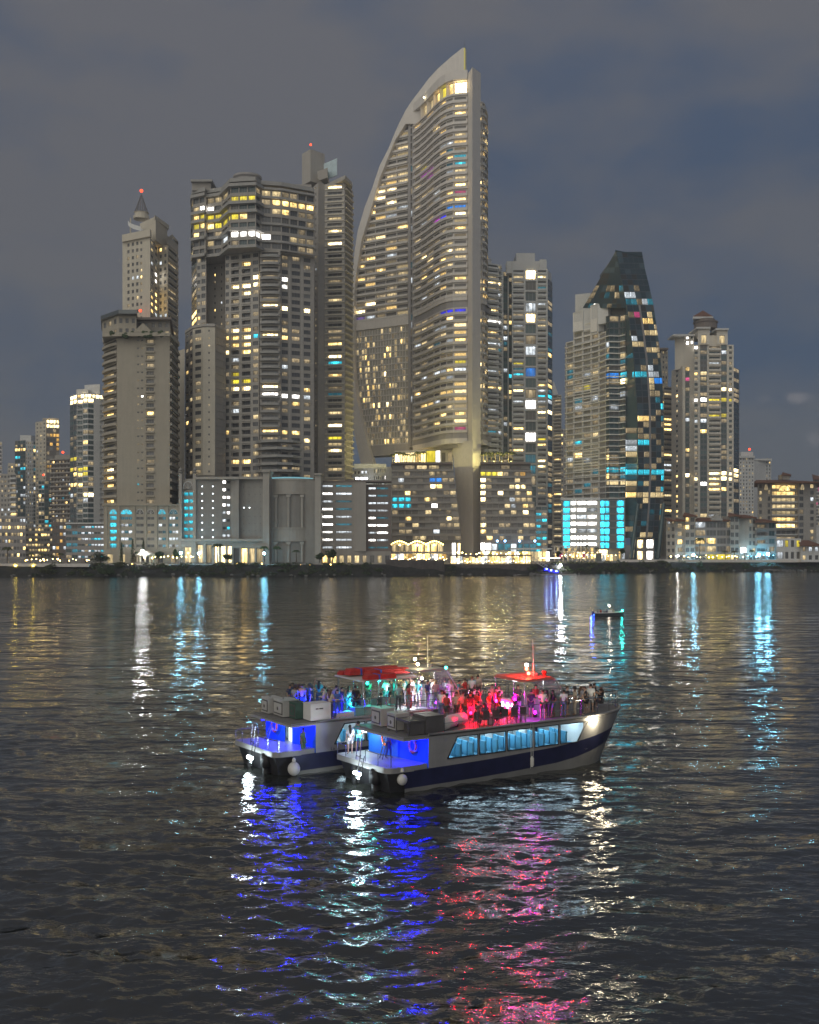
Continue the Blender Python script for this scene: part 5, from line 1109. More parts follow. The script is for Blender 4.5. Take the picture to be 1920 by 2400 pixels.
    mb = MB(); pts = [(1668, 1220), (1668, 1216), (1673, 1213), (1676, 1208), (1679, 1204), (1681, 1203), (1683, 1204), (1686, 1208), (1689, 1213), (1694, 1216), (1694, 1220)]
    v = [P3(x, y, 499.5) for x, y in pts]; mb.poly(v); mb.poly([q + Vector((0, 3, 0)) for q in reversed(v)])
    for a, c in zip(v, v[1:]): mb.quad(a, a + Vector((0, 3, 0)), c + Vector((0, 3, 0)), c)
    o.part('gable', mb, STONE2); o.done()
    o = Bld('villa_block', 'small stepped villa with a brown roof between the gabled villas and the hip-roofed mid-rise', 'building', 1775, 500, pal={'w': .08, 'W': .06, 'h': .05}, seed=36, overrides=[(1755, 1276, 1772, 1286, 'W'), (1792, 1275, 1818, 1284, 'W')])
    face(o, P(1733, 504), P(1755, 502), G, Z(1212, 504), 6, [(None, 'S', {})], STONE2); face(o, P(1755, 502), P(1772, 502), G, Z(1215, 502), 6, [(None, 'W', dict(n=2, wf=.6, hf=.6))], STONE2); face(o, P(1772, 500), P(1820, 504), G, Z(1224, 500), 5, [(1800, 'B', dict(r=1, pr=.8, wf=.8, hf=.68, slab=SLABD, style='solid')), (None, 'W', dict(n=1, wf=.7, hf=.68, dark='t'))], CONC2)
    core(o, [P(1734, 506), P(1772, 504), P(1818, 506), P(1815, 522), P(1736, 522)], G, Z(1226, 502), STONE2); hip(o, 1731, 1774, 500, 520, 1212, 1205, ROOFR); hip(o, 1770, 1824, 497, 520, 1222, 1215, ROOFR)
    p = P3(1742, 1290, 501); mb = MB(); mb.box(p.x - 1.3, p.x + 1.3, 500.4, 501, p.z - 1.3, p.z + 1.3); o.part('lit_doorway', mb, glow('door_white', (.85, .93, 1), 3, False)); o.done()
    o = Bld('shop_block', 'low white flat-roofed row with a yellow door behind the right promenade lamps', 'building', 1870, 490, pal={'h': .3, 'w': .2}, seed=37, overrides=[(1838, 1265, 1856, 1278, 'y'), (1862, 1262, 1874, 1282, 'y')])
    face(o, P(1820, 492), P(1878, 492), G, Z(1262, 492), 2, [(1838, 'W', dict(n=1, wf=.9, hf=.6, pal={'h': .8})), (None, 'W', dict(n=3, wf=.55, hf=.6))], WHITE); face(o, P(1878, 490), P(1922, 490), G, Z(1278, 490), 2, [(None, 'W', dict(n=3, wf=.5, hf=.55))], WHITE)
    core(o, [P(1821, 493), P(1877, 493), P(1921, 492), P(1921, 510), P(1821, 510)], G, Z(1280, 491), WHITE); hip(o, 1874, 1926, 487, 505, 1277, 1266, ROOFR); o.done()
    o = Bld('apartment_tower', 'pale blue-grey tower cut by the right edge of the view', 'tower', 1918, 800, pal={'r': .05, 'w': .03}, seed=38, maxw=60)
    face(o, P(1910, 800), P(1940, 800), Z(1232, 800), Z(1122, 800), 14, [(None, 'G', dict(n=4, wall=WHITE))], WHITE); core(o, [P(1911, 801), P(1939, 801), P(1939, 830), P(1911, 830)], G, Z(1122, 800), WHITE); hip(o, 1907, 1943, 796, 832, 1122, 1108, ROOFR, .48); o.done()
right_side()

def left_side():
    C = {'w': .05, 'W': .022, 'h': .03, 'k': .02}
    ov = [(163, 930, 240, 948, 'CC'), (165, 1098, 206, 1112, 'yW'), (166, 1134, 190, 1144, 'W'), (196, 1148, 230, 1160, 'C'), (192, 1164, 206, 1174, 'h'), (168, 1072, 178, 1080, 'y')]
    o = Bld('apartment_tower', 'teal glass tower in white frames with a bright lit top floor', 'tower', 203, 650, pal={'w': .02, 'W': .02, 'h': .02}, seed=41, overrides=ov, dark='t')
    z0, z1 = Z(1228, 650), Z(934, 650); nf = 24
    p = [P(164, 662), P(180, 652), P(206, 648), P(243, 655)]
    face(o, p[0], p[1], z0, z1, nf, [(None, 'G', dict(n=2, wall=NAVYW))], WHITE); face(o, p[1], p[2], z0, z1, nf, [(194, 'B', dict(r=.8, pr=.6, hf=.7, style='glass', slab=WHITE)), (None, 'G', dict(n=1, wall=WHITE))], WHITE)
    face(o, p[2], p[3], z0, z1, nf, [(220, 'G', dict(n=1, wall=WHITE)), (234, 'S', {}), (None, 'B', dict(r=.8, pr=.6, style='low', slab=WHITE))], WHITE)
    core(o, [q + Vector((0, 1)) for q in p] + [P(240, 690), P(168, 690)], G, z1 + 3, WHITE)
    for A, B_, n in ((p[0], p[1], 2), (p[1], p[2], 3), (p[2], p[3], 4)): face(o, A, B_, z1, Z(922, 650), 1, [(None, 'W', dict(n=n, wf=.92, hf=.7, sill=.1, pal={'C': .9, 'W': .1}))], WHITE)
    poly_part(o, 'crown', [P(179, 653), P(207, 650), P(207, 680), P(180, 680)], Z(922, 650), Z(911, 650), WHITE); poly_part(o, 'lift_house', [P(198, 656), P(234, 652), P(236, 675), P(200, 680)], Z(922, 650), Z(899, 650), WHITE)
    poly_part(o, 'podium_roof', [P(153, 560), P(243, 556), P(243, 600), P(155, 600)], Z(1228, 560), Z(1225, 560), WHITE)
    face(o, P(154, 562), P(243, 558), G, Z(1228, 560), 6, [(182, 'W', dict(n=2, wf=.95, hf=.6, sill=.2, pal={'k': .5})), (206, 'W', dict(n=3, wf=.95, hf=.35, sill=.3, pal={'h': .4, 'k': .3})), (None, 'W', dict(n=5, wf=.95, hf=.35, sill=.3, pal={'c': .2, 'h': .3, 'k': .3}))], CONC2)
    core(o, [P(156, 564), P(242, 560), P(242, 598), P(156, 598)], G, Z(1229, 560), CONC2); o.done()
    o = Bld('apartment_tower', 'dark slatted tower with horizontal bands and a red roof beacon', 'tower', 143, 720, pal={'w': .05, 'W': .03, 'h': .03, 'k': .02}, seed=42, maxw=160, dark='n')
    face(o, P(120, 724), P(166, 716), Z(1300, 720), Z(1076, 720), 21, [(None, 'W', dict(n=6, wf=.9, hf=.55, r=1, sill=.1, mull=0))], BROWN)
    ribbon(o, [P(119, 724), P(167, 716)], [Z(1300, 720) + (Z(1076, 720) - Z(1300, 720)) / 21 * k for k in range(1, 22)], .9, .2, .4, .5, TAUPE); core(o, [P(121, 726), P(165, 718), P(165, 750), P(122, 750)], G, Z(1076, 720), BROWN); poly_part(o, 'crown', [P(128, 724), P(166, 718), P(166, 745), P(130, 745)], Z(1076, 720), Z(1066, 720), TAUPE)
    beacon(o, 147.5, 1060, 724, r=.9, s=5); beacon(o, 102, 1113, 700, r=.7, s=5, pole=.3, name='warning_light'); o.done()
    o = Bld('apartment_tower', 'tall far tower, pale on one side and bronze glass with amber lights on the other', 'tower', 110, 860, pal={'w': .05, 'W': .022, 'h': .02}, seed=43, maxw=160, overrides=[(112, 988, 138, 1002, 'C'), (112, 1052, 138, 1060, 'o'), (112, 1020, 138, 1045, 'od'), (112, 1085, 125, 1095, 'o')], dark='n')
    face(o, P(83, 866), P(108, 858), Z(1300, 860), Z(988, 860), 34, [(None, 'W', dict(n=3, wf=.45, hf=.45, mull=0))], STONE); face(o, P(109, 858), P(139, 862), Z(1300, 860), Z(984, 860), 30, [(None, 'G', dict(n=4, mull=0, wall=BROWN))], BROWN); core(o, [P(84, 868), P(108, 860), P(138, 864), P(134, 900), P(88, 900)], G, Z(986, 860), STONE2); poly_part(o, 'crown', [P(100, 862), P(138, 862), P(136, 890), P(102, 890)], Z(986, 860), Z(979, 860), TAUPE)
    mb = MB(); q = P3(116, 980, 865); mb.tube([q, q + Vector((0, 0, 3))], .2, 5); o.part('mast', mb, STEEL); o.done()
    o = Bld('apartment_tower', 'far tower with a blue glass front and white perforated flank', 'tower', 60, 900, pal={'w': .04, 'W': .03, 'h': .03, 'k': .03}, seed=44, maxw=160, overrides=[(36, 1052, 58, 1062, 'W'), (36, 1066, 50, 1074, 'c'), (48, 1098, 62, 1106, 'c'), (48, 1160, 70, 1166, 'h')], dark='t')
    face(o, P(35, 905), P(60, 898), Z(1300, 900), Z(1032, 900), 30, [(None, 'G', dict(n=4, mull=0, wall=NAVYW))], NAVYW); face(o, P(60, 898), P(88, 904), Z(1300, 900), Z(1034, 900), 30, [(78, 'W', dict(n=4, wf=.4, hf=.45, mull=0, dark='d')), (None, 'G', dict(n=1, wall=WHITE))], WHITE); core(o, [P(36, 907), P(60, 900), P(86, 906), P(84, 930), P(38, 930)], G, Z(1034, 900), WHITE); box_part(o, 'lift_house', 47, 73, 905, 920, 1020, 1036, WHITE); o.done()
    o = Bld('apartment_tower', 'pale far tower with brown cornice peeking out left of the blue glass tower', 'tower', 27, 1000, pal={'w': .05, 'W': .04}, seed=45, maxw=60)
    face(o, P(18, 1000), P(38, 1000), Z(1300, 1000), Z(1090, 1000), 22, [(None, 'W', dict(n=3, wf=.5, hf=.5, mull=0))], STONE); core(o, [P(18.5, 1001), P(37.5, 1001), P(37.5, 1030), P(18.5, 1030)], G, Z(1085, 1000), STONE); o.done()
    o = Bld('apartment_block', 'pale balconied block with scattered warm windows at the left edge', 'building', 15, 760, pal={'w': .1, 'W': .03, 'h': .05, 'k': .03}, seed=46, maxw=200)
    face(o, P(-14, 762), P(38, 758), Z(1300, 760), Z(1112, 760), 17, [(24, 'W', dict(n=5, wf=.6, hf=.5)), (None, 'B', dict(r=.8, pr=.8, slab=WHITE, style='solid'))], STONE2); core(o, [P(-13, 764), P(37, 760), P(37, 790), P(-13, 790)], G, Z(1110, 760), STONE2); o.done()
    o = Bld('apartment_tower', 'white balcony tower cut off by the left picture border', 'tower', -4, 840, pal={'w': .08, 'W': .022, 'h': .06}, seed=47, maxw=40)
    face(o, P(-20, 842), P(5, 838), Z(1300, 840), Z(1036, 840), 28, [(None, 'B', dict(r=.8, pr=.8, slab=WHITE, style='low', mull=2))], WHITE); core(o, [P(-19, 844), P(4.5, 840), P(4, 870), P(-19, 870)], G, Z(1036, 840), WHITE); o.done()
    o = Bld('apartment_tower', 'narrow dark teal tower between the white perforated flank and the slatted tower', 'tower', 104, 790, pal={'c': .04, 'k': .05, 'w': .05, 'W': .03}, seed=48, maxw=80, dark='t')
    face(o, P(90, 792), P(124, 788), Z(1300, 790), Z(1127, 790), 17, [(104, 'G', dict(n=2, mull=0, wall=WHITE)), (None, 'G', dict(n=2, mull=0, wall=NAVYW))], NAVYW); core(o, [P(90.5, 794), P(123, 790), P(123, 815), P(91, 815)], G, Z(1126, 790), NAVYW); o.done()
    for x0, x1, Y, y, nm, lb, pal, m in ((60, 124, 640, 1236, 'office_block', 'low dark office block with warm windows left of the cyan podium', {'w': .25, 'W': .2}, TAUPE), (-10, 60, 600, 1212, 'office_block', 'dim low block at the far left above the bridge', {'w': .14, 'W': .1, 'h': .06}, CONC2), (122, 156, 620, 1212, 'office_block', 'dark narrow low-rise beside the cyan podium', {'w': .1, 'h': .15, 'o': .1}, BROWN)):
        o = Bld(nm, lb, 'building', (x0 + x1) / 2, Y, pal=pal, seed=int(50 + x1), maxw=120)
        face(o, P(x0, Y), P(x1, Y), G, Z(y, Y), 6, [(None, 'W', dict(n=max(3, int((x1 - x0) / 7)), wf=.8, hf=.5, mull=1))], m); core(o, [P(x0 + .5, Y + 1), P(x1 - .5, Y + 1), P(x1 - .5, Y + 25), P(x0 + .5, Y + 25)], G, Z(y, Y) + .3, m); o.done()
left_side()

# ------------------------------------------------------------------ water
def water():
    rng = np.random.default_rng(4)
    Ys = [15.0]
    while Ys[-1] < 560:
        y = Ys[-1]; Ys.append(y + min(7.0, max(.07, y * y / 13516 * .75)))
    Ys = np.array(Ys); nc = 640; ks = np.linspace(-.60, .60, nc)
    dY = np.gradient(Ys)
    X = ks[None, :] * Ys[:, None]; Y = np.repeat(Ys[:, None], nc, 1); Zw = np.zeros_like(X)
    sp = np.maximum(dY * 1.0, 1.2 / (nc - 1) * Ys)[:, None]
    NW = 110; lam = np.exp(rng.uniform(np.log(.27), np.log(6.5), NW)); th = rng.normal(-1.85, .75, NW); ph = rng.uniform(0, 6.28, NW)
    for l, t, p in zip(lam, th, ph):
        k = 2 * math.pi / l
        s = .026 * (1.0 if l > .6 else (l / .6) ** .3) * (1.0 if l < 1.2 else (1.2 / l) ** 1.0)
        fade = np.clip((l / sp - 1.7) / 2.0, 0, 1)
        Zw += s / k * fade * np.cos(k * (X * math.cos(t) + Y * math.sin(t)) + p + .6 * np.sin(.11 * X + .07 * Y + p))
    # gusts: patches of livelier and calmer water
    gust = .72 + .38 * np.sin(.055 * X + .031 * Y + 1.0) * np.sin(.04 * Y - .02 * X) + .2 * np.sin(.17 * X - .09 * Y)
    grp = 1 + .38 * np.sin(1.15 * Y + .35 * X + 2.0 * np.sin(.23 * X + .1 * Y)) * np.sin(.62 * X - .4 * Y + 1.5 * np.sin(.31 * Y)) 
    Zw *= np.clip(gust * grp, .3, 1.6)
    v = np.stack([X, Y, Zw], -1).reshape(-1, 3); nr = len(Ys)
    i = (np.arange(nr - 1)[:, None] * nc + np.arange(nc - 1)[None, :]).reshape(-1)
    f = np.stack([i, i + 1, i + nc + 1, i + nc], -1)
    n0 = len(v)
    outer = np.array([(-3000, -400, -1.3), (3000, -400, -1.3), (3000, 600, -1.3), (-3000, 600, -1.3)], float)
    me = bpy.data.meshes.new('water'); me.vertices.add(n0 + 4); me.vertices.foreach_set('co', np.vstack([v, outer]).astype(np.float32).ravel())
    f2 = np.vstack([f, [[n0, n0 + 1, n0 + 2, n0 + 3]]])
    me.loops.add(len(f2) * 4); me.loops.foreach_set('vertex_index', f2.astype(np.int32).ravel()); me.polygons.add(len(f2))
    me.polygons.foreach_set('loop_start', np.arange(0, len(f2) * 4, 4, dtype=np.int32)); me.polygons.foreach_set('use_smooth', np.ones(len(f2), bool)); me.update()
    m, t, b = _bs('sea_water'); L = t.links.new; N = t.nodes.new
    b.inputs['Base Color'].default_value = (.018, .019, .016, 1); b.inputs['Roughness'].default_value = .055; b.inputs['IOR'].default_value = 1.95
    tcn = N('ShaderNodeTexCoord'); prev = None
    for sc, st, dist, ro in (((.10, .26, 1), 1, .75, .45), ((.45, .95, 1), 1, .13, .5), ((1.9, 3.4, 1), 1, .040, .9), ((6.0, 10.0, 1), 1, .011, .4)):
        mp_ = N('ShaderNodeMapping'); mp_.inputs['Scale'].default_value = sc; mp_.inputs['Rotation'].default_value = (0, 0, ro - .35); L(tcn.outputs['Object'], mp_.inputs[0])
        n = N('ShaderNodeTexNoise'); n.inputs['Scale'].default_value = 1; n.inputs['Detail'].default_value = 2.5; n.inputs['Distortion'].default_value = .4; L(mp_.outputs[0], n.inputs['Vector'])
        bp = N('ShaderNodeBump'); bp.inputs['Strength'].default_value = st; bp.inputs['Distance'].default_value = dist; L(n.outputs[0], bp.inputs['Height'])
        if prev: L(prev, bp.inputs['Normal'])
        prev = bp.outputs[0]
    L(prev, b.inputs['Normal'])
    me.materials.append(m)
    o = bpy.data.objects.new('water', me); COL.objects.link(o); tag(o, kind='structure'); return o
water()

# ------------------------------------------------------------------ land and bank
SHORE = [(-420, 402), (0, 408), (100, 411), (300, 413), (500, 414), (760, 417), (900, 424), (1040, 428), (1250, 430), (1300, 440), (1480, 470), (1620, 486), (2000, 490), (2500, 495)]
def shore_at(x): return float(np.interp(x, [a for a, _ in SHORE], [c for _, c in SHORE]))
EARTH = mat('bank_earth', (.035, .036, .032), .95, var=.5, scale=.5, bump=.6, bscale=1.5)
PAVE = mat('promenade_paving', (.30, .28, .25), .9, var=.15, scale=.4)
LEAF = mat('leaf_green', (.045, .075, .026), .7, var=.5, scale=.8, rnd=.2)
LEAF2 = mat('leaf_olive', (.075, .085, .032), .7, var=.5, scale=.8, rnd=.2)
BARK = mat('bark', (.12, .095, .07), .95, var=.3, scale=3)
SEAWALL = mat('seawall_stone', (.10, .09, .085), .95, var=.45, scale=.6, bump=.6, bscale=1.2, streak=.3)
ROCK = mat('rock_grey', (.16, .155, .145), .95, var=.35, scale=1.0, bump=.5, rnd=.3)
def land():
    xs = list(range(-420, 2501, 12)); mb = MB(); rows = 9; grid = []
    rg = random.Random(9)
    for x in xs:
        y0 = shore_at(x); col = []
        for r in range(rows):
            f = r / (rows - 1); p = P(x, y0 - 3 + f * 13); s = f * f * (3 - 2 * f)
            z = -1.6 + (G + 1.58) * (s * .45 + .55 * min(1, f * 1.35)) ; nz = mnoise.noise(Vector((p.x * .16, p.y * .3, 0))) * 1.1 * math.sin(math.pi * min(f * 1.02, 1))
            if r == rows - 1: z = G - .02; nz = 0
            col.append((p.x, p.y + mnoise.noise(Vector((p.x * .09, f * 3, 5))) * 1.2 * (1 - f), z + nz))
        grid.append(col)
    for i in range(len(xs) - 1):
        for r in range(rows - 1): mb.quad(grid[i][r], grid[i + 1][r], grid[i + 1][r + 1], grid[i][r + 1])
    o = mb.build('bank', EARTH, smooth=True); tag(o, kind='structure')
    mb = MB(); front = [g[-1] for g in grid]
    for a, c in zip(front, front[1:]): mb.quad(a, c, (c[0] * 12, 9000, G), (a[0] * 12, 9000, G))
    mb.quad((front[0][0], front[0][1], G), (front[0][0] * 12, 9000, G), (-9000, 9000, G), (-9000, front[0][1], G)); mb.quad((front[-1][0], front[-1][1], G), (9000, front[-1][1], G), (9000, 9000, G), (front[-1][0] * 12, 9000, G))
    o = mb.build('ground', PAVE); tag(o, kind='structure')
land()

def leaf_clump(mb, c, rx, ry, rz, n, s, rg, m=0):
    for _ in range(n):
        a, u = rg.uniform(0, 6.28), rg.uniform(-1, 1); q = math.sqrt(1 - u * u); k = rg.uniform(.55, 1.05)
        p = Vector((c[0] + rx * q * math.cos(a) * k, c[1] + ry * q * math.sin(a) * k, c[2] + rz * u * k))
        d = Vector((rg.uniform(-1, 1), rg.uniform(-1, 1), rg.uniform(-.6, .6))).normalized() * s * rg.uniform(.6, 1.3); e = d.cross(Vector((rg.uniform(-1, 1), rg.uniform(-1, 1), rg.uniform(-1, 1)))).normalized() * s * .5
        mb.quad(p - d, p - e, p + d, p + e, m)
def bank_growth():
    rg = random.Random(21)
    for nm, m, n in (('undergrowth', LEAF, 240), ('undergrowth', LEAF2, 110)):
        mb = MB()
        for _ in range(n):
            x = rg.uniform(60, 2000)
            if 900 < x < 1050 or 1065 < x < 1240: continue
            f = rg.uniform(.25, .95); y = shore_at(x) - 3 + f * 13; p = P(x, y); z = -1.2 + (G + 1.2) * min(1, f * 1.25)
            leaf_clump(mb, (p.x, p.y, z + .2), rg.uniform(1.2, 2.6), 1.2, rg.uniform(.5, 1.1), 46, .42, rg)
        o = mb.build(nm, m); tag(o, 'dark green scrub covering the bank above the waterline' if m is LEAF else 'olive creeping plants in patches on the bank', 'scrub', kind='stuff')
    mb = MB()
    for _ in range(260):
        x = rg.choice((rg.uniform(1790, 1890), rg.uniform(1240, 1330), rg.uniform(0, 2000))); p = P(x, shore_at(x) - 1.0 + rg.uniform(-.6, 2.2)); r = rg.uniform(.35, .9)
        mb.ball((p.x, p.y, rg.uniform(-.2, .9)), r, r * .8, r * .65, seg=6, rings=4)
    tag(mb.build('rocks', ROCK), 'tumbled grey rocks along the foot of the bank', 'rocks', kind='stuff')
bank_growth()

# ------------------------------------------------------------------ trees
def palm_mesh(h, seed, n=13, L=2.6, m=LEAF, lean=.06):
    rg = random.Random(seed); tr = MB(); cr = MB(); pts = []
    lx, ly = rg.uniform(-lean, lean) * h, rg.uniform(-lean, lean) * h
    for i in range(7): f = i / 6; pts.append((lx * f * f, ly * f * f, h * f))
    tr.tube(pts, [.26 - .1 * i / 6 for i in range(7)], 7); top = Vector(pts[-1])
    for i in range(n):
        a = 2 * math.pi * i / n + rg.uniform(-.2, .2); up = rg.uniform(.15, 1.0); l = L * rg.uniform(.8, 1.15); d = Vector((math.cos(a), math.sin(a), 0)); side = Vector((-math.sin(a), math.cos(a), 0)); prev = top.copy(); K = 7
        for k in range(1, K + 1):
            f = k / K; q = top + d * l * f * (1 - .12 * f) + Vector((0, 0, l * (up * f - (0.55 + up) * f * f * .95)))
            w = .42 * math.sin(math.pi * min(1, f * .9 + .1)) * L / 2.6
            for s in (-1, 1):   # leaflets hang from each side of the rib
                e = side * s * w * 1.5; dr = Vector((0, 0, -w * .8))
                cr.poly([prev, q, q + e + dr + d * .12, prev + (e + dr) * .75 + d * .25 * l / K]) if k % 1 == 0 else None
            prev = q
    return tr.mesh('trunk', BARK, smooth=True), cr.mesh('crown', m)
PALMS = {}
def palm(x, y, Y, hpx, label, kind=0, group=None, z=None):
    h = hpx * Y / F; key = (round(h), kind)
    if key not in PALMS: PALMS[key] = palm_mesh(h * .82, int(x), m=(LEAF, LEAF2)[kind % 2], L=max(1.6, min(3.2, h * .36)))
    p = P(x, Y); o = empty('palm_tree', (p.x, p.y, z if z is not None else Z(y, Y)), label, 'palm tree', group, rz=(x * 1.7) % 6.28)
    inst('trunk', PALMS[key][0], o); inst('crown', PALMS[key][1], o); return o
def bush_tree(name, x, y, Y, wpx, hpx, label, cat='tree', m=LEAF, trunk=.25, cone=False):
    s = Y / F; p = P3(x, y, Y); rg = random.Random(int(x)); o = empty(name, p, label, cat); h = hpx * s; w = wpx * s / 2
    tr = MB(); tr.tube([p, p + Vector((.05 * h, 0, h * .5)), p + Vector((.02 * h, 0, h * .8))], [.05 * h + .06, .035 * h + .04, .02 * h + .02], 6)
    for k in range(4): a = k * 1.6 + .3; tr.tube([p + Vector((.03 * h, 0, h * .35)), p + Vector((w * .6 * math.cos(a), w * .6 * math.sin(a), h * .65))], [.03 * h + .03, .02], 5)
    tr.build('trunk', BARK, o)
    cr = MB()
    if cone:
        for i in range(14): f = i / 13; leaf_clump(cr, (p.x, p.y, p.z + h * (.08 + .88 * f)), w * (1.02 - .8 * f ** 1.6) * rg.uniform(.85, 1.1), w * (1.02 - .8 * f ** 1.6), h * .06, 40, .3, rg)
    else:
        for i in range(10):
            a = rg.uniform(0, 6.28); k = rg.uniform(.1, .75); leaf_clump(cr, (p.x + w * k * math.cos(a), p.y + w * k * math.sin(a), p.z + h * rg.uniform(trunk + .15, .86)), w * .45, w * .45, h * .16, 90, .34, rg)
    cr.build('crown', m, o); return o
def planting():
    palm(17, 1322, 425, 46, 'tall palm with a ragged yellowish crown behind the footbridge', 1)
    palm(72, 1322, 428, 30, 'leaning palm lit yellow right of the bridge lamp', 1); palm(98, 1322, 440, 26, 'small palm near the cyan podium', 1); palm(122, 1322, 438, 24, 'low bushy palm beneath the blue glass podium', 1); palm(142, 1322, 432, 26, 'low palm lit from below left of the dark bush', 1)
    palm(510, 1321, 431, 54, 'tall palm with hanging fronds before the lit arcade')
    palm(318, 1318, 436, 30, 'small palm between the two cypresses'); palm(620, 1318, 438, 44, 'thin palm beside the white street lamp at the drum'); palm(650, 1318, 440, 42, 'palm before the dark drum windows'); palm(695, 1318, 440, 34, 'short palm at the middle of the round drum')
    palm(1640, 1314, 492, 62, 'large drooping palm in front of the gabled villas'); palm(1700, 1313, 494, 26, 'short palm lit yellow at the villa entrance', 1); palm(1722, 1313, 494, 22, 'tiny palm at the villa corner', 1); palm(1746, 1313, 494, 20, 'small palm before the bright villa doorway'); palm(1762, 1312, 494, 26, 'palm beside the pair of blazing promenade lamps')
    palm(1376, 1300, 500, 22, 'potted palm on the terrace before the wedge tower'); palm(1398, 1300, 500, 18, 'second low palm on the wedge tower terrace')
    zr = Z(1084, 530) + .05
    for i, x in enumerate((921, 933, 944, 953, 968, 980, 992)): palm(x, 1084, 545 + (i % 3) * 3, 30 + (i * 7) % 9, '%s palm from the fin side on the roof terrace left of the fin' % ('seventh', 'sixth', 'fifth', 'fourth', 'third', 'second', 'first')[i], 1, 'roof terrace palms', zr)
    for i, x in enumerate((1133, 1142, 1152, 1161, 1171, 1180, 1192, 1202)): palm(x, 1090, 545 + (i % 3) * 3, 30 + (i * 5) % 8, '%s palm from the fin on the roof terrace right of the fin' % ('first', 'second', 'third', 'fourth', 'fifth', 'sixth', 'seventh', 'eighth')[i], 1, 'roof terrace palms', zr)
    bush_tree('cypress_tree', 285, 1317, 434, 9, 45, 'slim dark cypress, the shorter one by the beige base', cone=True); bush_tree('cypress_tree', 311, 1319, 434, 12, 55, 'taller dark cypress left of the glowing gazebo', cone=True); bush_tree('cypress_tree', 336, 1317, 440, 9, 52, 'dark cypress rising behind the gazebo', cone=True)
    bush_tree('round_tree', 235, 1326, 420, 48, 34, 'broad dark tree on the bank left of the beige base'); bush_tree('round_tree', 779, 1320, 428, 30, 36, 'dense round tree before the car park'); bush_tree('round_tree', 749, 1319, 430, 22, 24, 'smaller round tree left of the dense one by the car park')
    bush_tree('topiary_tree', 534, 1321, 430, 22, 24, 'clipped round topiary before the lit arcade'); bush_tree('shrub', 282, 1328, 419, 40, 14, 'long low shrub at the railing end', 'shrub', LEAF2, 0); bush_tree('shrub', 245, 1345, 413, 60, 26, 'dark overgrown shrub spilling to the water left', 'shrub', LEAF, 0); bush_tree('shrub', 110, 1346, 413, 40, 24, 'yellow-lit shrub beside the footbridge pier', 'shrub', LEAF2, 0)
    bush_tree('round_tree', 1460, 1306, 520, 16, 22, 'small dark round tree beside the wedge tower lobby'); bush_tree('round_tree', 372, 1316, 442, 22, 26, 'dark tree between the gazebo and the corner turret'); bush_tree('shrub', 1310, 1304, 500, 14, 12, 'yellow-lit shrub at the dock head', 'shrub', LEAF2, 0); bush_tree('round_tree', 412, 1316, 442, 14, 30, 'slim dark tree at the foot of the cyan turret')
planting()

# ------------------------------------------------------------------ lamps, rails, terraces
BULBS = {'w': ('bulb_white', (.92, .96, 1), 170), 'c': ('bulb_cool', (.22, .70, 1), 170), 'y': ('bulb_warm', (1, .72, .25), 26), 'o': ('bulb_amber', (1, .6, .15), 14)}
def street_lamp(x, y, Y, h, r, key, label, energy=900):
    p = P3(x, y, Y); o = empty('street_lamp', (p.x, p.y, p.z - h), label, 'street lamp'); mb = MB()
    mb.tube([(p.x, p.y, p.z - h), (p.x, p.y, p.z - .1)], [.11, .07], 6); mb.lathe([(.28, 0), (.24, .25), (.12, .4)], (p.x, p.y, p.z - h), 8); mb.build('pole', STEEL, o)
    n, c, s = BULBS[key]; mb = MB(); mb.ball(p, r, seg=10, rings=7); mb.build('globe', glow(n, c, s), o, smooth=True)
    mb = MB(); mb.lathe([(r * 1.2, 0), (r * .7, r * .4), (.05, r * .6)], (p.x, p.y, p.z + r * .85), 8); mb.build('hood', STEEL, o)
for x, y, Y, h, r, k, lb in ((334, 1292, 428, 4.5, .62, 'w', 'blazing white lamp above the gazebo roof'), (424, 1296, 428, 4, .5, 'c', 'cool white lamp left of the turret entrance'), (441, 1296, 428, 4, .3, 'y', 'small warm lamp before the turret door'), (466, 1297, 428, 4, .5, 'c', 'cool white lamp right of the turret entrance'),
    (619, 1297, 428, 4.5, .5, 'c', 'single cool lamp by the round drum'), (1314, 1325, 446, 3.2, .5, 'w', 'white lamp at the dock head'), (1626, 1301, 493, 4, .55, 'c', 'cool lamp under the large drooping palm'), (1588, 1303, 493, 4, .35, 'w', 'dimmer lamp right of the wedge tower foot'),
    (1779, 1300, 494, 4.5, .62, 'c', 'left one of the pair of blazing promenade lamps'), (1800, 1298, 494, 4.8, .64, 'c', 'right one of the pair of blazing promenade lamps'), (1824, 1301, 494, 4, .42, 'w', 'small white lamp right of the blazing pair'), (1852, 1300, 494, 4.2, .5, 'w', 'white lamp below the flat-roofed shops'), (1889, 1301, 494, 4.5, .6, 'c', 'last cool lamp towards the right edge')):
    street_lamp(x, y, Y, h, r, k, lb)
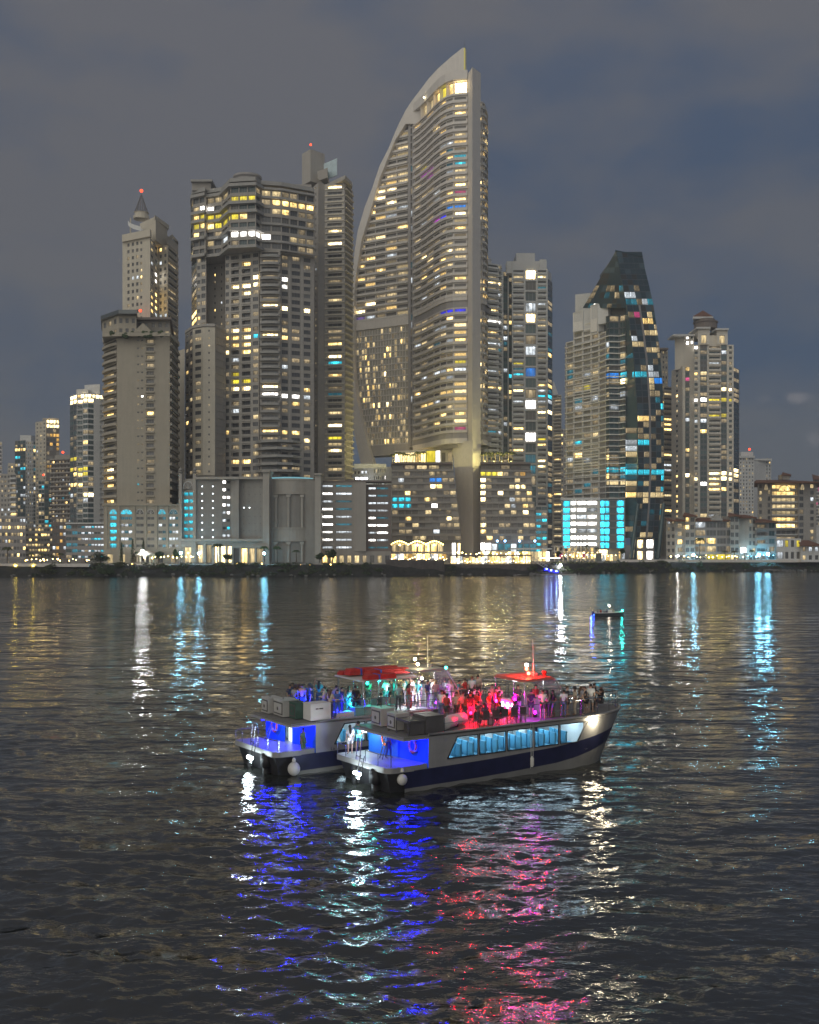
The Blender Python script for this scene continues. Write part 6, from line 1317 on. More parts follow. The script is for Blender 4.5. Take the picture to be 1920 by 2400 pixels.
for i, (x, y) in enumerate(((60, 1314), (104, 1314), (141, 1314), (310, 1322), (541, 1325), (556, 1321), (600, 1325), (614, 1321), (642, 1325), (684, 1325), (705, 1325), (726, 1325), (775, 1323))):
    p = P3(x, y, 425 if x < 300 else 426); o = empty('path_light', (p.x, p.y, p.z - .9), 'small amber path light %s' % ('behind the footbridge rail, nearest the tall palm', 'behind the rail, in the middle of three', 'behind the rail, nearest the dark broad tree', 'at the left end of the long railing', 'below the topiary', 'just right of the topiary', 'left of the drum lamp, low', 'left of the drum lamp, high', 'just right of the drum lamp', 'under the centre of the drum', 'right of the drum centre', 'at the right end of the drum', 'by the dense round tree')[i], 'path light', 'amber path lights')
    mb = MB(); mb.tube([(p.x, p.y, p.z - .9), (p.x, p.y, p.z)], .06, 5); mb.build('post', STEEL, o); mb = MB(); mb.ball(p, .26, seg=8, rings=5); mb.build('globe', glow(*BULBS['o'][:1], BULBS['o'][1], 14), o)

RAILM = mat('railing_grey', (.30, .29, .28), .6, .3)
def railing(name, x0, x1, Y, step, label, z=None, h=1.1, stone=False):
    z = G if z is None else z; A, B_ = P(x0, Y), P(x1, Y); o = empty(name, (A.x, A.y, z), label, 'railing'); L = (B_ - A).length; n = max(2, int(L / step))
    for i in range(n + 1):
        q = A + (B_ - A) * i / n; mb = MB(); mb.box(q.x - .1, q.x + .1, q.y - .1, q.y + .1, z, z + h); mb.build('post', RAILM, o)
    for k in (.4, .75, 1.0): mb = MB(); mb.tube([(A.x, A.y, z + h * k), (B_.x, B_.y, z + h * k)], .05, 5); mb.build('rail', RAILM, o)
railing('promenade_railing', 302, 748, 424, 3.4, 'long grey railing along the promenade below the podium hall'); railing('bridge_railing', -10, 208, 419, 2.4, 'pale railing along the footbridge at the left', z=5.2)
def footbridge():
    o = empty('footbridge', (P(40, 418).x, 418, 0), 'concrete footbridge with yellow lights under its deck at the left shore', 'bridge')
    A, B_ = P(-40, 418), P(212, 418); mb = MB(); mb.box(A.x, B_.x, 416, 421, 3.9, 5.2); mb.build('deck', CONC, o); mb = MB(); mb.box(A.x, P(95, 418).x, 416.5, 420.5, 1.2, 1.7); mb.build('lower_beam', CONC2, o)
    for x in (56, 63): p = P(x, 417.5); mb = MB(); mb.box(p.x - .7, p.x + .7, 416.6, 419, -1.5, 3.9); mb.build('pier', CONC, o)
    for x in (36, 78, -10): p = P3(x, 1326, 415.8); mb = MB(); mb.ball(p, .35, .3, .2, seg=8, rings=5); mb.build('soffit_lamp', glow('bulb_sodium', (1, .72, .1), 40), o)
    for x in (155, 196): p = P(x, 419); mb = MB(); mb.box(p.x - .8, p.x + .8, 418, 420, 5.2, 7.2); mb.build('gate_post', BROWN, o)
footbridge()
def gazebo():
    c = P(340, 433); o = empty('gazebo', (c.x, c.y, G), 'glowing round gazebo with pale columns on the promenade', 'gazebo'); r = 3.7
    mb = MB(); mb.lathe([(r + .3, 0), (r + .3, .3), (.1, .32)], (c.x, c.y, G), 20); mb.build('plinth', STONE, o)
    for i in range(10): a = 2 * math.pi * i / 10; mb = MB(); q = (c.x + r * .92 * math.cos(a), c.y + r * .92 * math.sin(a)); mb.tube([(*q, G + .3), (*q, G + 3.4)], .2, 8); mb.build('column', STONE, o)
    mb = MB(); mb.lathe([(r + .2, 3.4), (r + .2, 3.9), (r + .5, 4.0), (r + .3, 4.2), (r * .75, 5.0), (r * .4, 5.6), (.1, 5.9)], (c.x, c.y, G), 20); mb.build('dome', STONE, o)
    mb = MB(); mb.ball((c.x, c.y, G + 3.1), .45, seg=10, rings=6); mb.build('pendant_lamp', glow('bulb_gazebo', (1, .88, .55), 40), o)
gazebo()
def terraces():
    Y = 470
    o = empty('restaurant_terrace', (P(980, Y).x, Y, G), 'raised restaurant terrace with guests and lights below the hotel', 'terrace')
    sw = empty('seawall', (P(975, 432).x, 432, 0), 'dark stone seawall under the restaurant terraces', 'wall')
    for x0, x1, ya, zt in ((905, 963, 431, 6.4), (963.3, 1006, 431, 6.3), (1006.3, 1042, 431, 6.0)): A, B_ = P(x0, ya), P(x1, ya); mb = MB(); mb.box(A.x, B_.x, ya, ya + 14, -1.5, zt); mb.build('wall_section', SEAWALL, sw)
    s2 = empty('seawall', (P(1150, 434).x, 434, 0), 'long dark seawall under the glazed pavilion', 'wall'); A, B_ = P(1064, 433), P(1246, 433); mb = MB(); mb.prism([(A.x, 433), (B_.x, 433), (B_.x, 447), (A.x, 447)], -1.5, 4.3, top=[(A.x + .4, 434), (B_.x - .4, 434), (B_.x - .4, 447), (A.x + .4, 447)]); mb.build('wall_section', SEAWALL, s2)
    # upper terrace slab and peaked tents
    A, B_ = P(908, Y), P(1058, Y); mb = MB(); mb.box(A.x, B_.x, Y - 8, Y + 12, Z(1297, Y), Z(1293, Y)); mb.build('floor_slab', CONC2, o)
    for i in range(8): x = 912 + i * 19.5; p = P(x, Y - 7); mb = MB(); mb.tube([(p.x, p.y, 5.5), (p.x, p.y, Z(1297, Y))], .18, 6); mb.build('column', CONC2, o)
    for i in range(14): x = 912 + i * 10; p = P(x, Y + 10); mb = MB(); w = 9 * Y / F / 2; mb.box(p.x - w, p.x + w, Y + 10, Y + 10.4, 6.0, Z(1299, Y)); mb.build('lit_bay', LIT['CWhHWowC'[i % 8]], o)
    for i in range(26): x = 912 + i * 5.4 + (i % 3); p = P3(x, 1312 - (i % 4) * 2.2, Y - 4); mb = MB(); mb.ball(p, .22, seg=6, rings=4); mb.build('table_lamp', glow('bulb_table', (1, .70, .3), 20, False), o)
    names = ('leftmost', 'middle', 'rightmost')
    CAN = mat('tent_canvas', (.75, .70, .62), .8, var=.05)
    for i, x in enumerate((937, 978, 1018)):
        t = empty('peaked_tent', (P(x, Y).x, Y, Z(1293, Y)), '%s of three white peaked tents strung with lights on the terrace' % names[i], 'tent', 'peaked tents'); c = P(x, Y); hw = 19.5 * Y / F; zb, zt = Z(1276, Y), Z(1264, Y); mb = MB(); n = 8
        ring = [(c.x + hw * math.cos(2 * math.pi * k / n + math.pi / 8) * 1.05, c.y + 4 * math.sin(2 * math.pi * k / n + math.pi / 8) * 1.05, zb) for k in range(n)]; mid = [(c.x + hw * .42 * math.cos(2 * math.pi * k / n + math.pi / 8), c.y + 1.8 * math.sin(2 * math.pi * k / n + math.pi / 8), zb + (zt - zb) * .38) for k in range(n)]
        for k in range(n): j = (k + 1) % n; mb.quad(ring[k], ring[j], mid[j], mid[k]); mb.poly([mid[k], mid[j], (c.x, c.y, zt)])
        mb.build('canopy', CAN, t)
        for k in range(0, n, 2): mb = MB(); mb.tube([(ring[k][0], ring[k][1], Z(1293, Y)), ring[k]], .1, 5); mb.build('pole', STEEL, t)
        for k in range(9): f = k / 8; mb = MB(); mb.ball((c.x - hw + 2 * hw * f, Y - 4.2, zb + .9 * math.sin(math.pi * f) + (zt - zb) * .25 * math.sin(math.pi * f)), .24, seg=6, rings=4); mb.build('string_bulb', glow('bulb_string', (1, .74, .18), 22, False), t)
        mb = MB(); mb.ball((c.x, Y + 1, zb - .3), .35, seg=8, rings=5); mb.build('pendant_lamp', glow(*(('pend_violet', (.75, .25, 1), 30) if i == 1 else ('pend_warm', (1, .66, .2), 30))), t)
    # glazed pavilion on the right seawall
    Y2 = 440; g = empty('glazed_pavilion', (P(1150, Y2).x, Y2, 4.3), 'long flat-roofed glazed restaurant pavilion on the right seawall', 'pavilion'); A, B_ = P(1056, Y2), P(1246, Y2); zt = Z(1303, Y2)
    mb = MB(); mb.box(A.x, B_.x, Y2 - 1.5, Y2 + 8, zt, zt + .5); mb.build('roof', BROWN, g); mb = MB(); mb.box(A.x, B_.x, Y2 - 1, Y2 + 8, 4.0, 4.4); mb.build('floor_slab', CONC2, g)
    for i in range(14): q = A + (B_ - A) * i / 13; mb = MB(); mb.box(q.x - .12, q.x + .12, Y2 - .9, Y2 - .66, 4.4, zt); mb.build('column', FRAMED, g)
    for i in range(26): q = A + (B_ - A) * (i + .5) / 26; w = (B_ - A).length / 26 * .46; mb = MB(); mb.box(q.x - w, q.x + w, Y2 + 3.5, Y2 + 3.7, 4.5, zt - .2 - (i % 3) * .4); mb.build('lit_bay', LIT['CWHCwCWh'[i * 5 % 8]], g)
    mb = MB(); mb.box(A.x, B_.x, Y2 - 1.02, Y2 - .98, 4.4, 5.4); mb.build('glass_balustrade', RAILG, g)
    for i in range(30): q = A + (B_ - A) * (i + .4) / 30; mb = MB(); mb.ball((q.x, Y2 + (i * 7 % 5) * .5, 5.3 + (i % 3) * .3), .2, seg=6, rings=4); mb.build('table_lamp', glow('bulb_table', (1, .70, .3), 20, False), g)
    # upper pavilion behind
    Y3 = 480; g = empty('terrace_pavilion', (P(1210, Y3).x, Y3, 4.6), 'white flat-roofed terrace bar with warm lights right of the fin foot', 'pavilion'); A, B_ = P(1128, Y3), P(1292, Y3); zt = Z(1288, Y3)
    mb = MB(); mb.box(P(1196, Y3).x, B_.x, Y3 - 3, Y3 + 9, zt, zt + .7); mb.build('roof', WHITE, g); mb = MB(); mb.box(A.x, P(1195.5, Y3).x, Y3 - 1, Y3 + 9, zt - .9, zt - .3); mb.build('roof', CONC2, g)
    for i in range(18): q = A + (B_ - A) * (i + .5) / 18; w = (B_ - A).length / 18 * .45; mb = MB(); mb.box(q.x - w, q.x + w, Y3 + 5, Y3 + 5.2, 5.0, zt - 1); mb.build('lit_bay', LIT['WCwHWCyw'[i * 3 % 8]], g)
    for i in range(9): q = A + (B_ - A) * i / 8; mb = MB(); mb.tube([(q.x, Y3 - .8, 4.6), (q.x, Y3 - .8, zt - .9)], .14, 6); mb.build('column', CONC2, g)
    A, B_ = P(1264, 462), P(1312, 462); mb = MB(); mb.box(A.x, B_.x, 460, 466, Z(1309, 462), Z(1307, 462)); mb.build('dock_deck', WHITE, g); mb = MB(); mb.box(A.x, B_.x, 459.8, 459.95, Z(1308.4, 462), Z(1307.2, 462)); mb.build('edge_light', glow('strip_warm', (1, .8, .55), 5, False), g)
    # open concrete frame of the terrace below the wedge tower
    Y4 = 505; g = empty('open_terrace_frame', (P(1360, Y4).x, Y4, 4.6), 'open concrete terrace frame with lit rooms below the glass wedge tower', 'terrace'); 
    for x0, x1, y, dx in ((1298, 1412, 1281, 1), (1300, 1405, 1294, 0)): mb = MB(); mb.box(P(x0, Y4).x, P(x1, Y4).x, Y4 - 2, Y4 + 10, Z(y, Y4), Z(y - 2, Y4)); mb.build('floor_slab', CONC, g)
    for i in range(11): x = 1300 + i * 10.3; p = P(x, Y4 - 1); mb = MB(); mb.box(p.x - .25, p.x + .25, Y4 - 1.2, Y4 - .8, 4.6, Z(1281, Y4)); mb.build('column', CONC, g)
    for i in range(16): x = 1302 + i * 6.6; p = P(x, Y4 + 8); mb = MB(); w = 3 * Y4 / F; r = i % 2; mb.box(p.x - w, p.x + w, Y4 + 8, Y4 + 8.2, Z((1308, 1293)[r], Y4), Z((1297, 1284)[r], Y4)); mb.build('lit_bay', LIT['WwCwhwrW'[i * 3 % 8]], g)
    A, B_ = P(1380, 500), P(1452, 500); mb = MB(); mb.box(A.x, B_.x, 498, 508, Z(1298, 500), Z(1296, 500)); mb.build('roof', CONC2, g); mb = MB(); mb.box(P(1396, 500).x, P(1410, 500).x, 499, 500, 4.6, Z(1298.2, 500)); mb.build('gate', NAVYW, g)
    for i in range(4): x = 1415 + i * 9; mb = MB(); mb.box(P(x - 3.6, 504).x, P(x + 3.6, 504).x, 504, 504.2, 4.8, Z(1299.5, 500)); mb.build('lit_bay', LIT['hWCw'[i]], g)
    for x in (1358, 1366): p = P(x, 500); mb = MB(); mb.tube([(p.x, p.y, 4.6), (p.x, p.y, Z(1255, 500))], .16, 6); mb.build('post', STEEL, g)
    # dock with its gangway and the blue-lit shelter
    g = empty('floating_dock', (P(1280, 436).x, 436, .1), 'low floating dock at the foot of the gangway', 'dock'); A, B_ = P(1212, 431), P(1348, 437); mb = MB(); mb.prism([(A.x, 430), (B_.x, 434), (B_.x, 437), (A.x, 433)], -.2, .45); mb.build('deck', CONC2, g)
    for i in range(6): q = A + (B_ - A) * (i + .5) / 6; mb = MB(); mb.tube([(q.x, q.y + .5, -1), (q.x, q.y + .5, 1.4)], .15, 6); mb.build('pile', STEEL, g)
    g = empty('gangway', (P(1262, 438).x, 438, 2), 'white truss gangway sloping down to the dock', 'gangway'); a, c = P3(1246, 1312, 438), P3(1284, 1334, 436)
    for dy in (0, 1.4):
        for dz in (0, 1.4): mb = MB(); mb.tube([a + Vector((0, dy, dz)), c + Vector((0, dy, dz))], .09, 5); mb.build('chord', WHITE, g)
        for i in range(8): p, q = a.lerp(c, i / 8), a.lerp(c, (i + 1) / 8); mb = MB(); mb.tube([p + Vector((0, dy, 0)), q + Vector((0, dy, 1.4))], .06, 5); mb.build('brace', WHITE, g)
    mb = MB(); mb.quad(a, c, c + Vector((0, 1.4, 0)), a + Vector((0, 1.4, 0))); mb.build('walkway', CONC2, g)
    g = empty('dock_shelter', (P(1292, 436.5).x, 436.5, .5), 'curved shelter glowing deep blue at the end of the gangway', 'shelter'); c = P3(1292, 1326, 436.5); mb = MB(); n = 8
    for i in range(n):
        t0, t1 = math.pi * (.05 + .85 * i / n), math.pi * (.05 + .85 * (i + 1) / n); p = [Vector((c.x - 2.4 * math.cos(t), 436 + s * 2.4, c.z + 1.5 * math.sin(t) - .4)) for t in (t0, t1) for s in (0, 1)]; mb.quad(p[0], p[2], p[3], p[1])
    mb.build('roof', mat('shelter_blue', (.1, .12, .55), .5), g)
    for i, (dx, dz) in enumerate(((-2, -1.6), (0, -2.2), (2.2, -2.6))): mb = MB(); mb.box(c.x + dx - .9, c.x + dx + .9, 436.2, 437.6, c.z + dz - .5, c.z + dz + .5); mb.build('panel', glow('panel_blue', (.02, .02, 1), 1.6), g); mb = MB(); mb.ball((c.x + dx, 436.05, c.z + dz + .3), .2, seg=8, rings=5); mb.build('spot', glow('spot_pale', (.4, .7, 1), 25), g)
    for dx in (-2.3, 2.3): mb = MB(); mb.tube([(c.x + dx, 437.5, .4), (c.x + dx, 437.5, c.z - .2)], .1, 6); mb.build('post', STEEL, g)
    # low wall and gate on the right
    w = empty('garden_wall', (P(1560, 493).x, 493, 4.6), 'pale low garden wall along the right promenade', 'wall')
    for x0, x1 in ((1452, 1560), (1560.3, 1645), (1645.3, 1760), (1760.3, 1925)): A, B_ = P(x0, 491.5), P(x1, 491.5 + .5); mb = MB(); mb.prism([(A.x, A.y), (B_.x, B_.y), (B_.x, B_.y + .5), (A.x, A.y + .5)], 4.4, 5.7); mb.build('wall_section', CONC, w)
terraces()
def garland(x0, x1, Y, y, n, key, label):
    rg = random.Random(int(x0)); o = empty('light_string', P3(x0, y, Y), label, 'string lights'); pts = []
    for i in range(n):
        q = P3(x0 + (x1 - x0) * (i + rg.uniform(.2, .8)) / n, y + rg.uniform(-2.5, 2.5), Y + rg.uniform(0, 4)); pts.append(q); nm, c, s = BULBS[key]; mb = MB(); mb.ball(q, rg.choice((.14, .18, .26)), seg=6, rings=4); mb.build('bulb', glow(nm + '_small', c, 30, False), o)
    mb = MB(); mb.tube(pts, .02, 4); mb.build('cable', STEEL, o)
garland(60, 215, 424, 1312, 16, 'y', 'warm string lights in the planting behind the footbridge'); garland(350, 470, 432, 1306, 12, 'y', 'warm string lights between gazebo and turret'); garland(1060, 1240, 452, 1297, 18, 'y', 'warm string lights above the glazed pavilion'); garland(1570, 1745, 493, 1304, 18, 'y', 'warm string lights along the gabled villas'); garland(1745, 1915, 493, 1303, 16, 'c', 'cool string lights along the shop row'); garland(1310, 1450, 498, 1302, 14, 'y', 'warm string lights on the open terrace frame')

# ------------------------------------------------------------------ boats
GEL = mat('gelcoat_white', (.25, .245, .24), .38, var=.20, scale=1.1, streak=.55, spec=.5)
NAVY = mat('hull_navy', (.018, .020, .055), .35, var=.4, scale=1.3, streak=.4)
KEELW = mat('keel_white', (.17, .168, .16), .5, var=.2, scale=.8, streak=.4)
DECKM = mat('deck_nonskid', (.17, .165, .16), .7, var=.1, scale=1.2)
BLACKR = mat('rubber_black', (.02, .02, .022), .6, var=.2, scale=2)
INOX = mat('stainless', (.55, .55, .55), .25, 1.0, var=.05)
ACM = mat('unit_grey', (.42, .41, .39), .55, var=.12, scale=1.5, streak=.3)
ACD = mat('unit_dark', (.09, .085, .085), .55, var=.2, scale=1.5)
GLASSB = clear('cabin_glass', (.10, .25, .34), .10, .03)
SCREEN = clear('windscreen', (.25, .28, .28), .35, .05)
SEATM = mat('seat_blue', (.08, .30, .46), .7, var=.1, scale=2)
CABW = mat('cabin_lining', (.62, .64, .64), .6, var=.05)
ORANGE = mat('ring_orange', (.75, .16, .05), .6, var=.08)
REDC = mat('canvas_red', (.42, .035, .03), .8, var=.2, scale=1.5)
PVCW = mat('pvc_white', (.55, .54, .51), .5, var=.1, scale=2)
BA = math.atan2(.522, .853); S1 = (-.43, 54.2); S2 = (S1[0] - 6.44, S1[1] + 4.1); BM_ = 4.9; ZD = 2.92; ZP = 1.38
def bw(S, u, v, z=0): return Vector((S[0] + u * math.cos(BA) - v * math.sin(BA), S[1] + u * math.sin(BA) + v * math.cos(BA), z))

def boat(name, label, S, near):
    o = empty(name, (S[0], S[1], 0), label, 'party boat', 'party boats', rz=BA)
    def part(nm, mb, mats, smooth=False, par=None):
        p = mb.build(nm, mats, None, (0, 0, 0), smooth); p.parent = par or o; return p
    h = BM_ / 2
    # --- hull shell: one side lofted, then mirrored
    st = [.2, .6, 1.7, 3, 5, 7, 9, 10.5, 11.8]; ns = 12
    def outline(z, top):
        k = max(0, min(1, z / 2.9)); ut = 15.2 + 2.25 * k ** .75; us = 11.8; pts = [(u, 0.0) for u in st]
        for i in range(1, ns + 1):
            t = i / ns; a = t * math.pi / 2; pts.append((us + (ut - us) * math.sin(a) ** .92, h * (1 - math.cos(a) ** 1.15)))
        return pts
    sb = lambda u: float(np.interp(u, [0, 6, 10.7, 14.7, 18], [.20, .25, .45, .95, 1.35])); stp = lambda u: float(np.interp(u, [0, 6, 10.7, 15, 18], [1.10, 1.18, 1.38, 1.80, 2.05]))
    lev = [lambda u: -.6, lambda u: sb(u), lambda u: stp(u), lambda u: max(1.5, stp(u) + .02), lambda u: ZD]
    mm = [2, 1, 0, 0]
    mb = MB(); cols = []
    n_st = len(st) + ns
    for i in range(n_st):
        c = []
        for L_ in lev:
            u0 = outline(2.9, 1)[i][0]; z = L_(u0); u, v = outline(z, 0)[i]; c.append((u, v, z))
        cols.append(c)
    for side in (0, 1):
        for i in range(n_st - 1):
            for j in range(4):
                if j >= 2 and i < 2: continue                                                     # open aft cockpit
                if j == 3 and 2 <= i and cols[i + 1][4][0] <= 12.7 and side == 0: continue      # window band is built apart
                q = [cols[i][j], cols[i + 1][j], cols[i + 1][j + 1], cols[i][j + 1]]
                if side: q = [(a, BM_ - b_, c_) for a, b_, c_ in reversed(q)]
                mb.quad(*q, mm[j])
    part('hull', mb, [GEL, NAVY, KEELW], False)
    # gunwale moulding
    mb = MB(); tp = [(c[4][0], c[4][1] - .04, ZD + .03) for c in cols[2:]] + [(c[4][0], BM_ - c[4][1] + .04, ZD + .03) for c in reversed(cols[2:])]
    mb.tube(tp, .07, 6); part('gunwale', mb, GEL, True)
    # deck
    mb = MB(); dp = [(c[4][0], c[4][1]) for c in cols[1:]] + [(c[4][0], BM_ - c[4][1]) for c in reversed(cols[1:])]
    dp[0] = (.15, 0); dp[-1] = (-.1, BM_); mb.prism(dp, ZD - .10, ZD); part('upper_deck', mb, DECKM)
    # --- window band
    wins = [(2.91, 3.56, 4.91, 4.91), (5.05, 5.05, 6.84, 6.84), (6.99, 6.99, 8.77, 8.77), (8.94, 8.94, 10.66, 10.66), (10.83, 10.83, 12.07, 12.85)]
    z0, z1 = 1.52, 2.65; W3 = lambda u, z: (u, outline(z, 0)[0][1] + (0.0 if u < 11.8 else .04 * (u - 11.8)), z)
    mb = MB(); stw = stp
    mb.quad((1.7, 0, 1.5), (11.8, 0, 1.5), (11.8, 0, z0), (1.7, 0, z0)); mb.quad((1.7, 0, z1), (11.8, 0, z1), (11.8, 0, ZD), (1.7, 0, ZD))
    prev = (1.7, 1.7)
    for a, b_, c_, d_ in wins:
        mb.quad((prev[0], 0, z0), (a, 0, z0), (b_, 0, z1), (prev[1], 0, z1)); prev = (c_, d_)
        if c_ > 11.8: break
    ue, vv = cols[len(st)][4][0], cols[len(st)][4][1]; zs_ = z0 + (z1 - z0) * (ue - 12.07) / .78; ze = max(1.5, stp(ue) + .02)
    mb.quad((11.8, 0, z1), (ue, vv, z1), (ue, vv, ZD), (11.8, 0, ZD)); mb.poly([(12.07, .005, z0), (ue, vv, ze), (ue, vv, zs_)]); mb.quad((11.8, 0, 1.5), (12.07, .004, z0 - .01), (12.07, .005, z0), (11.8, 0, z0))
    part('cabin_side', mb, GEL)
    for a, b_, c_, d_ in wins:
        y = -.015; e = 0 if c_ < 11.8 else -.05; mb = MB(); mb.quad((a, y, z0), (c_, y + e, z0), (d_, y + e * 1.2, z1), (b_, y, z1)); w = part('window', mb, GLASSB)
        fr = MB(); cor = [(a, y - .02, z0), (c_, y + e - .02, z0), (d_, y + e * 1.2 - .02, z1), (b_, y - .02, z1)]
        fr.tube(cor + cor[:1], .035, 5); part('frame', fr, BLACKR, par=w)
    # --- cabin inside
    mb = MB(); mb.quad((1.72, .05, 1.0), (13, .05, 1.0), (13, BM_ - .05, 1.0), (1.72, BM_ - .05, 1.0)); mb.quad((1.72, BM_ - .06, 1.0), (13, BM_ - .06, 1.0), (13, BM_ - .06, ZD - .1), (1.72, BM_ - .06, ZD - .1)); mb.quad((13, .3, 1.0), (13, BM_ - .06, 1.0), (13, BM_ - .06, ZD - .1), (13, .3, ZD - .1)); mb.quad((1.72, .05, ZD - .12), (13, .05, ZD - .12), (13, BM_, ZD - .12), (1.72, BM_, ZD - .12))
    part('cabin_lining', mb, CABW)
    for i in range(5): u = 3 + i * 2.1; mb = MB(); mb.box(u, u + 1.5, 1.2, 1.6, ZD - .17, ZD - .13); part('ceiling_light', mb, glow('cabin_tube', (.62, .86, 1), 16))
    sm = MB(); sm.box(-.24, .24, -.22, .22, .34, .46); sm.box(-.27, -.16, -.22, .22, .46, 1.12); sm.box(-.2, .2, -.18, .18, .0, .34); seat = sm.mesh('cabin_seat', SEATM)
    if near:
        for i in range(11):
            for v in (.55, 1.1, 1.65): inst('cabin_seat', seat, o, Matrix.Translation((3.4 + i * .84, v, 1.0)))
        for u, v in ((7.6, 3.0), (9.6, 2.4)): mb = MB(); mb.box(u, u + .5, v, v + .5, 1.0, 2.4); part('cabin_locker', mb, CABW)
    else:
        for i in range(4):
            for v in (.55, 1.1): inst('cabin_seat', seat, o, Matrix.Translation((3.4 + i * .84, v, 1.0)))
    # --- stern: bulkhead, platform, pontoon
    mb = MB(); dv0, dv1 = (2.1, 2.75)
    bk = lambda v: 1.7 - .25 * v                         # the bulkhead is raked across the beam
    bq = lambda va, vb, za, zb: mb.quad((bk(va), va, za), (bk(vb), vb, za), (bk(vb), vb, zb), (bk(va), va, zb))
    ve = BM_ - .35
    if near: bq(0, ve, .62, ZD - .1)
    else: bq(0, dv0, .62, ZD - .1); bq(dv1, ve, .62, ZD - .1); bq(dv0, dv1, 2.6, ZD - .1)
    mb.quad((bk(ve), ve, .62), (1.9, ve, .62), (1.9, ve, ZD - .1), (bk(ve), ve, ZD - .1))
    part('aft_bulkhead', mb, mat('bulkhead_blue', (.012, .10, .50), .45, var=.06))  # light-blue paint, deepened to put the lamps' blue glow into the colour
    if near: mb = MB(); mb.prism([(bk(2.2) - .05, 2.2), (bk(2.2) - .01, 2.2), (bk(2.95) - .01, 2.95), (bk(2.95) - .05, 2.95)], 1.4, 2.7); d_ = part('cabin_door', mb, mat('door_blue', (.03, .16, .55), .4)); mb = MB(); mb.tube([(bk(2.85) - .1, 2.85, 1.9), (bk(2.85) - .1, 2.85, 2.15)], .02, 5); part('handle', mb, INOX, par=d_)
    else: mb = MB(); mb.box(1.4, 1.45, dv0 - .3, dv1 + .3, 1.0, 2.6); part('lit_doorway', mb, glow('doorway_white', (.80, .97, .88), 1.6))
    mb = MB(); ap = -.9
    pl = [(1.68, .1), (1.68, BM_ - .02), (ap - .42 + .25, BM_ + .15), (ap - .42, BM_ - .05)] + [(ap + .05 + .5 * (1 - math.cos(a)) - .05, .45 - .45 * math.sin(a) + .0) for a in [math.pi / 2 * k / 6 for k in range(7)]] + [(.6, -.02)]
    mb.prism(list(reversed(pl)), ZP - .30, ZP); part('swim_platform', mb, GEL)
    mb = MB(); mb.prism([(-.35, .35), (1.6, .0), (1.6, BM_), (-.7, BM_ - .35)], -.5, ZP - .31, top=[(-.75, .25), (1.6, .0), (1.6, BM_), (-1.15, BM_ - .2)]); part('stern_hull', mb, BLACKR)
    for v in (1.35, 3.6):
        mb = MB(); mb.box(-1.05, -.55, v - .28, v + .28, .35, 1.0); mb.box(-1.0, -.62, v - .13, v + .13, -.6, .35); mb.ball((-.8, v, 1.0), .34, .30, .22, seg=10, rings=6); part('outboard_engine', mb, BLACKR, True)
    # starboard step recess beside the bulkhead
    mb = MB(); mb.quad((.7, .02, .62), (1.68, .02, .62), (1.68, .55, .62), (.7, .55, .62)); mb.quad((.7, .55, .62), (1.68, .55, .62), (1.68, .55, ZP), (.7, .55, ZP)); part('side_step', mb, GEL)
    # roof overhang lip
    mb = MB(); mb.prism([(.12, -.02), (1.8, -.02), (1.8, BM_ + .02), (-.3, BM_ + .02)], ZD - .20, ZD - .101); part('roof_lip', mb, GEL)
    # --- ladders and rails
    def ladder(nm, a, b_, w, n, m=INOX):
        a, b_ = Vector(a), Vector(b_); sd = Vector(w); mb = MB(); mb.tube([a, b_], .03, 5); mb.tube([a + sd, b_ + sd], .03, 5)
        for i in range(n): p = a.lerp(b_, (i + .5) / n); mb.tube([p, p + sd], .022, 5)
        return part(nm, mb, m)
    ladder('boarding_ladder', (ap - .25, 2.7, .2), (ap - .02, 2.7, ZP + 1.15), (0, .42, 0), 6); ladder('swim_ladder', (ap - .55, 2.45, .35), (ap - .2, 2.45, ZP + .35), (0, -.42, 0), 4)
    ladder('roof_ladder', (.1, 2.2 if near else 3.4, ZP), (1.35, 3.0 if near else 3.9, ZD + .85), (.05, .38, 0), 7, STEEL)
    def rail(nm, pts, z, hgt, mids=(.5,), step=1.3, m=INOX, r=.022):
        P_ = [Vector((a, b_, z)) for a, b_ in pts]; mb = MB(); up = Vector((0, 0, hgt)); mb.tube([p + up for p in P_], r, 5)
        for k in mids: mb.tube([p + up * k for p in P_], r * .7, 5)
        R_ = part(nm, mb, m)
        for a, c_ in zip(P_, P_[1:]):
            n = max(1, int((c_ - a).length / step))
            for i in range(n): p = a.lerp(c_, i / n); mb = MB(); mb.tube([p, p + up], r, 5); part('stanchion', mb, m, par=R_)
        mb = MB(); mb.tube([P_[-1], P_[-1] + up], r, 5); part('stanchion', mb, m, par=R_)
    ro = [(c[4][0] - (.12 if c[4][0] > 12 else 0), c[4][1] + .12) for c in cols]; rl = [(2.8, .12), (5, .12), (8, .12), (11, .12)] + [q for q in ro if q[0] > 11.9][::2]
    rail('deck_rail', rl, ZD, 1.02); rail('deck_rail', [(a, BM_ - b_) for a, b_ in rl], ZD, 1.02)
    rail('stern_rail', [(ap + .35, .15), (ap + .05, 1.0), (ap - .05, 2.2)], ZP, .62, (), .8); rail('stern_rail', [(ap - .3, BM_ - .9), (ap - .35, BM_), (.2, BM_)], ZP, .62, (), .8)
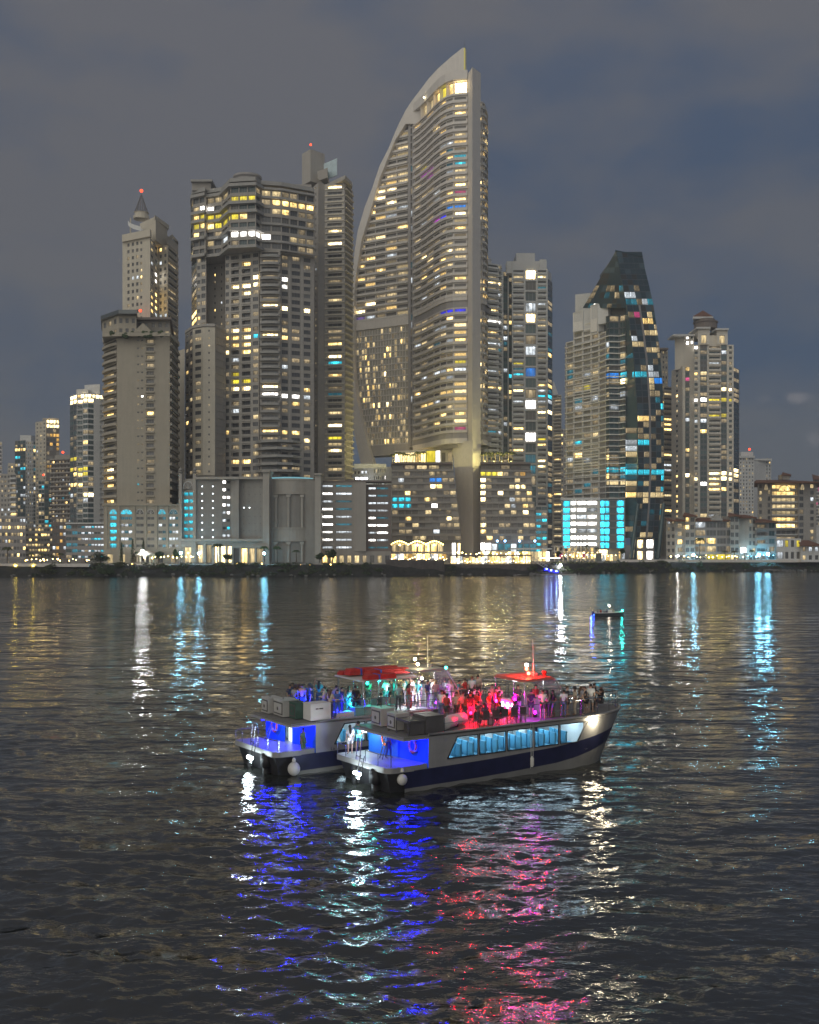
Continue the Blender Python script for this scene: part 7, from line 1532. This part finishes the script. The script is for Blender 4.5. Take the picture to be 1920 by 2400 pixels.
    # --- condenser units on the aft roof
    def ac(u0, u1, v0, v1, hh, m=ACM, fan=True):
        mb = MB(); mb.box(u0, u1, v0, v1, ZD + .06, ZD + hh); mb.box(u0 - .02, u1 + .02, v0 - .02, v1 + .02, ZD + hh, ZD + hh + .04); a = part('condenser_unit', mb, m)
        if fan:
            vm = (v0 + v1) / 2; mb = MB(); mb.box(u0 - .03, u0 - .005, v0 + .08, v1 - .08, ZD + .16, ZD + hh - .1, 1); mb.box(u0 - .05, u0 - .03, v0 + .16, v1 - .16, ZD + .24, ZD + hh - .18, 0); mb.ball((u0 - .06, vm, ZD + hh * .5), .02, .11, .11, seg=8, rings=5, m=1); part('fan_grille', mb, [m, ACD], par=a)
            mb = MB(); mb.tube([(u0 + .3, vm - .05 + .07 * math.cos(t * .7), ZD + hh + .06 + .09 * math.sin(t * .7)) for t in range(8)], .015, 5); part('lifting_eye', mb, STEEL, par=a)
        return a
    if near:
        ac(.62, 1.5, 3.25, 4.35, 1.0); ac(.70, 1.55, 1.75, 2.7, .92); ac(1.62, 2.75, .10, 1.5, .95, ACD, False)
        mb = MB(); mb.box(.55, 1.58, .12, 1.5, ZD + .72, ZD + .82); mb.tube([(.55, .2, ZD), (.55, .2, ZD + .7), (.55, 1.45, ZD + .7), (.55, 1.45, ZD)], .04, 6); mb.box(.62, 1.58, .2, .25, ZD + .05, ZD + .72); mb.box(1.0, 1.58, .3, 1.4, ZD + .05, ZD + .55); part('generator_housing', mb, ACD)
    else:
        ac(.35, 1.2, 3.7, 4.7, .95, ACM); ac(.6, 1.6, 2.1, 3.5, .98, ACM); ac(.95, 1.7, 1.1, 2.0, .95, mat('unit_green', (.05, .10, .08), .6)); ac(1.4, 2.7, .05, 1.05, .98, mat('unit_white', (.62, .61, .60), .5), False)
        mb = MB(); mb.box(1.72, 1.9, .03, .045, ZD + .7, ZD + .76); mb.box(1.95, 2.2, .03, .045, ZD + .7, ZD + .76); part('maker_plate', mb, BLACKR)
    # --- helm house
    u0, u1, v0, v1, zr = (8.9, 11.3, .95, 3.9, 5.15) if near else (9.0, 11.3, .75, 3.6, 5.2)
    mb = MB(); mb.prism([(u0 - .15, v0 + .2), (u0 + .1, v0 - .15), (u1, v0 + .05), (u1 + .35, (v0 + v1) / 2), (u1, v1 - .05), (u0 + .1, v1 + .15), (u0 - .15, v1 - .2)], zr, zr + .13, top=[(u0, v0 + .3), (u0 + .2, v0), (u1 - .1, v0 + .2), (u1 + .15, (v0 + v1) / 2), (u1 - .1, v1 - .2), (u0 + .2, v1), (u0, v1 - .3)]); roof = part('helm_roof', mb, GEL if not near else mat('helm_roof_red_light', (.45, .10, .08), .45))  # near roof: red light of the mast lamps is put into its colour
    for a, b_ in ((u0 + .1, v0 + .05), (u0 + .1, v1 - .05), (u1 - .9, v0 + .05), (u1 - .9, v1 - .05)): mb = MB(); mb.tube([(a, b_, ZD), (a, b_, zr)], .035, 6); part('roof_post', mb, INOX)
    mb = MB(); f0 = (u1 + .95, u1 + .05); mb.quad((f0[0], v0 + .1, ZD + .95), (f0[0], v1 - .1, ZD + .95), (f0[1], v1 - .1, zr), (f0[1], v0 + .1, zr)); part('windscreen', mb, SCREEN)
    mb = MB(); mb.quad((u1 - .9, v0 + .06, ZD + .95), (f0[0], v0 + .1, ZD + .95), (f0[1], v0 + .1, zr), (u1 - .9, v0 + .06, zr)); part('side_screen', mb, SCREEN)
    mb = MB(); mb.tube([(f0[0] + .25, v0 + .08, ZD), (f0[0], v0 + .08, ZD + .95), (f0[1], v0 + .08, zr)], .04, 6); part('screen_pillar', mb, GEL)
    mb = MB(); mb.box(u1 - .6, u1 + 1.15, v0 + .1, v1 - .1, ZD, ZD + .95); mb.box(u1 - .35, u1 + .5, v0 + .4, v1 - .4, ZD + .95, ZD + 1.15); part('helm_console', mb, GEL)
    mb = MB(); mb.tube([(u0 + 1.5, v0 + 1, zr + .1), (u0 + 1.45, v0 + 1, zr + 2.3)], [.025, .012], 5); part('whip_aerial', mb, WHITE); mb = MB(); mb.lathe([(.22, 0), (.24, .12), (.18, .2), (.02, .22)], (u0 + 1.75, v0 + 1.2, zr + .13), 10); part('radar_dome', mb, GEL)
    if near:
        for i, (uu, dz, m) in enumerate(((.9, .85, glow('nav_white', (1, .93, .95), 30)), (.9, .62, glow('nav_red', (1, .05, .02), 34)), (1.05, .34, glow('nav_red', (1, .05, .02), 34)))):
            mb = MB(); mb.ball((u0 + uu, v0 + .9, zr + dz), .10, seg=8, rings=6); part('mast_light', mb, m)
        mb = MB(); mb.tube([(u0 + .9, v0 + .9, zr + .1), (u0 + .9, v0 + .9, zr + .85)], .025, 5); part('light_mast', mb, INOX); lamp('mast_glow', 'POINT', (u0 + 1.0, v0 + .9, zr + .5), o, 420, (1, .01, .003), .1)
        mb = MB(); mb.lathe([(.13, 0), (.09, .1), (.16, .22), (.12, .34)], (u1 - .3, v0 + .7, zr + .12), 10); part('searchlight', mb, REDC)
        mb = MB(); mb.box(u0 + .15, u0 + 1.3, v0 + .9, v0 + 1.3, zr - .08, zr - .02); part('ceiling_light', mb, glow('helm_tube', (.85, .98, 1), 5)); lamp('helm_light', 'POINT', (u0 + .8, v0 + 1.1, zr - .25), o, 14, (.85, .95, 1), .15)
        mb = MB(); mb.box(u0 - .35, u0 + .15, 1.4, 3.2, ZD, ZD + 1.05); dj = part('music_counter', mb, mat('counter_grey', (.4, .38, .4), .5))
        for v in (1.55, 2.05, 2.55): mb = MB(); mb.ball((u0 - .37, v, ZD + .75), .04, .13, .17, seg=8, rings=6); part('counter_spot', mb, glow('counter_spot', (.85, .45, 1), 25), par=dj)
        # coloured deck lamps
        for u, v, z, c_, e in ((4.4, 1.3, 3.25, (1, .004, .001), 170), (5.8, 1.9, 3.55, (1, .003, .03), 330), (7.2, 1.3, 3.4, (1, .004, .002), 200), (8.0, 2.4, 4.0, (1, .01, .22), 190), (8.5, 1.3, 4.2, (.9, .003, .6), 150), (9.6, .8, 3.4, (.55, .002, .85), 60)):
            mb = MB(); mb.box(u - .09, u + .09, v - .07, v + .07, z - .33, z - .16); mb.ball((u, v, z - .06), .085, seg=8, rings=5, m=1); part('party_lamp', mb, [BLACKR, glow('party_%d' % int(u * 10), c_, 40)]); lamp('party_glow', 'POINT', (u, v, z + .08), o, e, c_, .12)
    else:
        for i, (uu, dz) in enumerate(((.35, .75), (.55, .42))): mb = MB(); mb.ball((u0 + uu, v0 + .7, zr + dz), .095, seg=8, rings=6); part('mast_light', mb, glow('nav_cream', (1, .85, .5), 34))
        mb = MB(); mb.tube([(u0 + .45, v0 + .7, zr + .1), (u0 + .35, v0 + .7, zr + .7)], .025, 5); part('light_mast', mb, INOX); lamp('mast_glow', 'POINT', (u0 + .7, v0 + .7, zr + .55), o, 30, (1, .85, .5), .1)
        mb = MB(); mb.ball((u1 + .15, v0 + .35, zr + .12), .09, seg=8, rings=6); part('side_light', mb, glow('nav_green', (.05, 1, .7), 14))
        for u, v, z, c_, e in ((7.2, 2.2, 4.75, (.01, .85, .60), 260), (6.0, 1.6, 4.7, (.01, .75, .60), 170), (4.6, 1.2, 3.6, (.01, .50, .70), 70), (9.0, 1.5, 3.3, (.9, .85, 1), 110), (9.7, 1.2, 4.8, (1, .96, .98), 130), (10.4, .6, 3.3, (.25, .01, 1), 90), (11.6, .6, 3.3, (1, .12, .25), 60), (2.4, 3.0, 3.6, (.01, .03, 1), 110), (3.4, .6, 3.4, (.01, .01, 1), 100)):
            mb = MB(); mb.box(u - .08, u + .08, v - .07, v + .07, z - .3, z - .14); mb.ball((u, v, z - .05), .08, seg=8, rings=5, m=1); part('party_lamp', mb, [BLACKR, glow('partyr_%d' % int(u * 10), c_, 25)]); lamp('party_glow', 'POINT', (u, v, z + .08), o, e, c_, .12)
        # rack of red rafts over the seats
        for (a, b_) in ((5.4, 1.05), (7.7, 1.05), (5.4, 4.3), (7.7, 4.3), (9.3, 4.1), (6.5, 1.05), (6.5, 4.3)): mb = MB(); mb.tube([(a, b_, ZD), (a, b_, 4.85)], .035, 6); part('canopy_post', mb, INOX)
        mb = MB(); mb.box(5.2, 9.5, 1.0, 4.4, 4.85, 4.92); part('canopy_frame', mb, PVCW)
        for a, b_, v, z, w, hh in ((5.3, 9.0, 4.2, 5.0, .7, .16), (5.35, 9.2, 3.3, 5.08, .8, .30), (6.2, 9.4, 2.3, 5.1, .8, .26), (5.5, 7.8, 1.25, 5.02, .75, .20)):
            mb = MB(); pts = [(a + .15, v - w / 2), (a, v), (a + .15, v + w / 2), (b_ - .15, v + w / 2), (b_, v), (b_ - .15, v - w / 2)]; mb.prism(list(reversed(pts)), z - .06, z + hh * .5); mb.prism(list(reversed([(p[0] * .96 + .04 * (a + b_) / 2, p[1] * .9 + .1 * v) for p in pts])), z + hh * .5, z + hh); rf = part('life_raft', mb, REDC)
            mb = MB(); mb.box(a + .9, a + 1.0, v - w / 2 - .02, v + w / 2 + .02, z - .08, z + hh + .02); part('strap', mb, mat('strap_blue', (.05, .1, .5), .7), par=rf)
        mb = MB(); mb.box(3.2, 4.8, .35, 1.0, ZD, ZD + .32); part('storage_bench', mb, PVCW)
    # --- stern and bow lamps
    for v, key, c_, e in (((3.9, 'w', (.85, .95, 1), 70), (.9, 'b', (.002, .006, 1), 120), (.4, 'b', (.002, .006, 1), 70)) if near else ((3.6, 'b', (.002, .004, 1), 150), (.9, 'b', (.002, .004, 1), 150), (2.4, 'w', (.6, .85, 1), 10))):
        mb = MB(); ul = bk(v) - .75; mb.box(ul - .15, ul + .15, v - .12, v + .12, ZD - .27, ZD - .205); part('soffit_lamp', mb, glow('soffit_' + key + str(near), c_, 14)); lamp('soffit_glow', 'POINT', (ul, v, ZD - .42), o, e, c_, .12)
    for v, e in ((2.55, 60), (2.05, 30)): mb = MB(); mb.ball((ap - .52, v, .78), .10, seg=8, rings=6); part('water_lamp', mb, glow('water_lamp', (.85, .97, 1), 30)); lamp('water_glow', 'POINT', (ap - .7, v, .78), o, e, (.75, .93, 1), .1)
    if near:
        mb = MB(); mb.ball((13.5, .02, 2.62), .17, .13, .13, seg=10, rings=6); part('bow_floodlight', mb, glow('bow_flood', (1, .88, .62), 90)); lamp('bow_glow', 'POINT', (13.55, -.25, 2.62), o, 60, (1, .86, .6), .12)
    return o
near_boat = boat('party_boat', 'nearer white catamaran with red-lit crowded deck and lit side windows', S1, True)
rear_boat = boat('party_boat', 'farther catamaran behind with red rafts on its canopy and teal-lit deck', S2, False)
# name on the far boat's side, as far as it can be read
tm = NAME_ME; tm.materials.clear(); tm.materials.append(BLACKR); tn = inst('boat_name', tm, rear_boat, Matrix.Translation((2.66, -.012, 1.18)) @ Matrix.Rotation(R(90), 4, 'X'))

# ------------------------------------------------------------------ loose gear
def gear(name, mb, mats, S, label, cat, group=None, smooth=True):
    o = mb.build(name, mats, None, (0, 0, 0), smooth); o.matrix_world = Matrix.Translation((S[0], S[1], 0)) @ Matrix.Rotation(BA, 4, 'Z'); return tag(o, label, cat, group)
def ring_at(u, v, z, r=.34, t=.075, S=S1, label=''):
    mb = MB(); n = 20
    mb.tube([(u, v + r * math.cos(2 * math.pi * i / n), z + r * math.sin(2 * math.pi * i / n)) for i in range(n + 1)], t, 8, 0)
    for i in (2, 7, 12, 17): a = 2 * math.pi * i / n; mb.tube([(u - .002, v + r * math.cos(a + s), z + r * math.sin(a + s)) for s in (-.12, .12)], t * 1.12, 8, 1)
    gear('life_ring', mb, [ORANGE, PVCW], S, label, 'life ring', 'life rings')
ring_at(1.34, 1.05, 2.2, label='orange life ring on the near boat bulkhead close to its corner'); ring_at(.85, 3.15, 2.3, label='orange life ring behind the man on the near boat stern'); ring_at(.70, 3.6, 2.25, S=S2, label='orange life ring on the blue-lit bulkhead of the far boat')
for u, v, z, S, lb in ((.05, .0, .72, S1, 'round grey fender hung at the near boat stern corner'), (.2, -.25, .42, S2, 'large round white fender beside the far boat stern')):
    mb = MB(); k_ = .28 if S is S1 else .36; mb.ball((u, v, z), k_, k_, k_ * 1.1, seg=14, rings=9); mb.lathe([(.12, 0), (.10, .12), (.05, .2)], (u, v, z + .42), 8); gear('ball_fender', mb, PVCW, S, lb, 'fender')
for u, v, rz, lb in ((3.6, .95, .5, 'grey cylindrical fender lying on the near boat deck, end towards the stern'), (4.6, 1.55, .3, 'grey cylindrical fender behind the other one on the near deck')):
    mb = MB(); d = Vector((math.cos(rz), math.sin(rz), 0)); c = Vector((u, v, ZD + .36)); mb.tube([c - d * .75, c - d * .7, c + d * .6, c + d * .66], [.2, .33, .33, .2], 14); gear('roll_fender', mb, PVCW, S1, lb, 'fender')
# lines and a small side fender amidships, and the two lines that hold the boats together
for u, lb in ((8.6, 'thin rope with a small cylinder fender hanging amidships on the near hull'),):
    mb = MB(); mb.tube([(u, -.06, 2.95), (u + .02, -.08, 1.2), (u, -.07, .35)], .018, 5); mb.tube([(u + .18, -.05, 2.95), (u + .16, -.08, .5)], .018, 5); mb.tube([(u + .02, -.16, 1.05), (u + .02, -.17, .95), (u + .02, -.17, .55), (u + .02, -.16, .45)], [.05, .11, .11, .05], 8); gear('side_fender', mb, PVCW, S1, lb, 'fender')
for i, (ua, ub) in enumerate(((2.4, 5.2), (10.5, 14.2))):
    mb = MB(); mb.tube([(ua + (ub - ua) * t / 8, BM_ + 1.9 * t / 8, 2.9 - 1.1 * (1 - (t / 4 - 1) ** 2)) for t in range(9)], .025, 5); gear('mooring_line', mb, PVCW, S1, ('aft' if i == 0 else 'forward') + ' mooring line slung between the two boats', 'rope')
# chairs
CHM = {}
def chair(S, u, v, rz, m, label, group):
    if m.name not in CHM:
        s = MB(); s.box(-.22, .22, -.22, .22, .42, .46); b_ = MB(); b_.box(-.25, -.21, -.22, .22, .50, .92); l = MB(); l.tube([(0, 0, 0), (0, 0, .42)], .018, 5); p_ = MB(); p_.tube([(-.23, 0, .44), (-.245, 0, .92)], .016, 5); a_ = MB(); a_.tube([(-.23, 0, .66), (.18, 0, .66), (.2, 0, .44)], .015, 5)
        CHM[m.name] = (s.mesh('seat', m), b_.mesh('backrest', m), l.mesh('leg', STEEL), p_.mesh('back_post', STEEL), a_.mesh('armrest', STEEL))
    t = CHM[m.name]; w = bw(S, u, v, ZD); o = empty('deck_chair', w, label, 'chair', group, rz=BA + rz)
    inst('seat', t[0], o); inst('backrest', t[1], o)
    for x in (-.2, .2):
        for y in (-.2, .2): inst('leg', t[2], o, Matrix.Translation((x, y, 0)))
    for y in (-.21, .21): inst('back_post', t[3], o, Matrix.Translation((0, y, 0))); inst('armrest', t[4], o, Matrix.Translation((0, y, 0)))
SL = mat('sling_dark', (.10, .075, .08), .8, var=.1); SL2 = mat('sling_green', (.14, .30, .27), .8, var=.1)
for i, u in enumerate((5.1, 5.75, 6.4, 7.05, 7.7, 8.35)): chair(S1, u, .55, R(90), SL, '%s dark sling chair from the stern along the near boat rail' % ORD[i], 'chairs on the near deck')
for i, (u, v) in enumerate(((5.0, 2.4), (5.6, 2.5), (6.2, 2.6), (5.2, .9), (5.9, .9), (6.6, .8), (7.2, .8))): chair(S2, u, v, R(20 if i < 3 else 100), SL2, ('%s green chair from the stern in the back row under the raft canopy' % ORD[i]) if i < 3 else ('%s green chair from the stern along the far boat rail' % ORD[i - 3]), 'chairs on the far deck')
# crates and boxes on the far boat's starboard deck edge
mb = MB(); mb.box(4.4, 5.9, .2, .9, ZD, ZD + .55); gear('cool_box', mb, mat('box_teal', (.16, .34, .32), .5), S2, 'long teal cool box on the far boat deck above the condenser units', 'cool box', smooth=False)
mb = MB(); mb.box(6.2, 6.7, .9, 1.35, ZD, ZD + .62); gear('stool_box', mb, PVCW, S1, 'pale cube table among the chairs on the near deck', 'table', smooth=False)

# ------------------------------------------------------------------ who is aboard
def crew(S, rows, where, group):
    rows = sorted(rows, key=lambda r: r[0]); rg = random.Random(int(S[1] * 7))
    for i, (u, v, pose, top, bot, hair, hl) in enumerate(rows):
        v = max(.32, min(BM_ - .45, v)); sit = pose.startswith('sit')
        f = rg.uniform(0, 6.28) if not sit else R(90) + rg.uniform(-.3, .3)
        lb = '%s person in %s top, %s hair, %s from the stern %s' % ('seated' if sit else 'standing', top, hair, ordinal(i), where)
        person(bw(S, u, v, ZD), BA + f, pose, top, bot, hair, hl, rg.randrange(3), lb, group, scale=rg.uniform(.95, 1.05), hat='dark' if pose == 'stand' and rg.random() < .12 else None, shorts=rg.random() < .35)
crew(S1, [(5.2, 2.5, 'stand', 'beige', 'dark', 'dark', 'long'), (5.95, 2.95, 'hold', 'pink', 'dark', 'dark', 'short'), (5.5, 2.0, 'hold', 'red', 'dark', 'dark', 'short'), (7.0, 3.5, 'stand', 'grey', 'dark', 'dark', 'long'), (7.3, 3.3, 'phone', 'red', 'dark', 'dark', 'short'), (8.75, 3.9, 'stand', 'pink', 'denim', 'dark', 'short'), (8.2, 2.8, 'hold', 'red', 'black', 'dark', 'short'), (8.95, 3.45, 'walk', 'pink', 'dark', 'brown', 'long'),
          (8.6, 1.35, 'hold', 'black', 'dark', 'dark', 'short'), (9.9, 1.55, 'stand', 'black', 'black', 'dark', 'short'), (10.0, .55, 'hold', 'white', 'dark', 'dark', 'short'), (11.0, .85, 'walk', 'black', 'denim', 'dark', 'short'), (12.6, .75, 'stand', 'beige', 'beige', 'dark', 'short'), (12.95, .6, 'phone', 'grey', 'dark', 'brown', 'long'), (13.6, .9, 'lean', 'dark', 'black', 'dark', 'short'), (13.9, .8, 'stand', 'white', 'grey', 'dark', 'short'), (14.3, 1.1, 'lean', 'black', 'black', 'dark', 'short'),
          (6.15, 1.65, 'sit', 'dark', 'dark', 'dark', 'short'), (5.85, .6, 'sit', 'navy', 'dark', 'dark', 'long'), (6.95, .62, 'sit', 'black', 'dark', 'dark', 'short'), (7.95, .58, 'sit', 'navy', 'dark', 'dark', 'short'), (10.2, 3.2, 'hold', 'dark', 'dark', 'dark', 'long'), (11.0, 2.5, 'stand', 'red', 'dark', 'dark', 'short'), (15.6, 1.8, 'sit', 'black', 'dark', 'dark', 'short'), (16.0, 2.2, 'sit', 'beige', 'dark', 'brown', 'long'), (6.6, 2.4, 'hold', 'red', 'dark', 'dark', 'long'), (4.9, 3.6, 'stand', 'white', 'denim', 'dark', 'short'), (5.3, 4.0, 'hold', 'dark', 'dark', 'dark', 'long'), (6.2, 3.9, 'stand', 'pink', 'dark', 'blond', 'long'), (6.7, 3.2, 'phone', 'black', 'dark', 'dark', 'short'), (7.6, 4.1, 'hold', 'white', 'beige', 'brown', 'short'), (7.8, 1.9, 'stand', 'dark', 'dark', 'dark', 'long'), (7.3, 2.2, 'wave', 'red', 'denim', 'dark', 'short'), (6.0, 2.2, 'stand', 'black', 'dark', 'dark', 'short'), (9.3, 4.2, 'stand', 'grey', 'dark', 'dark', 'short'), (4.6, 2.6, 'hold', 'red', 'dark', 'dark', 'short'), (10.6, .9, 'lean', 'pink', 'dark', 'dark', 'long'), (11.6, .6, 'stand', 'white', 'denim', 'dark', 'short'), (12.2, 1.0, 'hold', 'dark', 'dark', 'brown', 'short')], "on the nearer boat", 'people on the near deck')
crew(S2, [(11.4, 1.2, 'stand', 'grey', 'dark', 'dark', 'short'), (11.5, .9, 'hold', 'white', 'white', 'dark', 'short'), (11.3, .4, 'stand', 'pink', 'beige', 'blond', 'long'), (12.1, .6, 'hold', 'teal', 'dark', 'dark', 'short'), (12.5, .5, 'phone', 'red', 'dark', 'dark', 'short'), (13.1, .6, 'stand', 'white', 'dark', 'brown', 'short'), (13.4, 1.0, 'hold', 'teal', 'denim', 'dark', 'short'), (14.0, 1.2, 'stand', 'beige', 'dark', 'dark', 'short'),
          (2.9, .5, 'hold', 'beige', 'dark', 'brown', 'long'), (3.9, 1.7, 'stand', 'grey', 'denim', 'dark', 'short'), (3.9, .95, 'stand', 'navy', 'dark', 'dark', 'short'), (4.7, 1.6, 'phone', 'pink', 'denim', 'dark', 'long'), (4.75, .8, 'stand', 'black', 'black', 'dark', 'short'), (3.3, .4, 'hold', 'blue', 'blue', 'dark', 'long'), (6.85, 3.0, 'hold', 'green', 'dark', 'dark', 'short'), (7.8, 2.45, 'hold', 'white', 'teal', 'dark', 'short'), (8.15, 2.65, 'wave', 'teal', 'dark', 'dark', 'short'), (8.4, 2.3, 'stand', 'teal', 'dark', 'dark', 'long'), (7.8, .9, 'stand', 'grey', 'dark', 'brown', 'short'),
          (9.15, 2.4, 'hold', 'white', 'dark', 'dark', 'short'), (9.5, 2.6, 'wave', 'teal', 'dark', 'dark', 'short'), (9.9, 2.8, 'stand', 'white', 'white', 'dark', 'short'), (8.6, .95, 'hold', 'beige', 'red', 'blond', 'long'), (8.2, .35, 'stand', 'red', 'grey', 'dark', 'long'), (9.7, 1.6, 'stand', 'teal', 'grey', 'dark', 'short'), (9.75, .65, 'stand', 'navy', 'grey', 'dark', 'short'), (10.6, 1.3, 'hold', 'white', 'grey', 'brown', 'short'), (10.2, .4, 'stand', 'pink', 'grey', 'blond', 'long'), (11.0, 2.2, 'stand', 'dark', 'dark', 'dark', 'short'),
          (1.95, 4.1, 'stand', 'navy', 'dark', 'dark', 'short'), (2.0, 3.5, 'stand', 'grey', 'denim', 'dark', 'short'), (2.25, 4.3, 'hold', 'navy', 'dark', 'dark', 'short'), (2.4, 3.3, 'stand', 'pink', 'navy', 'dark', 'short'), (2.6, 4.2, 'stand', 'dark', 'dark', 'brown', 'long'), (2.8, 3.9, 'phone', 'blue', 'dark', 'dark', 'short'), (3.2, 3.9, 'stand', 'blue', 'navy', 'dark', 'short'), (2.85, 2.9, 'stand', 'navy', 'dark', 'dark', 'short'), (2.95, 1.3, 'hold', 'beige', 'blue', 'dark', 'short'), (3.9, 4.0, 'wave', 'teal', 'dark', 'dark', 'long'), (3.05, 1.15, 'stand', 'black', 'black', 'dark', 'short'), (5.1, .9, 'sit', 'navy', 'dark', 'dark', 'short'), (6.5, .8, 'sit', 'dark', 'dark', 'dark', 'short')], "on the farther boat", 'people on the far deck')
person(bw(S1, -.75, BM_ - .55, ZP), BA + R(80), 'stand', 'white', 'white', 'dark', 'long', 0, 'person with long dark hair, white shirt and white shorts, standing on the near stern platform', 'people on the near stern', shorts=True, scale=.97)
person(bw(S1, -.1, BM_ - .35, ZP), BA + R(70), 'phone', 'teal', 'teal', 'dark', 'short', 1, 'person in teal shirt and shorts leaning beside the white-clad one on the near stern', 'people on the near stern', shorts=True, scale=1.05)
person(bw(S1, .55, 2.3, ZP), BA + R(-30), 'walk', 'blue', 'navy', 'dark', 'short', 2, 'person in blue shirt below the tilted ladder on the near stern', 'people on the near stern', scale=.93)
person(bw(S2, 1.05, .35, ZP - .5), BA + R(-60), 'stand', 'green', 'green', 'dark', 'short', 2, 'person in green camouflage-like shirt at the side step of the far boat', 'people on the far stern')

# ------------------------------------------------------------------ launch under way
def launch():
    Y = 188; p = P(1423, Y); o = empty('motor_launch', (p.x, p.y, 0), 'small dark motor launch under way with green bow light and people aboard', 'motor boat', rz=R(-4)); L = 5.4
    def part(nm, mb, m, smooth=False): q = mb.build(nm, m, None, (0, 0, 0), smooth); q.parent = o; return q
    mb = MB(); n = 12; rows = []
    for i in range(n + 1):
        t = i / n; u = -2.4 + L * t; w = .95 * (1 - max(0, (t - .5) / .5) ** 2.2) ** .8 if t < 1 else 0.02; sh = .55 + .25 * t * t; rows.append([(u, -w, sh), (u, -w * .75, -.1), (u, w * .75, -.1), (u, w, sh)])
    for a, c in zip(rows, rows[1:]):
        for k in range(3): mb.quad(a[k], c[k], c[k + 1], a[k + 1])
        mb.quad(a[0], a[3], c[3], c[0]) if False else None
    mb.poly([rows[0][0], rows[0][1], rows[0][2], rows[0][3]]); part('hull', mb, mat('launch_hull', (.06, .075, .085), .4), True)
    mb = MB(); mb.tube([r[0] for r in rows], .05, 6); mb.tube([r[3] for r in rows], .05, 6); part('gunwale', mb, WHITE)
    mb = MB(); mb.poly([(r[0][0], r[0][1] * .9, .3) for r in rows] + [(r[3][0], r[3][1] * .9, .3) for r in reversed(rows)]); part('floor', mb, DECKM)
    mb = MB(); mb.box(.2, .9, -.4, .4, .3, 1.1); part('console', mb, WHITE)
    mb = MB(); mb.tube([(.4, 0, 1.1), (.4, 0, 1.75)], .03, 5); mb.ball((.4, 0, 1.85), .13, seg=8, rings=6, m=1); part('mast_light', mb, [STEEL, glow('launch_white', (1, .85, .65), 70)])
    mb = MB(); mb.ball((2.75, -.15, 1.0), .11, seg=8, rings=6); part('bow_light', mb, glow('launch_green', (.03, .95, .75), 60)); lamp('bow_glow', 'POINT', (2.6, -.5, 1.0), o, 25, (.03, .95, .75), .1)
    mb = MB(); mb.box(-2.75, -2.4, -.25, .25, .1, .85); mb.box(-2.65, -2.5, -.1, .1, -.5, .1); part('outboard_engine', mb, BLACKR)
    mb = MB(); mb.box(-2.47, -2.41, -.6, .6, .12, .26); part('stern_light', mb, glow('launch_blue', (.02, .08, 1), 26)); lamp('stern_glow', 'POINT', (-2.9, -.4, .3), o, 60, (.02, .1, 1), .1)
    for i, (u, top) in enumerate(((-1.7, 'dark'), (-1.1, 'red'), (-.5, 'grey'), (.0, 'navy'), (1.2, 'beige'))):
        q = Matrix.Translation((p.x, p.y, 0)) @ Matrix.Rotation(R(-4), 4, 'Z') @ Vector((u, (-.3, .3)[i % 2], .0)); person((q.x, q.y, -.02), R(-10 + 40 * i), 'sit', top, 'dark', 'dark', 'short', i % 3, 'person in %s top seated %s from the stern in the small launch' % (top, ORD[i]), 'people in the launch')
launch()

# ------------------------------------------------------------------ thin haze volume, added to lift the dark facades
def haze():
    mb = MB(); mb.box(-1500, 1500, -60, 1250, -3.0, 330)
    m = bpy.data.materials.new('haze_lift'); m.use_nodes = True; t = m.node_tree; t.nodes.clear()
    o_ = t.nodes.new('ShaderNodeOutputMaterial'); v = t.nodes.new('ShaderNodeVolumePrincipled'); v.inputs['Color'].default_value = (.86, .90, .94, 1); v.inputs['Density'].default_value = .00030; v.inputs['Anisotropy'].default_value = .2
    t.links.new(v.outputs[0], o_.inputs['Volume'])
    o = mb.build('haze', m); tag(o, 'thin haze added over the bay and the skyline to lift dark tones', 'haze', kind='stuff')
haze()
